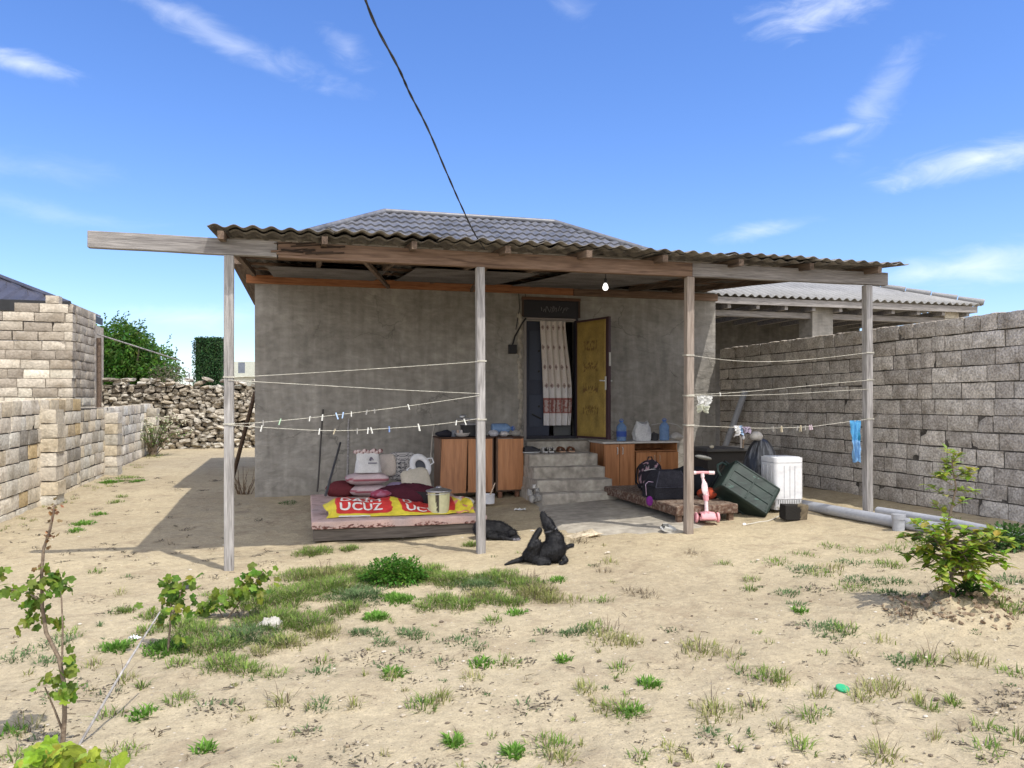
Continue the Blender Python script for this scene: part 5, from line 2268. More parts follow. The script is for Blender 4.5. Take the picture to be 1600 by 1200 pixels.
mb.pillow(Txyz(bpx, 9.45, bz + .215, .12), (.31, .22, .44), .62, .012, 51, 60, colf=flo, ez=.75)
mb.build('body', MT['anymatte'], bpk, smooth=180)
mb = MB()
mb.pillow(Txyz(bpx + .02, 9.345, bz + .13, .12), (.24, .09, .19), .55, .008, 52, 48, colf=flo, ez=.7)
mb.build('front_pocket', MT['anymatte'], bpk, smooth=180)
for s in (-1, 1):
    mb = MB()
    mb.tube([(bpx + s * .09, 9.56, bz + .36), (bpx + s * .10, 9.64, bz + .30), (bpx + s * .12, 9.63, bz + .12), (bpx + s * .10, 9.56, bz + .05)], .014, 6, (.025, .024, .03))
    mb.build('strap', MT['anymatte'], bpk, smooth=60)
mb = MB()
mb.tube([(bpx - .03, 9.46, bz + .42), (bpx - .02, 9.46, bz + .47), (bpx + .03, 9.46, bz + .47), (bpx + .04, 9.46, bz + .42)], .009, 6, (.03, .03, .035))
mb.build('handle', MT['anymatte'], bpk, smooth=60)
mb = MB()
mb.tube([(bpx - .14, 9.34, bz + .30), (bpx - .04, 9.31, bz + .32), (bpx + .10, 9.33, bz + .30)], .005, 6, (.45, .42, .42))
mb.build('zip', MT['anymatte'], bpk, smooth=60)
b = on_ground(1015, 776, bz)
mb = MB()
mb.pillow(Txyz(b.x + .01, b.y + .02, bz + .075, .1), (.075, .045, .12), .4, .006, 61, 24, col=(.13, .02, .16))
mb.tube([(b.x - .03, b.y + .02, bz + .14), (b.x - .04, b.y + .02, bz + .27), (b.x - .01, b.y + .01, bz + .30), (b.x + .05, b.y + .01, bz + .29)], .004, 6, (.4, .3, .42))
o = mb.build('purple_pouch', MT['anymatte'], None, (b.x, b.y, bz), smooth=180)
tag(o, 'small purple pouch on a thin cord in front of the backpack', 'pouch')
# black tapered case
c0 = on_ground(1046, 782, bz)
cs = thing('black_case', (c0.x + .08, 8.75, bz), 'black tapered fabric case standing on the bench behind the third post', 'case')
cxm = at(1048, 760, depth((c0.x, 8.85))).x
mb = MB()
mb.box((cxm, 8.85, bz + .075), (.46, .40, .15), None, (1, 1, 1))
mb.build('base', MT['blackcloth'], cs, bevel=.012)
mb = MB()
mb.box((cxm, 8.85, bz + .15 + .10), (.455, .395, .196), None, (1.3, 1.3, 1.35), taper=.62)
mb.build('lid', MT['blackcloth'], cs, bevel=.012)
mb = MB()
for s in (-1, 1):
    mb.tube([(cxm + s * .228, 8.648, bz + .155), (cxm + s * .143, 8.722, bz + .348)], .006, 6, (3, 3, 3.2))
mb.tube([(cxm - .23, 8.648, bz + .152), (cxm + .23, 8.648, bz + .152)], .005, 6, (3, 3, 3.2))
mb.build('piping', MT['blackcloth'], cs, smooth=60)
# orange-red toy behind the scooter
b = on_y(1110, 766, 8.35)
mb = MB()
mb.pillow(Txyz(4.80, 8.6, bz + .07), (.22, .2, .15), .6, .012, 71, 28, colf=lambda p: (.42, .07, .035) if nz3(p, 12, 3) > -.15 else (.10, .05, .04))
o = mb.build('orange_toy_bag', MT['anymatte'], None, (4.80, 8.6, bz), smooth=180)
tag(o, 'crumpled orange-red bag on the bench behind the pink scooter', 'bag')
mb = MB()
mb.pillow(Txyz(4.98, 9.3, .47, .2), (.62, .9, .46), .7, .03, 72, 40, col=(.018, .02, .024))
o = mb.build('dark_sheet', MT['anymatte'], None, (4.98, 9.3, .36), smooth=180)
tag(o, 'dark sheet-covered heap between the bench and the green crate', 'sheet')
mb = MB()
b = on_y(1094, 722, 9.6)
mb.pillow(Txyz(b.x + .05, 9.6, .80, .2, 0, .2), (.26, .16, .06), .9, .018, 73, 24, col=(.62, .60, .52))
o = mb.build('white_rag', MT['anymatte'], None, (b.x, 9.6, .76), smooth=180)
tag(o, 'folded whitish rag lying on the dark heap beside the third post', 'rag')

# ---------------- pink scooter
w0 = on_ground(1106, 817)
sc_ = thing('pink_scooter', (w0.x, w0.y, w0.z), 'pink three-wheeled child scooter parked in front of the bench', 'scooter')
PK, PKD, PKL = (.70, .33, .36), (.55, .20, .24), (.76, .60, .62)
SM = Txyz(w0.x, w0.y + .02, w0.z + .0, R(-14))
for s in (-1, 1):
    mb = MB(SM)
    rot = Matrix.Rotation(R(90), 4, 'Y')
    mb.lathe([(.006, -.016), (.045, -.016), (.057, -.012), (.06, 0), (.057, .012), (.045, .016), (.006, .016)], (s * .125, 0, .06), 26, rot=rot,
             colf=lambda th, z: PK)
    w_ = mb.build('wheel', MT['any'], sc_, smooth=40)
    mb = MB(SM)
    mb.lathe([(.004, -.019), (.03, -.019), (.032, 0), (.03, .019), (.004, .019)], (s * .125, 0, .06), 20, rot=rot, col=PKD)
    mb.build('hub', MT['any'], w_, smooth=40)
mb = MB(SM)


def fend(u, v):
    a = math.pi * v
    return Vector((-.085 + u * .17, .085 * math.cos(a), .045 + .085 * math.sin(a) * (1 - .3 * abs(u - .5))))


mb.grid(fend, 8, 14, None, PK)
mb.box((0, .0, .055), (.19, .13, .035), None, PK)
mb.build('front_fender', MT['any'], sc_, smooth=60, solid=.006)
mb = MB(SM)
mb.box((-.02, .24, .055), (.115, .40, .025), None, PKD)
mb.box((-.02, .24, .069), (.095, .36, .004), None, (.45, .16, .2))
mb.build('deck', MT['any'], sc_, bevel=.01)
mb = MB(SM)
mb.lathe([(.006, -.012), (.04, -.012), (.045, 0), (.04, .012), (.006, .012)], (-.02, .46, .045), 22, rot=Matrix.Rotation(R(90), 4, 'Y'), col=PKD)
mb.build('wheel', MT['any'], sc_, smooth=40)
mb = MB(SM)
mb.tube([(0, .02, .12), (0, .035, .25)], .022, 12, PKL)
mb.tube([(0, .035, .25), (-.004, .045, .31)], [.03, .036], 14, PK)
mb.tube([(-.004, .043, .29), (-.012, .06, .40), (-.03, .085, .52)], [.028, .018, .016], 12, PKL)
mb.tube([(.03, .05, .30), (.012, .062, .40), (-.016, .085, .50)], .011, 10, PK)
mb.build('steering_column', MT['any'], sc_, smooth=50)
mb = MB(SM)
mb.tube([(-.028, .084, .515), (-.03, .088, .565)], .022, 12, PKL)
mb.tube([(-.14, .088, .57), (-.03, .088, .575), (.09, .088, .57)], .017, 12, PK)
mb.build('handlebar', MT['any'], sc_, smooth=50)
for s in (-1, 1):
    mb = MB(SM)
    mb.tube([(-.03 + s * .075, .088, .571), (-.03 + s * .14, .088, .569)], .022, 12, PKL)
    mb.build('grip', MT['any'], sc_, smooth=50)
mb = MB(SM)
mb.pillow(Matrix.Translation((-.02, .03, .40)) @ Matrix.Rotation(R(-12), 4, 'X'), (.075, .03, .17), .7, 0, 1, 20, col=PKL)
mb.build('front_shield', MT['any'], sc_, smooth=180)

# ---------------- green plastic crate tipped on its edge
cA, cB, cC, cD = (1139.5, 715), (1214, 760), (1198, 806), (1127, 758)
pC = on_ground(1198, 806)
pC.z += .01
pD = at(1127, 758, depth(pC) + .10)
pB = at(1214, 760, depth(pC) + .18)
ex_ = (pD - pC)
ex_l = ex_.length
ex_.normalize()
ey_ = (pB - pC)
ey_ = ey_ - ex_ * ey_.dot(ex_)
ey_l = max(ey_.length, .40)
ey_.normalize()
ez_ = ey_.cross(ex_).normalized()       # away from the viewer, into the crate
if depth(ez_) < 0:
    ez_ = -ez_
ez_l = .30
GRN = [(.010, .020, .016), (.017, .032, .026), (.032, .05, .042)]
MT['crate'] = mat('scuffed_green_plastic', GRN, 3, .5, .12, 40, .4, fine=.25, fscale=14)
KM = Matrix(((ex_.x, ey_.x, ez_.x, pC.x), (ex_.y, ey_.y, ez_.y, pC.y), (ex_.z, ey_.z, ez_.z, pC.z), (0, 0, 0, 1)))
crate = thing('green_crate', pC, 'scuffed dark green plastic crate tipped on edge against the washing machine', 'crate')
mb = MB(KM)
lx, ly_, t_ = ex_l, ey_l, .012


def panel(mb, f00, f10, f11, f01, col=W1):
    mb.add([f00, f10, f11, f01], [(0, 1, 2, 3)], col)


e = .035       # the crate widens towards its rim
b4 = [(0, 0, 0), (lx, 0, 0), (lx, ly_, 0), (0, ly_, 0)]
r4 = [(-e, -.0, ez_l), (lx + e, -.0, ez_l), (lx + e, ly_ + e, ez_l), (-e, ly_ + e, ez_l)]
mb.add(b4 + r4, [(3, 2, 1, 0), (0, 1, 5, 4), (1, 2, 6, 5), (2, 3, 7, 6), (3, 0, 4, 7)])
mb.build('shell', MT['crate'], crate, bevel=.02, solid=.008)
mb = MB(KM)
for k in (.33, .66):
    mb.box((lx / 2, ly_ * k, -.006), (lx * .9, .018, .014))
for k in (.06, .5, .94):
    mb.box((lx * k, ly_ / 2, -.007), (.020, ly_ * .86, .013))
mb.box((lx * .5, ly_ * .035, -.006), (lx * .96, .02, .012))
mb.box((lx * .5, ly_ * .965, -.006), (lx * .96, .02, .012))
mb.build('rib', MT['crate'], crate, bevel=.005)
mb = MB(KM)
rs = random.Random(9)
for k in range(9):
    x, y = rs.uniform(.05, lx - .05), rs.uniform(.03, ly_ - .03)
    mb.box((x, y, -.0025 - .0004 * k), (rs.uniform(.02, .12), rs.uniform(.003, .012), .002), Matrix.Rotation(rs.uniform(-.9, .9), 4, 'Z'), tuple([rs.uniform(2.5, 6)] * 3))
mb.build('scratch', MT['crate'], crate)
mb = MB(KM)
q = [(-e - .03, -.0, ez_l), (lx + e + .03, .0, ez_l), (lx + e + .03, ly_ + e + .03, ez_l), (-e - .03, ly_ + e + .03, ez_l)]
mb.tube([q[0], q[1], q[2], q[3], q[0]], .018, 8)
mb.build('rim', MT['crate'], crate, smooth=50)
mb = MB(KM)
mb.tube([(lx + e, ly_ * .5, ez_l * .6), (lx + .10, ly_ * .55, ez_l * .5), (lx + .14, ly_ * .75, ez_l * .6), (lx + .10, ly_ * .95, ez_l * .7), (lx + e, ly_, ez_l * .8)], .014, 8, (1.6, 1.6, 1.6))
mb.build('handle', MT['crate'], crate, smooth=60)

# ---------------- washing machine
wb = on_ground(1235, 799)
wx, wy, wz = wb.x + .01, wb.y + .20, wb.z
wm = thing('washing_machine', (wx, wy, wz), 'small white top-loading washing machine with stained base by the wall', 'washing machine')
WH = .665
ww, wd = .38, .40


def rrect(mb, z0, z1, w, d, r, n=5, taper=1.0, colr=W1, colf=None, nzs=1):
    pts = []
    for cx, cy, a0 in ((w / 2 - r, -d / 2 + r, -90), (w / 2 - r, d / 2 - r, 0), (-w / 2 + r, d / 2 - r, 90), (-w / 2 + r, -d / 2 + r, 180)):
        for k in range(n + 1):
            a = R(a0 + 90 * k / n)
            pts.append((cx + r * math.cos(a), cy + r * math.sin(a)))
    vs, cs, fs = [], [], []
    m = len(pts)
    for j in range(nzs + 1):
        t = j / nzs
        s = 1 + (taper - 1) * t
        for x, y in pts:
            p = (x * s, y * s, z0 + (z1 - z0) * t)
            vs.append(p)
            cs.append(colf(Vector(p)) if colf else colr)
    for j in range(nzs):
        for i in range(m):
            i2 = (i + 1) % m
            fs.append((j * m + i, j * m + i2, (j + 1) * m + i2, (j + 1) * m + i))
    fs.append(tuple(range(m))[::-1])
    fs.append(tuple(nzs * m + i for i in range(m)))
    mb.add(vs, fs, cs)


WM = Txyz(wx, wy, wz, R(-6))


def wcol(p):
    g = .74
    if p.z < .16:
        s = noise.noise(Vector((p.x * 30, p.y * 30, p.z * 14)))
        if s > .15:
            return (.36, .34, .30)
    return (g, g, g * 1.01)


mb = MB(WM)
rrect(mb, .02, .145, ww - .012, wd - .012, .05, 6, 1, colf=wcol, nzs=10)
mb.build('base', MT['any'], wm, smooth=40)
mb = MB(WM)
rrect(mb, .15, WH - .075, ww, wd, .055, 6, 1, (.76, .76, .77))
mb.build('body', MT['any'], wm, smooth=40)
mb = MB(WM)
for x in (-.07, .005, .07):
    mb.box((x, -wd / 2 - .001, .36), (.006, .008, .40), None, (.50, .50, .51))
for y in (-.1, 0, .1):
    mb.box((-ww / 2 - .001, y, .36), (.008, .008, .40), None, (.55, .55, .56))
mb.build('groove', MT['any'], wm)
mb = MB(WM)
rrect(mb, WH - .070, WH - .012, ww + .001, wd + .001, .055, 6, 1, (.75, .75, .76))
top = mb.build('top_panel', MT['any'], wm, smooth=40)
mb = MB(WM)
rrect(mb, WH - .011, WH - .002, ww - .03, wd - .05, .05, 6, .97, (.70, .71, .73))
mb.build('lid', MT['any'], top, smooth=40)
mb = MB(WM)
for k in range(13):
    mb.box((-ww / 2 + .05 + k * .023, -wd / 2 + .002, .115), (.006, .006, .05), None, (.2, .2, .19))
mb.build('vent', MT['any'], wm)

# charred block by the machine
cb = on_ground(1246, 811)
blk = MB(Txyz(cb.x, cb.y + .07, cb.z - .01, R(-12)))
def chcol(p):
    k = noise.noise(p * 16) * .08 + noise.noise(p * 40) * .03
    if p.x + k > .045:
        g = .8 + .5 * noise.noise(p * 25)
        return (.19 * g, .155 * g, .105 * g)
    return (.028, .026, .024)
def chf(p):
    return p
gbox(blk, -.135, .135, -.09, .09, 0, .175, 26, 16, 16, lambda p, f: chcol(p), .012, .012, 5)
o = blk.build('charred_block', MT['anymatte'], None, cb, smooth=50)
tag(o, 'charred stone block lying in front of the washing machine', 'block')
# white wire on the ground
mb = MB()
pts = []
for u, v in ((1163, 816), (1172, 815), (1186, 813), (1200, 811), (1211, 808), (1222, 803)):
    p = on_ground(u, v)
    p.z = ground_z(p.x, p.y) + .006
    pts.append(p)
mb.tube(pts, .006, 6, (.6, .57, .5))
ell(mb, pts[0] + Vector((0, 0, .006)), (.022, .018, .016), 10)
o = mb.build('power_lead', MT['any'], None, pts[0], smooth=60)
tag(o, 'whitish plugged cord trailing on the sand from the washing machine', 'cord')

# ---------------- sink stand, covered heap and pipes at the wall
sk_ = thing('outdoor_sink', (6.1, 10.3, .2), 'dark outdoor washstand with small tap standing near the house corner', 'sink')
mb = MB()
tz = at(1130, 702, 10.9).z
mb.span((5.55, 9.95, tz - .05), (6.75, 10.55, tz), (.07, .068, .066))
mb.build('basin_top', MT['any'], sk_, bevel=.01)
mb = MB()
mb.span((5.60, 10.02, .15), (6.70, 10.5, tz - .052), (.035, .032, .03))
mb.build('cabinet', MT['any'], sk_)
mb = MB()
c = at(1158, 700, 11.15)
mb.tube([c, c + Vector((0, 0, .14)), c + Vector((-.03, 0, .19)), c + Vector((-.10, -.02, .20)), c + Vector((-.13, -.02, .16))], .013, 8, (.5, .46, .42))
mb.tube([c + Vector((.03, 0, .0)), c + Vector((.04, 0, .12))], .012, 8, (.3, .22, .15))
ell(mb, c + Vector((.04, 0, .15)), (.02, .02, .03), 10)
mb.build('tap', MT['any'], sk_, smooth=60)
mb = MB()
c = at(1112, 698, 11.0)
mb.pillow(Txyz(c.x, c.y, tz + .03), (.07, .05, .05), .7, .004, 3, 16, col=(.5, .46, .36))
o = mb.build('soap_bar', MT['any'], None, (c.x, c.y, tz), smooth=180)
tag(o, 'small pale soap bar on the left end of the washstand', 'soap')
hp = at(1188, 735, 10.0)
mb = MB()


def heap(u, v):
    a = u * 6.2832
    r = math.sin(math.pi * min(v, .5)) if v < .0 else (1 - v) ** .5
    r = (1 - v ** 2.6) ** .5
    k = 1 + .05 * math.sin(a * 11 + 2 * v) * (1 - v) + .10 * noise.noise(Vector((math.cos(a) * 2, math.sin(a) * 2, v * 3)))
    return Vector((hp.x + .01 + .26 * r * k * math.cos(a), hp.y + .26 * r * k * math.sin(a), .18 + .92 * v ** .9 - (0 if v < .999 else 0)))


def heapcol(u, v):
    k = noise.noise(Vector((u * 60, v * 3, 2))) + .5 * noise.noise(Vector((u * 130, v * 7, 2)))
    return (.14, .145, .155) if k > .28 else ((.05, .052, .058) if k > .05 else (.022, .023, .027))  # pale streaks put the shine of the film into its colour


mb.grid(heap, 90, 30, heapcol, wrap=True)
o = mb.build('covered_heap', mat('black_film', [(.9, .9, .9), (1.1, 1.1, 1.1)], 6, .35, .35, 26, .5, fine=.1), None, (hp.x, hp.y, .18), smooth=180)
tag(o, 'tall heap covered in shiny black plastic film behind the washing machine', 'heap')
mb = MB()
mb.pillow(Txyz(hp.x - .07, hp.y - .03, 1.12, .2), (.18, .14, .12), .8, .02, 81, 24, col=(.55, .52, .47))
o = mb.build('white_bundle', MT['anymatte'], None, (hp.x - .07, hp.y, 1.08), smooth=180)
tag(o, 'small whitish bundle on top of the black-covered heap', 'bundle')

PVC = mat('grey_pvc_pipe', [(.36, .37, .39), (.46, .47, .49)], 3, .4, .05, 30, .4, fine=.1)
a, b = on_x(1164, 612, 7.08), on_x(1128, 712, 6.98)
d = (b - a) * 1.45
mb = MB()
mb.tube([a, a + d * .5, a + d], .052, 20, (.8, .82, .86))
o = mb.build('leaning_pipe', PVC, None, a + d, smooth=40)
tag(o, 'thick grey plastic pipe leaning on the wall near the house corner', 'pipe')


def ground_pipe(pts, r, label, colr=W1, bend=False):
    P = []
    for (u, v) in pts:
        p = on_ground(u, v)
        p.z = gz(p.x, p.y) + r * .7
        P.append(p)
    mb = MB()
    mb.tube(P, r, 18, colr)
    o = mb.build('drain_pipe', PVC, None, P[0], smooth=40)
    return tag(o, label, 'pipe', 'grey pipes along the right wall')


ground_pipe([(1254, 794), (1320, 807), (1400, 822), (1470, 833)], .062, 'nearer grey plastic pipe, lying on the sand from the washing machine', (.80, .81, .84))
ground_pipe([(1372, 803), (1420, 811), (1490, 823), (1560, 838), (1640, 856)], .05, 'farther grey plastic pipe along the foot of the right wall', (.85, .86, .89))
p = on_ground(1404, 826)
mb = MB()
mb.tube([(p.x, p.y, p.z - .02), (p.x, p.y, p.z + .12)], .06, 16, (.85, .86, .89))
mb.tube([(p.x, p.y, p.z + .10), (p.x, p.y, p.z + .15)], .068, 16, (.85, .86, .89))
o = mb.build('pipe_fitting', PVC, None, p, smooth=40)
tag(o, 'short upright grey pipe fitting standing beside the long pipes', 'pipe')

# ---------------- washing lines
line_mat = mat('line_wire', [(.42, .40, .34), (.6, .58, .5)], 6, .6, 0, 30, .3)
LINES = {}


def wline(key, pts, label, y0=PY - .047, r=.0028, colr=W1, loops=()):
    P = [on_y(u, v, y0) for u, v in pts]
    fine = []
    for i in range(len(P) - 1):
        for k in range(10):
            t = k / 10
            p0, p1, p2, p3 = P[max(i - 1, 0)], P[i], P[i + 1], P[min(i + 2, len(P) - 1)]
            fine.append(.5 * ((2 * p1) + (p2 - p0) * t + (2 * p0 - 5 * p1 + 4 * p2 - p3) * t * t + (3 * p1 - p0 - 3 * p2 + p3) * t ** 3))
    fine.append(P[-1])
    mb = MB()
    mb.tube(fine, r, 6, colr)
    for (u, v) in loops:
        c = on_y(u, v, PY)
        xs = min(PXS, key=lambda q: abs(q - c.x))
        s = .047
        for dz in (0, .008):
            mb.tube([(xs - s, PY - s, c.z + dz), (xs + s, PY - s, c.z + dz), (xs + s, PY + s, c.z + dz + .006), (xs - s, PY + s, c.z + dz + .004), (xs - s, PY - s, c.z + dz)], .0035, 6, colr)
    o = mb.build('washing_line', line_mat, None, P[0], smooth=60)
    tag(o, label, 'washing line', 'washing lines between the porch posts')
    LINES[key] = fine


wline('L1', [(357, 590), (480, 583), (620, 574), (749, 565)], 'topmost washing line between first and second posts, rising to the right', loops=[(357, 590), (749, 565)])
wline('L2', [(357, 594), (480, 601), (620, 609), (749, 615)], 'washing line without pegs between first and second posts, falling to the right')
wline('L3', [(357, 663), (420, 659), (520, 649), (640, 634), (749, 618)], 'upper pegged washing line between first and second posts')
wline('L4', [(357, 664), (430, 669), (530, 673), (640, 667), (700, 661), (749, 654)], 'lowest sagging washing line between first and second posts', loops=[(357, 663), (749, 656)])
wline('R1', [(1085, 556), (1140, 563), (1200, 565), (1270, 561), (1357, 551)], 'topmost washing line between third and fourth posts', loops=[(1076, 556), (1357, 552)])
wline('R2', [(1076, 617), (1140, 614), (1220, 607), (1290, 600), (1357, 594)], 'upper line of the middle pair between third and fourth posts', loops=[(1357, 594)])
wline('R3', [(1076, 619), (1150, 618), (1220, 616), (1290, 612), (1357, 608)], 'lower line of the middle pair between third and fourth posts', loops=[(1076, 619)])
wline('R4', [(1076, 665), (1130, 667), (1190, 669), (1260, 667), (1310, 661), (1357, 655)], 'lowest pegged washing line between third and fourth posts', loops=[(1357, 655), (1076, 665)])


def peg_mesh():
    mb = MB()
    for s in (-1, 1):
        mb.box((0, s * .006, -.012), (.011, .007, .072), Matrix.Rotation(s * .09, 4, 'X'))
    return mb


PEG_MAT = {}
for nm, c in (('white', (.66, .66, .62)), ('pale blue', (.40, .55, .80)), ('green', (.42, .60, .42)), ('grey', (.30, .29, .27)), ('wooden', (.48, .42, .30)), ('blue', (.20, .30, .55)), ('pink', (.62, .50, .56))):
    PEG_MAT[nm] = mat(nm.replace(' ', '_') + '_peg', [c, c], 5, .6, 0, 30, .3, fine=.05)
peg0 = {}
ORD = ['first', 'second', 'third', 'fourth', 'fifth', 'sixth', 'seventh', 'eighth', 'ninth', 'tenth', 'eleventh']
LN = {'L3': 'upper pegged line of the left bay', 'L4': 'lowest line of the left bay', 'R2': 'middle lines of the right bay', 'R4': 'lowest line of the right bay'}
PEGS = {'L3': [(411, 'grey', 1), (438, 'green', 1.1), (484, 'white', .9), (504, 'white', 1.1), (526, 'pale blue', 1.2), (536, 'pale blue', 1.1), (549, 'white', .9), (573, 'grey', .9), (585, 'grey', .8), (638, 'white', 1)],
        'L4': [(409, 'white', 1.1), (499, 'white', 1.1), (523, 'wooden', 1), (558, 'grey', 1), (575, 'white', 1.1), (580, 'white', 1.1), (608, 'blue', 1), (654, 'white', 1.3), (713, 'white', .9), (726, 'white', 1.2)],
        'R2': [(1125, 'white', .8)],
        'R4': [(1208, 'grey', 1.1), (1221, 'wooden', 1.3), (1246, 'grey', 1), (1251, 'wooden', 1.3), (1258, 'grey', 1), (1265, 'pink', 1.0), (1268, 'pink', 1.0)]}
rs = random.Random(17)
for key, lst in PEGS.items():
    for i, (u, cn, s) in enumerate(lst):
        xt = on_y(u, 640, PY - .047).x
        p = min(LINES[key], key=lambda q: abs(q.x - xt))
        ln_ = [q for q in LINES[key]]
        for k in range(len(ln_) - 1):
            if ln_[k].x <= xt <= ln_[k + 1].x:
                p = ln_[k].lerp(ln_[k + 1], (xt - ln_[k].x) / max(ln_[k + 1].x - ln_[k].x, 1e-6))
        if cn not in peg0:
            o = peg_mesh().build('clothes_peg', PEG_MAT[cn], None, (0, 0, 0), bevel=.001)
            peg0[cn] = o
        else:
            o = peg0[cn].copy()
            col.objects.link(o)
        o.location = p
        o.rotation_euler = (0, rs.uniform(-.35, .35), rs.uniform(-.5, .5))
        o.scale = (s * .78,) * 3
        tag(o, '%s clothes peg, %s from left on the %s' % (cn, ORD[i], LN[key]), 'clothes peg', 'clothes pegs on the washing lines')


def hung(name, u0, u1, v0, v1, label, colf, taper=1.0, seed=0, m='anymatte'):
    a, b = on_y(u0, v0, PY - .05), on_y(u1, v1, PY - .05)
    mb = MB()

    def fn(u, v):
        w = (b.x - a.x)
        cx = (a.x + b.x) / 2
        k = 1 - (1 - taper) * v
        x = cx + (u - .5) * w * k + .02 * noise.noise(Vector((v * 4, seed, 1))) + .012 * noise.noise(Vector((u * 6, v * 8, seed)))
        y = PY - .055 + .022 * math.sin(u * 13 + v * 3 + seed) * (.4 + v) + .012 * noise.noise(Vector((u * 9, v * 9, seed + 4)))
        return Vector((x, y, a.z + (b.z - a.z) * v + .02 * math.sin(u * 9 + seed) * v))
    mb.grid(fn, 24, 36, colf)
    o = mb.build(name, MT[m], None, a, smooth=180)
    return tag(o, label, 'cloth')


hung('blue_cloth', 1328, 1345, 657, 720, 'bright blue cloth hanging on the lowest line beside the fourth post',
     lambda u, v: (.05, .25, .40) if (.72 < u and .3 < v < .5) else ((.10, .34, .62) if v < .5 else (.22, .42, .68)), .5, 2)
hung('white_cloth', 1088, 1113, 618, 643, 'small white cloth pegged on the middle line beside the third post', lambda u, v: (.46, .47, .38) if v > .6 else (.50, .50, .48), .72, 5)
hung('small_rag', 1147, 1160, 665, 678, 'small white and blue rag pegged on the lowest line near the leaning pipe', lambda u, v: (.3, .42, .58) if u > .6 else (.66, .66, .66), .9, 8)
hung('lilac_rag', 1160, 1172, 667, 675, 'small lilac rag pegged on the lowest line above the black-covered heap', lambda u, v: (.42, .36, .46), .9, 9)

# ================================================================== SMALL THINGS ON THE GROUND
def ground_at(u, v):
    p = on_ground(u, v)
    p.z = ground_z(p.x, p.y)
    return p


p = ground_at(422, 973)
mb = MB()


def ragfn(u, v):
    a, r = u * 6.2832, .095 * (1 - v) ** .8
    k = 1 + .45 * noise.noise(Vector((math.cos(a) * 1.6, math.sin(a) * 1.6, 3.0)))
    h = .055 * (1 - (1 - v) ** 2) * (.75 + .5 * math.cos(a + .6) * (1 - v))
    x, y = r * k * math.cos(a), r * k * math.sin(a) * .75
    f = abs(noise.noise(Vector((x * 26, y * 26, 1)))) + .6 * abs(noise.noise(Vector((x * 60, y * 60, 7))))
    return Vector((p.x + x, p.y + y, p.z - .004 + h + .035 * f * min(1, v * 4)))


mb.grid(ragfn, 60, 22, None, (.44, .42, .37), wrap=True)
o = mb.build('white_rag', MT['anymatte'], None, p, smooth=180)
tag(o, 'crumpled white rag lying in the grass in the left foreground', 'rag')
p = ground_at(1316, 1071)
mb = MB()
mb.lathe([(.030, 0), (.034, .003), (.034, .010), (.031, .013), (.022, .012), (.01, .014)], p + Vector((0, 0, .004)), 24, rot=Matrix.Rotation(.25, 4, 'X'), col=(.03, .36, .16))
o = mb.build('bottle_top', MT['any'], None, p, smooth=40)
tag(o, 'small round green plastic lid lying on the sand', 'lid')
p = ground_at(1037, 829)
shoe('slipper', (p.x - .06, p.y - .06, p.z + .05), R(-70), .25, .10, .05, (.5, .5, .48), (.6, .6, .58), 'white slipper lying alone by the foot of the third post')
o = bpy.data.objects['slipper']
del o['group']
o.rotation_euler = (R(25), R(22), 0)
p = ground_at(905, 835)
mb = MB()
stone(mb, (p.x, p.y, p.z + .008), (.22, .13, .022), (.62, .54, .42), random.Random(3))
o = mb.build('flat_stone', MT['rubble'], None, p, smooth=50)
tag(o, 'flat pale stone slab half sunk in the sand beyond the scratching dog', 'stone')
p = ground_at(292, 917)
mb = MB()
mb.grid(lambda u, v: Vector((p.x + (u - .5) * .14, p.y + (v - .5) * .09, p.z + .012 + .03 * u * v)), 4, 4, None, (.05, .048, .045))
o = mb.build('dark_scrap', MT['any'], None, p, solid=.004)
tag(o, 'dark flat scrap on the sand behind the middle vine shoot', 'scrap')
for (u, v, w, h, name, label, colr) in ((812, 798, .16, .03, 'paper_scrap', 'white torn paper scrap on the earth beside the steps', (.68, .68, .66)),
                                        (211, 997, .06, .03, 'paper_scrap', 'tiny white paper scrap caught on the slanting stick', (.72, .74, .76)),
                                        (949, 863, .05, .015, 'paper_scrap', 'tiny pale scrap on bare sand right of the scratching dog', (.66, .6, .5)),
                                        (832, 829, .05, .012, 'paper_scrap', 'tiny white scrap on the shaded earth between the two dogs', (.6, .6, .58))):
    p = ground_at(u, v)
    mb = MB()
    mb.grid(lambda uu, vv: Vector((p.x + (uu - .5) * w + .02 * (vv - .5), p.y + (vv - .5) * w * .5, p.z + .008 + h * abs(noise.noise(Vector((uu * 3, vv * 3, u)))) * 1.6)), 8, 6, None, colr)
    o = mb.build(name, MT['anymatte'], None, p, solid=.002)
    tag(o, label, 'scrap')

# ================================================================== DOGS
FUR = mat('black_fur', [(.0035, .0035, .0045), (.0085, .0085, .0105)], 30, .6, .12, 260, .3, stretch=(1, 1, .6), fine=.2)
EYE = mat('dark_eye', [(.02, .012, .008), (.03, .018, .01)], 4, .1, 0, 30, .6)
o0 = ground_at(840, 879)
ra, rd = Vector((CY, -SY, 0)), Vector((SY, CY, 0))      # picture-right and away directions on the ground
KD = depth(o0) / 1200


def dogpt(u, v, b=0.0, ref=(840, 880), base=o0, k=None):
    k = k or KD
    return base + ra * ((u - ref[0]) * k) + rd * b + Vector((0, 0, (ref[1] - v) * k))


dog = thing('dog', o0, 'black dog sitting on the sand, muzzle up, scratching with a raised hind leg', 'dog', 'black dogs in the yard')
mb = MB()
P = dogpt
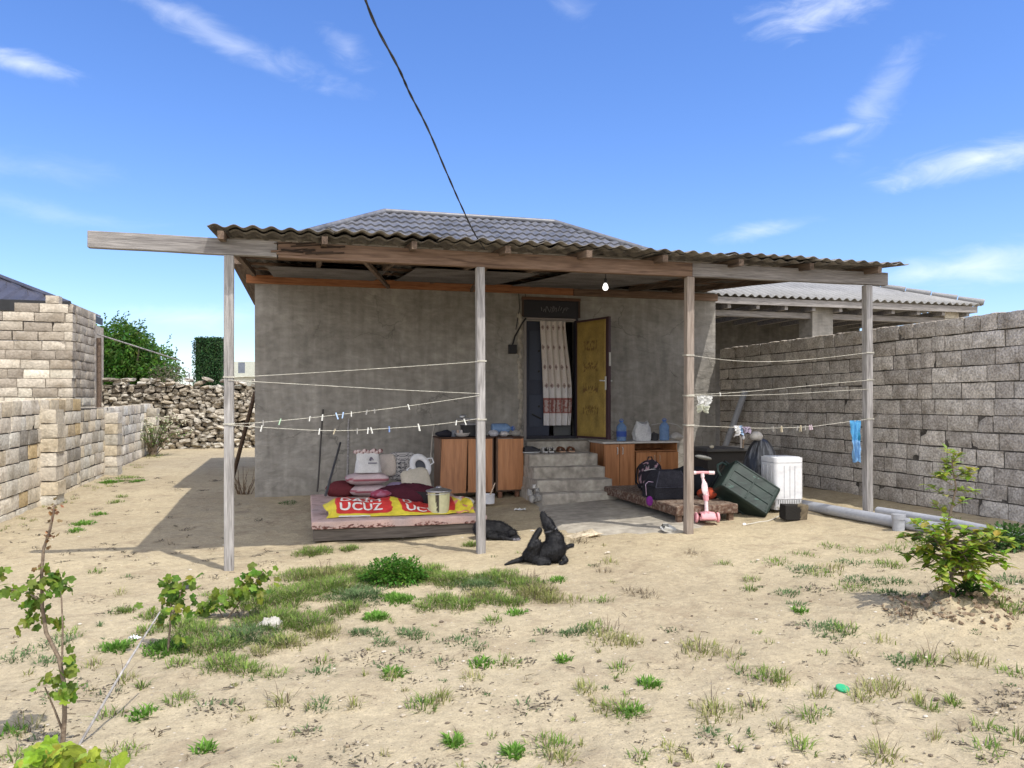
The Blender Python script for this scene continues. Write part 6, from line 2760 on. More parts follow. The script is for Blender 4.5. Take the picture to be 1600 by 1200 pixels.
# trunk, chest, shoulders, neck
capsule(mb, P(835, 869, .02), P(853, 864, .0), .075, .092)
capsule(mb, P(853, 863, .0), P(867, 858, 0), .098, .112)
capsule(mb, P(866, 860, .0), P(867, 845, 0), .112, .092)
capsule(mb, P(867, 847, .01), P(861.5, 831, .0), .088, .064)
capsule(mb, P(862, 834, .0), P(857.5, 821, .0), .064, .056)
# head pointing up: skull, brow, muzzle, jaw
ell(mb, P(855.5, 818.5, .0), (.055, .055, .062))
capsule(mb, P(853, 815, 0), P(848, 803.5, -.005), .043, .026)
capsule(mb, P(850.5, 815, -.01), P(846.2, 806, -.01), .030, .018)
# rump, raised hind leg
ell(mb, P(833, 869, .03), (.085, .085, .072))
capsule(mb, P(832, 866, -.03), P(838.5, 849, -.07), .076, .050)
capsule(mb, P(838.5, 849, -.07), P(830, 851, -.09), .046, .036)
capsule(mb, P(829, 852, -.085), P(836.5, 837, -.06), .036, .031)
capsule(mb, P(836.5, 837, -.06), P(842.5, 828, -.05), .031, .029)
for s in (-.012, 0, .012):
    capsule(mb, P(842, 827.5, -.03 + s), P(844.5, 825, -.03 + s), .009, .007)
capsule(mb, P(823, 866, -.03), P(830, 855, -.07), .045, .040)
# lower hind leg folded on the ground
capsule(mb, P(838, 873, -.07), P(856, 876, -.10), .045, .03)
capsule(mb, P(856, 876.5, -.10), P(842, 878.5, -.12), .02, .017)
# tail
capsule(mb, P(822, 872, .02), P(812, 875.5, .0), .034, .026)
capsule(mb, P(812, 875.5, 0), P(800, 878, -.02), .026, .020)
capsule(mb, P(800, 878, -.02), P(789, 881, -.05), .020, .011)
# front legs: one propping, one stretched out to the right
capsule(mb, P(872, 856, -.03), P(879, 869, -.03), .048, .030)
capsule(mb, P(879, 869, -.03), P(884, 874, -.06), .030, .024)
capsule(mb, P(884, 874, -.06), P(876, 878, -.10), .022, .022)
capsule(mb, P(874, 857, .08), P(884, 860, .10), .042, .028)
capsule(mb, P(884, 860, .10), P(892, 857, .12), .024, .020)
capsule(mb, P(892, 857, .12), P(896, 856, .12), .024, .021)
# ears laid back
for s in (-1, 1):
    capsule(mb, P(859, 818, s * .045), P(866, 823, s * .072), .020, .008)
# near ear: a soft flap folded back
capsule(mb, P(857.5, 819.5, -.052), P(863, 825.5, -.075), .017, .012)
capsule(mb, P(859.5, 820.5, -.056), P(866.5, 827.5, -.072), .015, .008)
# brow and cheeks
capsule(mb, P(852.5, 812.5, -.022), P(853.5, 816.5, -.036), .014, .018)
capsule(mb, P(852.5, 812.5, .022), P(853.5, 816.5, .036), .014, .018)
body = remeshed(mb, 'body', FUR, dog, voxel=.0065, smooth=9, tintf=lambda p: (1, 1, 1))
mb = MB()
for s in (-1, 1):
    ell(mb, P(851.2, 814.2, s * .031), (.0085, .0085, .0085), 10)
    mb.build('eye', EYE, dog, smooth=180)
    mb = MB()
ell(mb, P(846.6, 801.3, -.004), (.014, .014, .010), 12)
mb.build('nose', MT['black'], dog, smooth=180)
c = P(860.4, 828.4)
ax = (P(857.5, 821) - P(863, 835)).normalized()
mb = MB()
rot = ax.to_track_quat('Z', 'Y').to_matrix().to_4x4()
mb.lathe([(.062, -.008), (.0665, -.006), (.0665, .006), (.062, .008)], c, 30, rot=rot, col=(.10, .10, .11))
mb.build('collar', MT['any'], dog, smooth=50)



def coat(body, parent, n, L, flow, seed):
    """short hairs lying on the body"""
    rs_ = random.Random(seed)
    me = body.data
    off = WORLD[parent.name]
    polys = me.polygons
    mbh = MB()
    for _ in range(n):
        f = polys[rs_.randrange(len(polys))]
        nrm = f.normal
        c_ = f.center + off
        if c_.z < off.z + .012:
            continue
        d_ = flow - nrm * flow.dot(nrm)
        d_ = (d_ + rdir_(rs_) * .45 + nrm * .35).normalized()
        s_ = d_.cross(nrm).normalized() * rs_.uniform(.0012, .0026)
        l_ = L * rs_.uniform(.6, 1.4)
        g = rs_.uniform(.6, 1.7)
        mbh.add([c_ - s_, c_ + s_, c_ + d_ * l_ + nrm * .002], [(0, 1, 2)], (g, g, g * 1.05))
    mbh.build('coat', FUR, parent)


def rdir_(r):
    v = Vector((r.gauss(0, 1), r.gauss(0, 1), r.gauss(0, 1)))
    return v.normalized()


coat(body, dog, 9000, .016, Vector((-.5, 0, -.8)), 3)
o1 = ground_at(790, 843)
K2 = depth(o1) / 1200
dog2 = thing('dog', o1, 'black dog with white muzzle and paws asleep beside the bed platform', 'dog', 'black dogs in the yard')
Q = lambda u, v, b=0.0: dogpt(u, v, b, (790, 842), o1, K2)
mb = MB()
capsule(mb, Q(752, 829, .18), Q(779, 829, .10), .100, .098)
capsule(mb, Q(779, 829, .10), Q(792, 831, .04), .096, .070)
ell(mb, Q(756, 832, .12), (.11, .12, .085))
capsule(mb, Q(790, 830, .04), Q(798, 833, .0), .066, .050)
ell(mb, Q(800.5, 833, -.01), (.056, .055, .052))
capsule(mb, Q(804, 836, -.02), Q(809.5, 839, -.035), .034, .023)
capsule(mb, Q(783, 838, -.02), Q(796, 841, -.07), .034, .022)
capsule(mb, Q(796, 841, -.07), Q(811, 841.2, -.06), .020, .019)
capsule(mb, Q(768, 838, .02), Q(786, 841, -.02), .040, .024)
for s in (-.045, .045):
    capsule(mb, Q(797, 829, s), Q(799.5, 834, s * 1.35 - .01), .018, .011)


def d2t(p):
    k = (Vector(p) - Vector(o1))
    a, h = k.dot(ra), k.z
    n_ = noise.noise(Vector(p) * 40) * .008
    if a > .085 and h + n_ < .024 and k.dot(rd) < .03:
        return (26, 25, 23)
    return (1, 1, 1)


body2 = remeshed(mb, 'body', FUR, dog2, voxel=.009, smooth=5, tintf=d2t)
coat(body2, dog2, 7000, .02, Vector((-.8, .2, -.4)), 5)
mb = MB()
ell(mb, Q(811.2, 839.2, -.036), (.012, .012, .010), 12)
mb.build('nose', MT['black'], dog2, smooth=180)
for s in (-1, 1):
    mb = MB()
    ell(mb, Q(804.2, 832.8, -.015 + s * .036), (.006, .006, .005), 10)
    mb.build('eye', EYE, dog2, smooth=180)

# ================================================================== TREES AND PLANTS
def leaf(mb, p, d, up, L, w, colr, droop=.3, fold=.25, n=3):
    """one pointed leaf, slightly folded along its midrib"""
    d = d.normalized()
    s = d.cross(up)
    if s.length < 1e-3:
        s = d.cross(Vector((1, 0, 0)))
    s.normalize()
    nrm = s.cross(d).normalized()
    vs, fs = [], []
    prof = [(0, .05), (.35, .95), (.7, .75), (1, 0.02)]
    for t, k in prof:
        c = p + d * (L * t) - Vector((0, 0, 1)) * (droop * L * t * t)
        vs += [c - s * (w / 2 * k) + nrm * (fold * w / 2 * k), c, c + s * (w / 2 * k) + nrm * (fold * w / 2 * k)]
    for i in range(3):
        a = i * 3
        fs += [(a, a + 1, a + 4, a + 3), (a + 1, a + 2, a + 5, a + 4)]
    mb.add(vs, fs, colr)


def rdir(rs, zmin=-1.0, zmax=1.0):
    z = rs.uniform(zmin, zmax)
    a = rs.uniform(0, 6.2832)
    r = math.sqrt(max(0, 1 - z * z))
    return Vector((r * math.cos(a), r * math.sin(a), z))


def leafy_mass(mb, blobs, n, size, cols, rs, shell=.55, dark=None):
    """leaf-sized faces spread through several overlapping lobes"""
    tot = sum(b[1][0] * b[1][1] * b[1][2] for b in blobs)
    for c, s in blobs:
        k = int(n * s[0] * s[1] * s[2] / tot)
        for _ in range(k):
            d = rdir(rs)
            r = rs.random() ** .45
            if noise.noise(Vector(c) + d * 1.7) < -.28 and r > .7:
                continue
            p = Vector(c) + Vector((d.x * s[0], d.y * s[1], d.z * s[2])) * r * (1 + .22 * noise.noise(Vector((d.x * 2.5, d.y * 2.5, d.z * 2.5)) + Vector(c)))
            q = (d + rdir(rs) * .9)
            leaf(mb, p, q, rdir(rs), size * rs.uniform(.6, 1.3), size * rs.uniform(.35, .6), tuple(x * rs.uniform(.75, 1.25) for x in rs.choice(cols)), .3)


rs = random.Random(77)
# bushy tree behind the rubble wall
c = at(205, 560, 26)
base = Vector((c.x, c.y, .35))
tree = thing('bushy_tree', base, 'bushy bright green tree behind the rubble wall on the left', 'tree')
mb = MB()
blobs = []
for (u, v, s) in ((185, 540, (1.0, .9, .75)), (172, 528, (.6, .6, .55)), (205, 545, (.8, .9, .8)), (232, 560, (.85, .9, .6)), (250, 580, (.75, .8, .5)), (200, 580, (1.2, 1.1, .6)),
                  (168, 570, (.8, .9, .8)), (190, 515, (.35, .4, .35)), (212, 535, (.35, .4, .25)), (226, 592, (1.2, 1.0, .6)), (190, 605, (1.4, 1.1, .7))):
    blobs.append((at(u, v, 26 + rs.uniform(-.5, .5)), s))
leafy_mass(mb, blobs, 17000, .15, [(.06, .15, .02), (.09, .20, .03), (.045, .11, .018), (.13, .24, .04), (.075, .17, .025)], rs)
for _ in range(40):
    b = blobs[rs.randrange(len(blobs))]
    p = b[0] + Vector((rs.uniform(-.7, .7) * b[1][0], 0, b[1][2] * .8))
    d = Vector((rs.uniform(-.6, .8), rs.uniform(-.3, .3), 1)).normalized()
    for k in range(9):
        leaf(mb, p + d * (k * .045), d + rdir(rs) * .8, rdir(rs), .12, .06, (.08, .16, .025))
mb.build('crown', MT['leaf'], tree)
mb = MB()
for k in range(4):
    a = rs.uniform(0, 6)
    mb.tube([base, base + Vector((.15 * math.cos(a), .15 * math.sin(a), .9)), base + Vector((.8 * math.cos(a), .6 * math.sin(a), 2.2)), base + Vector((1.2 * math.cos(a), .8 * math.sin(a), 3.0))], [.12, .09, .05, .02], 8)
mb.build('trunk', MT['bark'], tree, smooth=60)
mb = MB()
for k in range(30):
    p = at(rs.uniform(240, 290), rs.uniform(578, 600), 25)
    for j in range(25):
        leaf(mb, p + rdir(rs) * .22, rdir(rs), rdir(rs), .10, .03, (.20, .19, .13))
o = mb.build('pale_shrub', MT['leaf'], None, Vector((at(268, 600, 25).x, at(268, 600, 25).y, .35)))
tag(o, 'thin greyish shrub behind the rubble wall right of the bushy tree', 'shrub')

# clipped columnar hedge tree
D_ = 34
a, b = at(301, 527, D_), at(347, 527, D_)
hx0, hx1, hz1 = 0, (b - a).length, a.z
ht = thing('clipped_hedge_tree', ((a.x + b.x) / 2, (a.y + b.y) / 2, .35), 'tall dark green evergreen clipped into an upright box, beyond the rubble wall', 'tree')
mb = MB()
ax = (b - a).normalized()
ay = Vector((-ax.y, ax.x, 0))
W_, Dp = (b - a).length, 1.1
for _ in range(9000):
    f = rs.random()
    u, w, z = rs.random(), rs.random(), rs.random()
    if f < .62:
        w = rs.uniform(0, .06)
        n = -ay
    elif f < .74:
        u = rs.choice([rs.uniform(0, .05), rs.uniform(.95, 1)])
        n = ax * (1 if u > .5 else -1)
    elif f < .86:
        z = rs.uniform(.97, 1.0)
        n = Vector((0, 0, 1))
    else:
        w = rs.uniform(.94, 1)
        n = ay
    # soften the corners
    if z > .96 and (u < .05 or u > .95):
        continue
    p = a + ax * (u * W_) + ay * (w * Dp)
    p.z = .4 + z * (hz1 - .4)
    p += n * (.05 * noise.noise(p * 4)) + rdir(rs) * .03
    leaf(mb, p, n * .6 + rdir(rs), rdir(rs), rs.uniform(.06, .12), .045, tuple(x * rs.uniform(.7, 1.3) for x in ((.032, .08, .028), (.05, .11, .036))[rs.random() < .4]))
mb.build('crown', MT['hedge'], ht)
mb = MB()
m_ = a.lerp(b, .5) + ay * .55
mb.tube([Vector((m_.x, m_.y, .2)), Vector((m_.x, m_.y, hz1 - .4))], [.12, .05], 8)
mb.build('trunk', MT['bark'], ht, smooth=60)
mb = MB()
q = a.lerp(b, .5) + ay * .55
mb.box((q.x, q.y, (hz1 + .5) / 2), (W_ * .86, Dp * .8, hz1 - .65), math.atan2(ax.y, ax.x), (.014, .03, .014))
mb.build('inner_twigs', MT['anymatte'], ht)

# ---- flowering weed by the left wall
p0 = on_ground(238, 712)
fl = thing('flowering_weed', p0, 'tall green weed with small whitish flowers at the end of the low left wall', 'plant')
mb, ms, mf = MB(), MB(), MB()
for k in range(26):
    a = rs.uniform(0, 6.28)
    top = p0 + Vector((rs.gauss(.05, .28), rs.gauss(0, .22), rs.uniform(.45, .95)))
    pts = [p0 + Vector((.05 * math.cos(a), .05 * math.sin(a), -.02)), p0.lerp(top, .5) + Vector((0, 0, .1)), top]
    ms.tube(pts, [.010, .008, .004], 5)
    for j in range(26):
        t = rs.uniform(.25, 1)
        q = pts[0].lerp(pts[1], t * 2) if t < .5 else pts[1].lerp(pts[2], t * 2 - 1)
        leaf(mb, q, rdir(rs, -.2, .8), Vector((0, 0, 1)), rs.uniform(.05, .10), .03, tuple(x * rs.uniform(.8, 1.3) for x in (.17, .27, .08)))
    for j in range(5):
        ell(mf, top + rdir(rs) * .07, (.016, .016, .013), 6)
mb.build('leaves', MT['leaf'], fl)
ms.build('stems', MT['bark'], fl)
mf.build('flowers', mat('cream_flower', [(.58, .56, .38), (.68, .66, .5)], 5, .8, tint=False), fl, smooth=60)


# ---- young citrus tree with yellow-green leaves
def shoots(base, specs, leafL, cols, rs, mb, ms, lw=.42, per=.035, zmin=-.35, r0=.007):
    """specs: list of polylines (offset points) that carry leaves from fraction f0"""
    for pts, f0 in specs:
        P = [base + Vector(q) for q in pts]
        rr = [r0 * (1 - .75 * i / (len(P) - 1)) for i in range(len(P))]
        ms.tube(P, rr, 6)
        tot = sum((P[i + 1] - P[i]).length for i in range(len(P) - 1))
        run = 0
        for i in range(len(P) - 1):
            seg = (P[i + 1] - P[i])
            k = max(1, int(seg.length / per))
            for j in range(k):
                t = (run + seg.length * j / k) / tot
                if t < f0:
                    continue
                q = P[i] + seg * (j / k)
                d = seg.normalized() * .35 + rdir(rs, zmin, .7)
                leaf(mb, q, d, Vector((0, 0, 1)), leafL * rs.uniform(.6, 1.15), leafL * lw * rs.uniform(.8, 1.2), tuple(x * rs.uniform(.75, 1.25) for x in rs.choice(cols)), rs.uniform(.1, .5))
            run += seg.length


pc = ground_at(1490, 953)
ct = thing('young_citrus_tree', pc, 'young citrus sapling with yellow-green leaves in dug earth on the right', 'tree')
KC = depth(pc) / 1200
def cpx(u, v, b=0.0):
    q = ra * ((u - 1490) * KC) + rd * b + Vector((0, 0, (953 - v) * KC))
    return q
mb, ms = MB(), MB()
stem = [cpx(1490, 955), cpx(1487, 925), cpx(1483, 890), cpx(1478, 860), cpx(1487, 815), cpx(1494, 785), cpx(1489, 755), cpx(1487, 735)]
ms.tube([pc + q for q in stem], [.013, .012, .011, .010, .008, .006, .004, .003], 8)
SP = []
for (u, v) in ((1415, 835), (1420, 870), (1425, 895), (1445, 850), (1440, 905), (1455, 825), (1465, 925), (1500, 840), (1520, 850), (1535, 870), (1550, 895), (1565, 905), (1530, 915),
               (1510, 930), (1540, 935), (1475, 880), (1505, 890), (1460, 880), (1525, 945), (1570, 865), (1580, 868), (1545, 845), (1435, 838), (1552, 920), (1500, 915), (1455, 905), (1480, 845), (1430, 885), (1450, 930), (1468, 945), (1520, 900), (1535, 895), (1560, 885), (1445, 870), (1510, 870), (1490, 860), (1470, 905), (1500, 940), (1555, 930), (1440, 920), (1525, 925)):
    s0 = rs.choice([cpx(1487, 920), cpx(1484, 895), cpx(1479, 870)])
    b = rs.uniform(-.26, .26)
    e = cpx(u, v, b)
    m_ = s0.lerp(e, .5) + Vector((0, 0, .04))
    SP.append(([s0, m_, e], .30))
shoots(pc, SP, .088, [(.26, .36, .04), (.32, .40, .055), (.18, .29, .035), (.38, .44, .08), (.22, .32, .045)], rs, mb, ms, .52, .0095, .0)
SP = []
for (v0, du, v1) in ((830, -18, 812), (815, 14, 800), (800, -30, 782), (790, 35, 790), (780, -22, 760), (772, 26, 752), (765, -12, 738), (760, 18, 735), (752, 40, 775), (745, 2, 725), (750, -18, 770)):
    SP.append(([cpx(1488, v0), cpx(1488 + du * .6, (v0 + v1) / 2, rs.uniform(-.08, .08)), cpx(1488 + du, v1, rs.uniform(-.12, .12))], .15))
shoots(pc, SP, .075, [(.30, .40, .05), (.36, .44, .08), (.24, .34, .04), (.40, .46, .12)], rs, mb, ms, .45, .0075, .0, .004)
mb.build('leaves', MT['leaf'], ct)
ms.build('stem', MT['bark'], ct, smooth=60)


# ---- grape vine saplings on the left
def vine_leaf(mb, p, nrm, s, colr, rs):
    """five-lobed leaf"""
    nrm = nrm.normalized()
    a = nrm.cross(Vector((0, 0, 1)))
    if a.length < .1:
        a = Vector((1, 0, 0))
    a.normalize()
    b = nrm.cross(a)
    th0 = rs.uniform(0, 6.28)
    vs = [p]
    cs = [colr]
    lob = [.72, .92, .84, .70, .92, .98, .76, .95, 1.06, .95, .76, .98, .92, .70, .84, .92, .72, .3]
    for i, r in enumerate(lob):
        th = th0 + 2 * math.pi * i / len(lob)
        vs.append(p + (a * math.cos(th) + b * math.sin(th)) * (s * .5 * r) - nrm * (s * .10 * r * r) + nrm * rs.uniform(-.03, .03) * s)
    n = len(lob)
    mb.add(vs, [(0, 1 + i, 1 + (i + 1) % n) for i in range(n)], colr)


VC = [(.13, .21, .025), (.17, .25, .03), (.085, .16, .022), (.22, .29, .04), (.14, .22, .03)]


def vine(name, base_px, label, stems, clusters, dry=None, size=.07):
    p0 = ground_at(*base_px)
    k = depth(p0) / 1200
    f = lambda u, v, b=0.0: p0 + ra * ((u - base_px[0]) * k) + rd * b + Vector((0, 0, (base_px[1] - v) * k))
    t = thing(name, p0, label, 'vine')
    ms = MB()
    for pts, r in stems:
        P = [f(*q) for q in pts]
        P[0].z -= .02
        ms.tube(P, [r * (1 - .5 * i / (len(P) - 1)) for i in range(len(P))], 7)
    ms.build('stem', MT['bark'], t, smooth=60)
    mb = MB()
    for (u, v, ru, rv, n) in clusters:
        for _ in range(n):
            q = f(u + rs.gauss(0, ru * .5), v + rs.gauss(0, rv * .5), rs.gauss(0, ru * k * .5))
            vine_leaf(mb, q, Vector((rs.uniform(-.8, .8), rs.uniform(-1, .2), rs.uniform(.1, 1))), size * rs.uniform(.6, 1.25), tuple(x * rs.uniform(.8, 1.2) for x in rs.choice(VC)), rs)
    mb.build('leaves', MT['leaf'], t)
    if dry:
        mb = MB()
        for (u, v, ru, rv, n) in dry:
            for _ in range(n):
                q = f(u + rs.gauss(0, ru * .5), v + rs.gauss(0, rv * .5), rs.gauss(0, ru * k * .4))
                vine_leaf(mb, q, rdir(rs), size * rs.uniform(.3, .6), tuple(x * rs.uniform(.8, 1.2) for x in rs.choice([(.30, .17, .08), (.40, .25, .13), (.22, .12, .06)])), rs)
        mb.build('dry_leaves', MT['leaf'], t)
    return t


vine('vine_sapling', (97, 1160), 'tall thin vine sapling with withered brown tip at the far left',
     [([(97, 1160), (101, 1110), (100, 1060), (92, 1020), (72, 980), (66, 940), (65, 890), (68, 850), (78, 820), (86, 780)], .011),
      ([(99, 1130), (85, 1100), (70, 1065)], .006), ([(97, 1020), (98, 970), (96, 925), (88, 900)], .005), ([(66, 925), (40, 915), (8, 912)], .005)],
     [(70, 900, 30, 26, 40), (45, 925, 22, 24, 22), (52, 955, 14, 26, 18), (85, 905, 20, 22, 18), (88, 1050, 30, 16, 24), (100, 1072, 18, 14, 14), (108, 1030, 10, 16, 9), (10, 908, 14, 18, 16), (92, 968, 10, 14, 6)],
     [(86, 790, 9, 24, 20), (78, 830, 8, 14, 14), (62, 880, 8, 9, 8)], .05)
vine('vine_shoot', (262, 1012), 'leafy green vine shoot rising out of the grass left of centre',
     [([(262, 1012), (266, 970), (268, 930), (272, 900)], .008), ([(266, 960), (280, 930), (286, 905)], .005)],
     [(265, 920, 28, 34, 46), (278, 945, 20, 20, 18), (285, 1000, 20, 14, 12), (248, 955, 12, 18, 8)], None, .062)
vine('vine_shoot', (352, 962), 'low yellow-green vine shoot spreading to the right in the grass',
     [([(352, 962), (340, 945), (318, 945)], .006), ([(352, 962), (375, 935), (400, 905), (412, 890)], .007)],
     [(340, 938, 26, 16, 26), (385, 915, 26, 22, 34), (405, 905, 22, 26, 36), (312, 948, 12, 12, 12), (370, 930, 16, 16, 12)], None, .066)
# slanting support stick
a, b = ground_at(116, 1158), on_ground(250, 956)
b = at(250, 956, depth(a) + .45)
mb = MB()
mb.tube([a - Vector((0, 0, .03)), a.lerp(b, .5) + Vector((.01, 0, .015)), b], [.0065, .006, .004], 7)
o = mb.build('support_stick', MT['post'], None, a, smooth=60)
tag(o, 'thin grey stick slanting from the vine sapling towards the middle shoot', 'stick')
# leafy vine at the bottom edge
p0 = ground_at(100, 1196)
p0 = at(100, 1215, 3.05)
p0.z = ground_z(p0.x, p0.y)
t = thing('low_vine', p0, 'yellow-green vine foliage cut off by the bottom left edge', 'vine')
mb, ms = MB(), MB()
for _ in range(150):
    u, v = 95 + rs.gauss(0, 34), 1192 + rs.gauss(0, 12)
    q = at(u, v, 3.05 + rs.uniform(-.15, .15))
    vine_leaf(mb, q, Vector((rs.uniform(-.8, .8), rs.uniform(-1, .2), rs.uniform(.2, 1))), .07 * rs.uniform(.6, 1.3), tuple(x * rs.uniform(.8, 1.25) for x in rs.choice([(.30, .38, .035), (.36, .43, .06), (.20, .30, .03)])), rs)
for k in range(4):
    ms.tube([p0, at(60 + k * 25, 1190, 3.05)], [.008, .004], 6)
mb.build('leaves', MT['leaf'], t)
ms.build('stem', MT['bark'], t, smooth=60)

# ---- rounded leafy weed in the grass band
p0 = ground_at(617, 908)
mb = MB()
for _ in range(2600):
    d = rdir(rs, 0, 1)
    r = rs.random() ** .35
    p = p0 + Vector((d.x * .29, d.y * .24, d.z * .19 + .01)) * r * (1 + .25 * noise.noise(d * 3))
    leaf(mb, p, d + rdir(rs) * .7, Vector((0, 0, 1)), rs.uniform(.028, .05), rs.uniform(.014, .022), tuple(x * rs.uniform(.75, 1.25) for x in rs.choice([(.09, .22, .03), (.13, .28, .045), (.065, .17, .025)])))
o = mb.build('leafy_weed', MT['leaf'], None, p0)
tag(o, 'dense rounded bright green weed bush in front of the bed platform', 'weed')
# dark weed at the right edge by the pipes
for (u, v, w, h, n, nm, label) in ((1575, 852, .32, .22, 900, 'dark_weed', 'dark green weed growing by the pipes at the right edge'),
                                   (1512, 950, .10, .08, 160, 'broadleaf_weed', 'broad-leaved dark weed at the foot of the citrus sapling')):
    p0 = ground_at(u, v)
    mb = MB()
    for _ in range(n):
        d = rdir(rs, 0, 1)
        p = p0 + Vector((d.x * w, d.y * w * .6, d.z * h)) * rs.random() ** .4
        leaf(mb, p, d + rdir(rs) * .6, Vector((0, 0, 1)), rs.uniform(.04, .07), rs.uniform(.02, .03), tuple(x * rs.uniform(.75, 1.25) for x in ((.055, .12, .03), (.085, .17, .045))[rs.random() < .4]))
    o = mb.build(nm, MT['leaf'], None, p0)
    tag(o, label, 'weed')
mb = MB()
p0 = ground_at(381, 770)
for k in range(26):
    a_ = rs.uniform(-1.2, 1.2)
    e = p0 + Vector((a_ * .35, rs.uniform(-.2, .2), rs.uniform(.15, .5)))
    mb.tube([p0 + Vector((a_ * .1, 0, 0)), p0.lerp(e, .5) + rdir(rs) * .05, e], [.006, .004, .002], 5, (.8, .7, .6))
o = mb.build('dry_brush', MT['bark'], None, p0)
tag(o, 'heap of dry brown twigs at the left corner of the house', 'brushwood')


# ================================================================== GRASS
def blades(px, py, pz, h, w, lean, az, tint_):
    n = len(px)
    ca, sa = np.cos(az), np.sin(az)
    bx, by = -sa, ca                          # width direction
    v = np.zeros((n, 5, 3), dtype=np.float32)
    for k, (t, ww) in enumerate(((0, 1.0), (0, -1.0), (.55, .75), (.55, -.75), (1.0, 0.0))):
        out = lean * h * (t ** 1.8)
        up = h * t * (1 - .35 * np.minimum(lean, 1.2) * t)
        v[:, k, 0] = px + ca * out + bx * w * .5 * ww
        v[:, k, 1] = py + sa * out + by * w * .5 * ww
        v[:, k, 2] = pz + up
    base = (np.arange(n) * 5)[:, None]
    q = (base + np.array([0, 1, 3, 2])).astype(np.int32)
    tr = (base + np.array([2, 3, 4])).astype(np.int32)
    return v.reshape(-1, 3), q, tr, np.repeat(tint_, 5, axis=0)


def build_blades(name, sets, material):
    V, Q, T, C = [], [], [], []
    off = 0
    for v, q, t, c in sets:
        V.append(v); Q.append(q + off); T.append(t + off); C.append(c)
        off += len(v)
    V, Q, T, C = np.concatenate(V), np.concatenate(Q), np.concatenate(T), np.concatenate(C)
    me = bpy.data.meshes.new(name)
    me.vertices.add(len(V))
    me.vertices.foreach_set('co', V.ravel())
    flat = np.concatenate([Q.ravel(), T.ravel()])
    me.loops.add(len(flat))
    me.loops.foreach_set('vertex_index', flat)
    me.polygons.add(len(Q) + len(T))
    me.polygons.foreach_set('loop_start', np.concatenate([np.arange(len(Q)) * 4, len(Q) * 4 + np.arange(len(T)) * 3]).astype(np.int32))
    a = me.color_attributes.new('tint', 'FLOAT_COLOR', 'POINT')
    t4 = np.ones((len(V), 4), dtype=np.float32)
    t4[:, :3] = C
    a.data.foreach_set('color', t4.ravel())
    me.materials.append(material)
    me.update(calc_edges=True)
    o = bpy.data.objects.new(name, me)
    col.objects.link(o)
    WORLD[o.name] = Vector((0, 0, 0))
    return o


def gz_arr(x, y):
    i = np.clip(np.searchsorted(gx, x), 0, nx_ - 1)
    j = np.clip(np.searchsorted(gy, y), 0, ny_ - 1)
    return GZ[j, i]


PALS = {'green': [(.15, .24, .045), (.19, .285, .055), (.115, .20, .04), (.25, .31, .085)],
        'blue': [(.12, .19, .075), (.15, .215, .09), (.10, .16, .065)],
        'yellow': [(.25, .28, .08), (.31, .31, .11), (.20, .24, .06), (.36, .33, .16)],
        'bright': [(.11, .24, .035), (.15, .29, .045)],
        'dry': [(.16, .125, .085), (.22, .175, .115), (.11, .088, .065), (.28, .23, .15)],
        'thatch': [(.36, .31, .20), (.30, .26, .16), (.40, .36, .24), (.24, .24, .12)],
        'mat': [(.15, .125, .095), (.18, .15, .11), (.10, .085, .068), (.15, .14, .095)]}


def clump(u, v, rpx, kind='green', dens=1.0, h=None, asp=.8):
    """a tuft of blades; rpx is its half-width in the photograph, giving its real radius"""
    p = on_ground(u, v)
    D = depth(p)
    r = rpx * D / 1200
    n = int(clamp(1500 * r * r * 3.14 * dens * 1.3 + 26 * dens, 14, 5200))
    a = rng.uniform(0, 2 * math.pi, n)
    rr = r * rng.random(n) ** .62
    # uneven outline
    ph = rng.uniform(0, 6.28)
    rr *= 1 + .35 * np.sin(a * 3 + ph) * rng.random(n) + .2 * np.sin(a * 7 + ph * 2)
    x, y = p.x + rr * np.cos(a), p.y + rr * np.sin(a) * asp * 1.5
    hh = h or {'green': .085, 'blue': .06, 'yellow': .095, 'bright': .07, 'dry': .10, 'mat': .022, 'thatch': .035}[kind]
    hs = .85 * hh * rng.uniform(.35, 1.25, n) * (1 - .35 * rr / (r + 1e-6))
    ww = {'green': .0055, 'blue': .0075, 'yellow': .005, 'bright': .011, 'dry': .0042, 'mat': .012, 'thatch': .0045}[kind] * rng.uniform(.7, 1.5, n)
    lean = {'green': 1.0, 'blue': 1.1, 'yellow': .85, 'bright': .9, 'dry': 1.1, 'mat': 2.2, 'thatch': 2.6}[kind] * rng.uniform(.2, 1.5, n)
    az = a + rng.normal(0, .9, n)
    pal = np.array(PALS[kind])
    c = pal[rng.integers(0, len(pal), n)] * rng.uniform(.75, 1.3, n)[:, None]
    if kind in ('green', 'yellow'):
        dry = rng.random(n) < .16
        dp = np.array(PALS['dry'])
        c[dry] = dp[rng.integers(0, len(dp), dry.sum())] * 1.25
    return blades(x, y, gz_arr(x, y) - .004, hs, ww, lean, az, c)


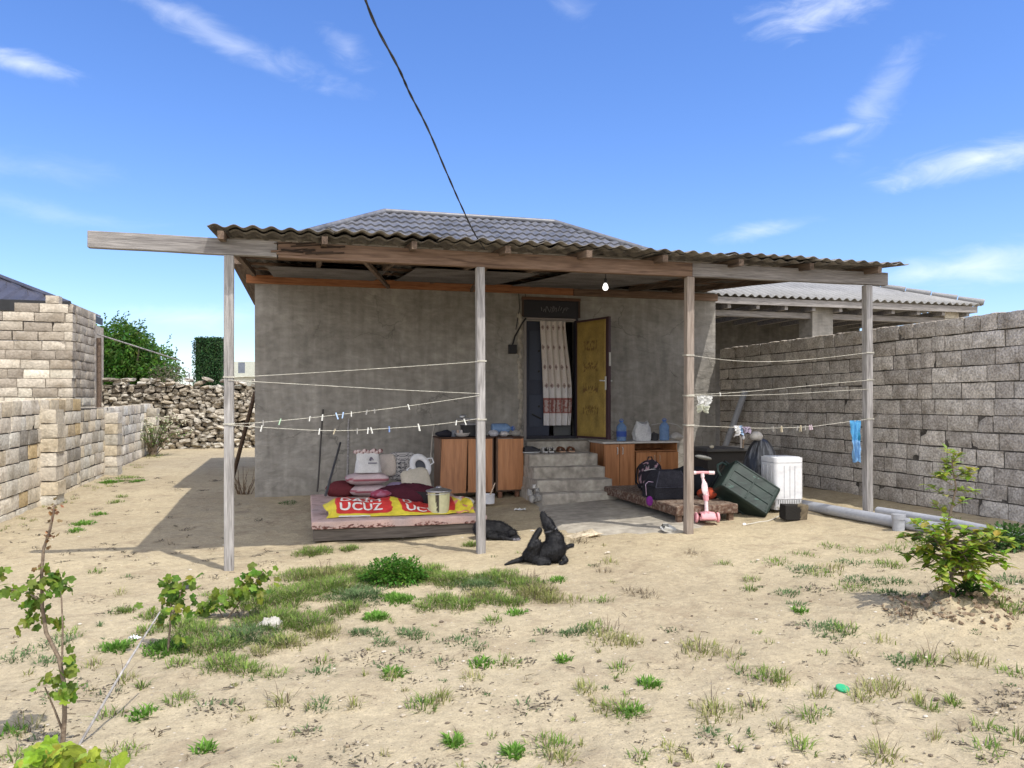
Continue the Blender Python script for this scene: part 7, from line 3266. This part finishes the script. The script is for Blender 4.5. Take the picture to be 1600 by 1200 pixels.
G, DRY = [], []
band = [(430, 965, 62, 'green', 1.0), (385, 990, 55, 'blue', 1.0), (335, 1005, 50, 'green', .9), (455, 930, 55, 'green', 1.1), (520, 915, 50, 'green', 1.2), (560, 930, 46, 'blue', 1.1),
        (480, 968, 45, 'green', 1.0), (700, 905, 44, 'green', 1.1), (745, 912, 40, 'blue', 1.0), (780, 902, 38, 'green', 1.0), (815, 912, 38, 'green', 1.0), (838, 925, 34, 'yellow', 1.0),
        (720, 942, 30, 'green', .9), (690, 935, 26, 'green', .9), (622, 935, 26, 'bright', 1.0), (588, 962, 20, 'bright', .9), (350, 1035, 36, 'green', .9), (385, 1045, 26, 'green', .8),
        (800, 938, 26, 'green', .9), (258, 1010, 32, 'bright', .9), (285, 975, 30, 'green', .8), (180, 1008, 26, 'bright', .8), (195, 955, 15, 'green', .7), (240, 962, 22, 'green', .7),
        (490, 862, 30, 'green', .9), (545, 858, 15, 'green', .9), (738, 852, 14, 'green', 1.0), (505, 900, 35, 'yellow', .8), (540, 890, 30, 'green', .9), (650, 900, 30, 'green', 1.0),
        (670, 890, 25, 'green', .9), (600, 905, 45, 'green', 1.0), (400, 940, 40, 'green', .8), (475, 900, 40, 'green', .8), (350, 930, 30, 'green', .6), (310, 985, 40, 'green', .8),
        (860, 935, 22, 'yellow', .8), (770, 935, 30, 'green', .8), (505, 985, 28, 'yellow', .7), (450, 1000, 30, 'yellow', .7), (750, 930, 25, 'yellow', .7), (665, 945, 22, 'green', .7),
        (280, 1035, 20, 'green', .6), (230, 985, 22, 'green', .6), (540, 950, 30, 'green', .9), (575, 900, 30, 'green', .9), (430, 1000, 25, 'green', .7), (405, 1015, 20, 'yellow', .6),
        (560, 985, 14, 'blue', .8), (600, 1000, 20, 'blue', .5), (640, 985, 20, 'blue', .5)]
spots = [(280, 1090, 24, 'green', .9), (225, 1110, 20, 'bright', .9), (320, 1160, 16, 'bright', 1.4), (150, 890, 12, 'green', .6), (30, 1025, 30, 'blue', .6), (90, 1003, 30, 'blue', .7),
         (75, 1030, 22, 'blue', .6), (170, 1110, 18, 'green', .6), (190, 1170, 30, 'green', .7), (165, 1195, 30, 'green', .7), (20, 1180, 25, 'green', .6), (15, 1140, 22, 'bright', .5),
         (40, 1130, 30, 'yellow', .5), (195, 1060, 16, 'yellow', .6), (222, 1070, 12, 'green', .8), (145, 1035, 14, 'yellow', .5), (190, 925, 14, 'yellow', .3), (110, 990, 22, 'green', .5),
         (130, 818, 18, 'bright', .9), (118, 828, 12, 'bright', .9), (155, 803, 12, 'bright', .9), (180, 785, 12, 'green', .8), (190, 776, 10, 'green', .8), (172, 752, 18, 'bright', .9), (200, 748, 18, 'green', .7),
         (215, 752, 12, 'bright', .7), (450, 785, 14, 'blue', .8), (264, 850, 8, 'dry', .3),
         (584, 985, 18, 'blue', .9), (615, 1052, 22, 'bright', 1.0), (500, 1048, 24, 'blue', .7), (430, 1050, 22, 'green', .7), (660, 1098, 26, 'green', 1.0), (690, 1090, 18, 'yellow', .8),
         (710, 1153, 18, 'bright', 1.5), (803, 1168, 18, 'bright', 1.3), (862, 1160, 34, 'green', .9), (880, 1180, 20, 'yellow', .8), (752, 1033, 20, 'bright', .8), (790, 1030, 22, 'green', .6),
         (770, 970, 16, 'green', .8), (806, 956, 16, 'bright', .9), (872, 905, 14, 'bright', .8), (880, 990, 14, 'blue', .7), (438, 1098, 18, 'yellow', .5), (500, 1100, 22, 'blue', .6), (552, 1100, 12, 'yellow', .6),
         (505, 1030, 14, 'green', .6), (610, 1060, 12, 'yellow', .6), (735, 1055, 18, 'yellow', .6), (720, 1000, 26, 'blue', .5), (745, 1010, 18, 'blue', .5), (655, 990, 22, 'blue', .5),
         (905, 988, 26, 'blue', .9), (950, 1000, 34, 'yellow', .8), (985, 1003, 22, 'yellow', .8), (930, 985, 26, 'green', .7), (1095, 1015, 32, 'yellow', .9), (880, 1028, 12, 'bright', .9),
         (970, 1045, 16, 'green', .7), (1015, 1065, 17, 'bright', 1.2), (915, 1075, 20, 'yellow', .8), (975, 1105, 34, 'green', .9), (945, 1100, 26, 'yellow', .8), (990, 1108, 18, 'bright', .8),
         (1118, 1110, 36, 'yellow', .9), (1108, 1140, 20, 'blue', .6), (1200, 1057, 26, 'green', .8), (1220, 1060, 18, 'yellow', .7), (1265, 1115, 24, 'green', .8), (1218, 1137, 20, 'yellow', .8),
         (1255, 1165, 20, 'green', .7), (1000, 1180, 18, 'green', .6), (1050, 1165, 14, 'yellow', .5), (1080, 1180, 12, 'yellow', .4), (1278, 1080, 18, 'yellow', .6), (1180, 1100, 22, 'yellow', .6),
         (1295, 985, 36, 'blue', .9), (1320, 985, 22, 'green', .7), (1230, 925, 20, 'blue', .7), (1245, 945, 16, 'blue', .7), (1250, 957, 12, 'bright', .8), (1172, 902, 14, 'green', .6), (1170, 918, 13, 'green', .7),
         (1212, 878, 20, 'green', .5), (1258, 890, 24, 'blue', .7), (1282, 897, 22, 'green', .5), (1132, 880, 12, 'green', .6), (1145, 1025, 18, 'yellow', .4), (1155, 1045, 14, 'green', .5), (1350, 908, 30, 'blue', .8),
         (1330, 920, 26, 'green', .6), (1390, 885, 26, 'green', .7), (1300, 890, 24, 'yellow', .5), (1330, 880, 22, 'blue', .5), (1385, 930, 24, 'blue', .8), (1420, 940, 26, 'blue', .7), (1400, 910, 24, 'blue', .6),
         (1408, 1027, 24, 'blue', .9), (1450, 1028, 26, 'green', .9), (1365, 1072, 30, 'yellow', .9), (1395, 1065, 22, 'yellow', .7), (1345, 1085, 22, 'yellow', .7), (1440, 1090, 18, 'yellow', .7), (1455, 1097, 14, 'green', .7),
         (1375, 1175, 26, 'yellow', .9), (1490, 1092, 12, 'green', .7), (1540, 1130, 22, 'green', .5), (1580, 1045, 20, 'green', .6), (1505, 1022, 20, 'yellow', .6), (1530, 1030, 20, 'yellow', .5), (1565, 960, 24, 'green', .8),
         (1590, 965, 20, 'green', .8), (1585, 905, 30, 'blue', .8), (1560, 925, 22, 'green', .6), (1475, 815, 22, 'green', .6), (1440, 850, 30, 'green', .4), (1400, 855, 26, 'green', .4), (1350, 860, 22, 'green', .4),
         (1540, 1165, 30, 'green', .5), (1590, 1150, 26, 'green', .6), (1460, 1145, 14, 'yellow', .5), (1330, 1020, 12, 'yellow', .4), (1380, 1000, 16, 'yellow', .4), (1420, 975, 16, 'dry', .6),
         (1255, 865, 22, 'green', .35), (1300, 850, 20, 'green', .35), (945, 890, 12, 'dry', .4), (905, 845, 18, 'dry', .6), (920, 835, 20, 'dry', .5), (950, 875, 16, 'yellow', .4), (1080, 862, 12, 'dry', .4), (1010, 930, 22, 'dry', .5),
         (985, 925, 16, 'dry', .4), (900, 940, 24, 'yellow', .4), (940, 942, 22, 'green', .5), (835, 848, 8, 'green', .4)]
mats = [(560, 1025, 40), (600, 1035, 26), (640, 1020, 36), (690, 1032, 28), (485, 1137, 28), (535, 1172, 34), (570, 1190, 34), (665, 1195, 32), (820, 1100, 44), (850, 1092, 30), (735, 1077, 30), (330, 1100, 36), (360, 1098, 26),
        (480, 1138, 20), (820, 1030, 26), (700, 998, 26), (650, 1060, 24), (490, 1025, 18), (110, 1075, 60), (170, 1080, 30), (270, 955, 26), (60, 1150, 50), (180, 955, 22), (770, 1190, 30), (1100, 1150, 26), (1250, 975, 20),
        (1270, 920, 28), (1400, 965, 40), (780, 985, 26), (850, 985, 18), (745, 985, 24), (1050, 985, 20), (420, 880, 20), (330, 900, 20), (1560, 1100, 50), (1590, 1080, 40), (930, 880, 12), (1340, 1030, 20), (140, 935, 22), (205, 900, 18)]  # the big pair near the right edge also stands in for a shadow there
for c_ in band:
    DRY.append(clump(c_[0], c_[1], c_[2] * 1.1, 'thatch', .9))
    G.append(clump(*c_[:4], dens=c_[4] * 3.6))
for c_ in spots:
    (DRY if c_[3] == 'dry' else G).append(clump(*c_[:4], dens=c_[4] * 1.6))
for u, v, r in mats:
    DRY.append(clump(u, v, r, 'mat', .42))
    DRY.append(clump(u + 3, v, r * .7, 'dry', .22, .05))
    if rs.random() < .5:
        G.append(clump(u - 4, v, r * .6, 'blue', .25))
# loose wisps and seedlings over the whole yard
for i in range(230):
    u, v = rs.uniform(-60, 1660), 850 + 350 * rs.random() ** .8
    if 880 < u < 1180 and v < 1000 and rs.random() < .7:
        continue
    k = rs.choice(['green', 'yellow', 'blue', 'dry', 'dry', 'mat', 'mat'])
    (DRY if k in ('dry', 'mat') else G).append(clump(u, v, rs.uniform(3, 9), k, rs.uniform(.2, .6), {'green': .05, 'yellow': .06, 'blue': .035, 'dry': .04, 'mat': .014}[k]))
for i in range(130):
    u, v = rs.uniform(-30, 420), rs.uniform(745, 880)
    DRY.append(clump(u, v, rs.uniform(3, 9), rs.choice(['dry', 'mat', 'mat']), .4, .03))
for i in range(60):
    p = Vector((LW_X + rs.uniform(.05, .5), rs.uniform(9, 20), 0))
    X = p.x * CY - p.y * SY
    D = p.x * SY + p.y * CY
    G.append(clump(800 + 1200 * X / D, 630 + 1200 * (CAMZ - gz(p.x, p.y)) / D, rs.uniform(2, 6), rs.choice(['green', 'yellow']), .4, .07))
# tall seed stalks
for (u, v, n) in ((840, 915, 30), (505, 895, 26), (1455, 1020, 14), (1110, 1100, 16), (960, 985, 12), (870, 1170, 14), (820, 905, 24), (560, 895, 18), (190, 1060, 10), (440, 1095, 8), (385, 960, 22), (1470, 940, 18), (1380, 1170, 10)):
    DRY.append(clump(u, v, 22, 'dry', n / 60, .2))
o = build_blades('grass', G, MT['grass'])
tag(o, kind='stuff')
o = build_blades('dry_weeds', DRY, MT['grass'])
tag(o, kind='stuff')
# crumbs: straw, twigs and pebbles on the sand
mb = MB()
for i in range(650):
    u, v = rs.uniform(-40, 1640), 835 + 365 * rs.random()
    p = ground_at(u, v)
    k = rs.random()
    if k < .6:
        a_ = rs.uniform(0, 6.28)
        L_ = rs.uniform(.015, .07)
        d = Vector((math.cos(a_), math.sin(a_), rs.uniform(-.05, .15))) * L_
        mb.tube([p + Vector((0, 0, .004)), p + d * .5 + Vector((0, 0, .007)), p + d + Vector((0, 0, .004))], rs.uniform(.0012, .0032), 4, rs.choice([(.20, .16, .11), (.10, .08, .06), (.33, .28, .19)]), cap=False)
    else:
        s = rs.uniform(.004, .014)
        g = rs.choice([(.42, .36, .27), (.25, .20, .14), (.55, .50, .42), (.15, .12, .09)])
        k0_ = len(mb.c)
        ell(mb, p + Vector((0, 0, s * .3)), (s * 1.3, s, s * .6), 6)
        mb.c[k0_:] = [g] * (len(mb.c) - k0_)
o = mb.build('straw_and_pebbles', MT['anymatte'])
tag(o, kind='stuff')
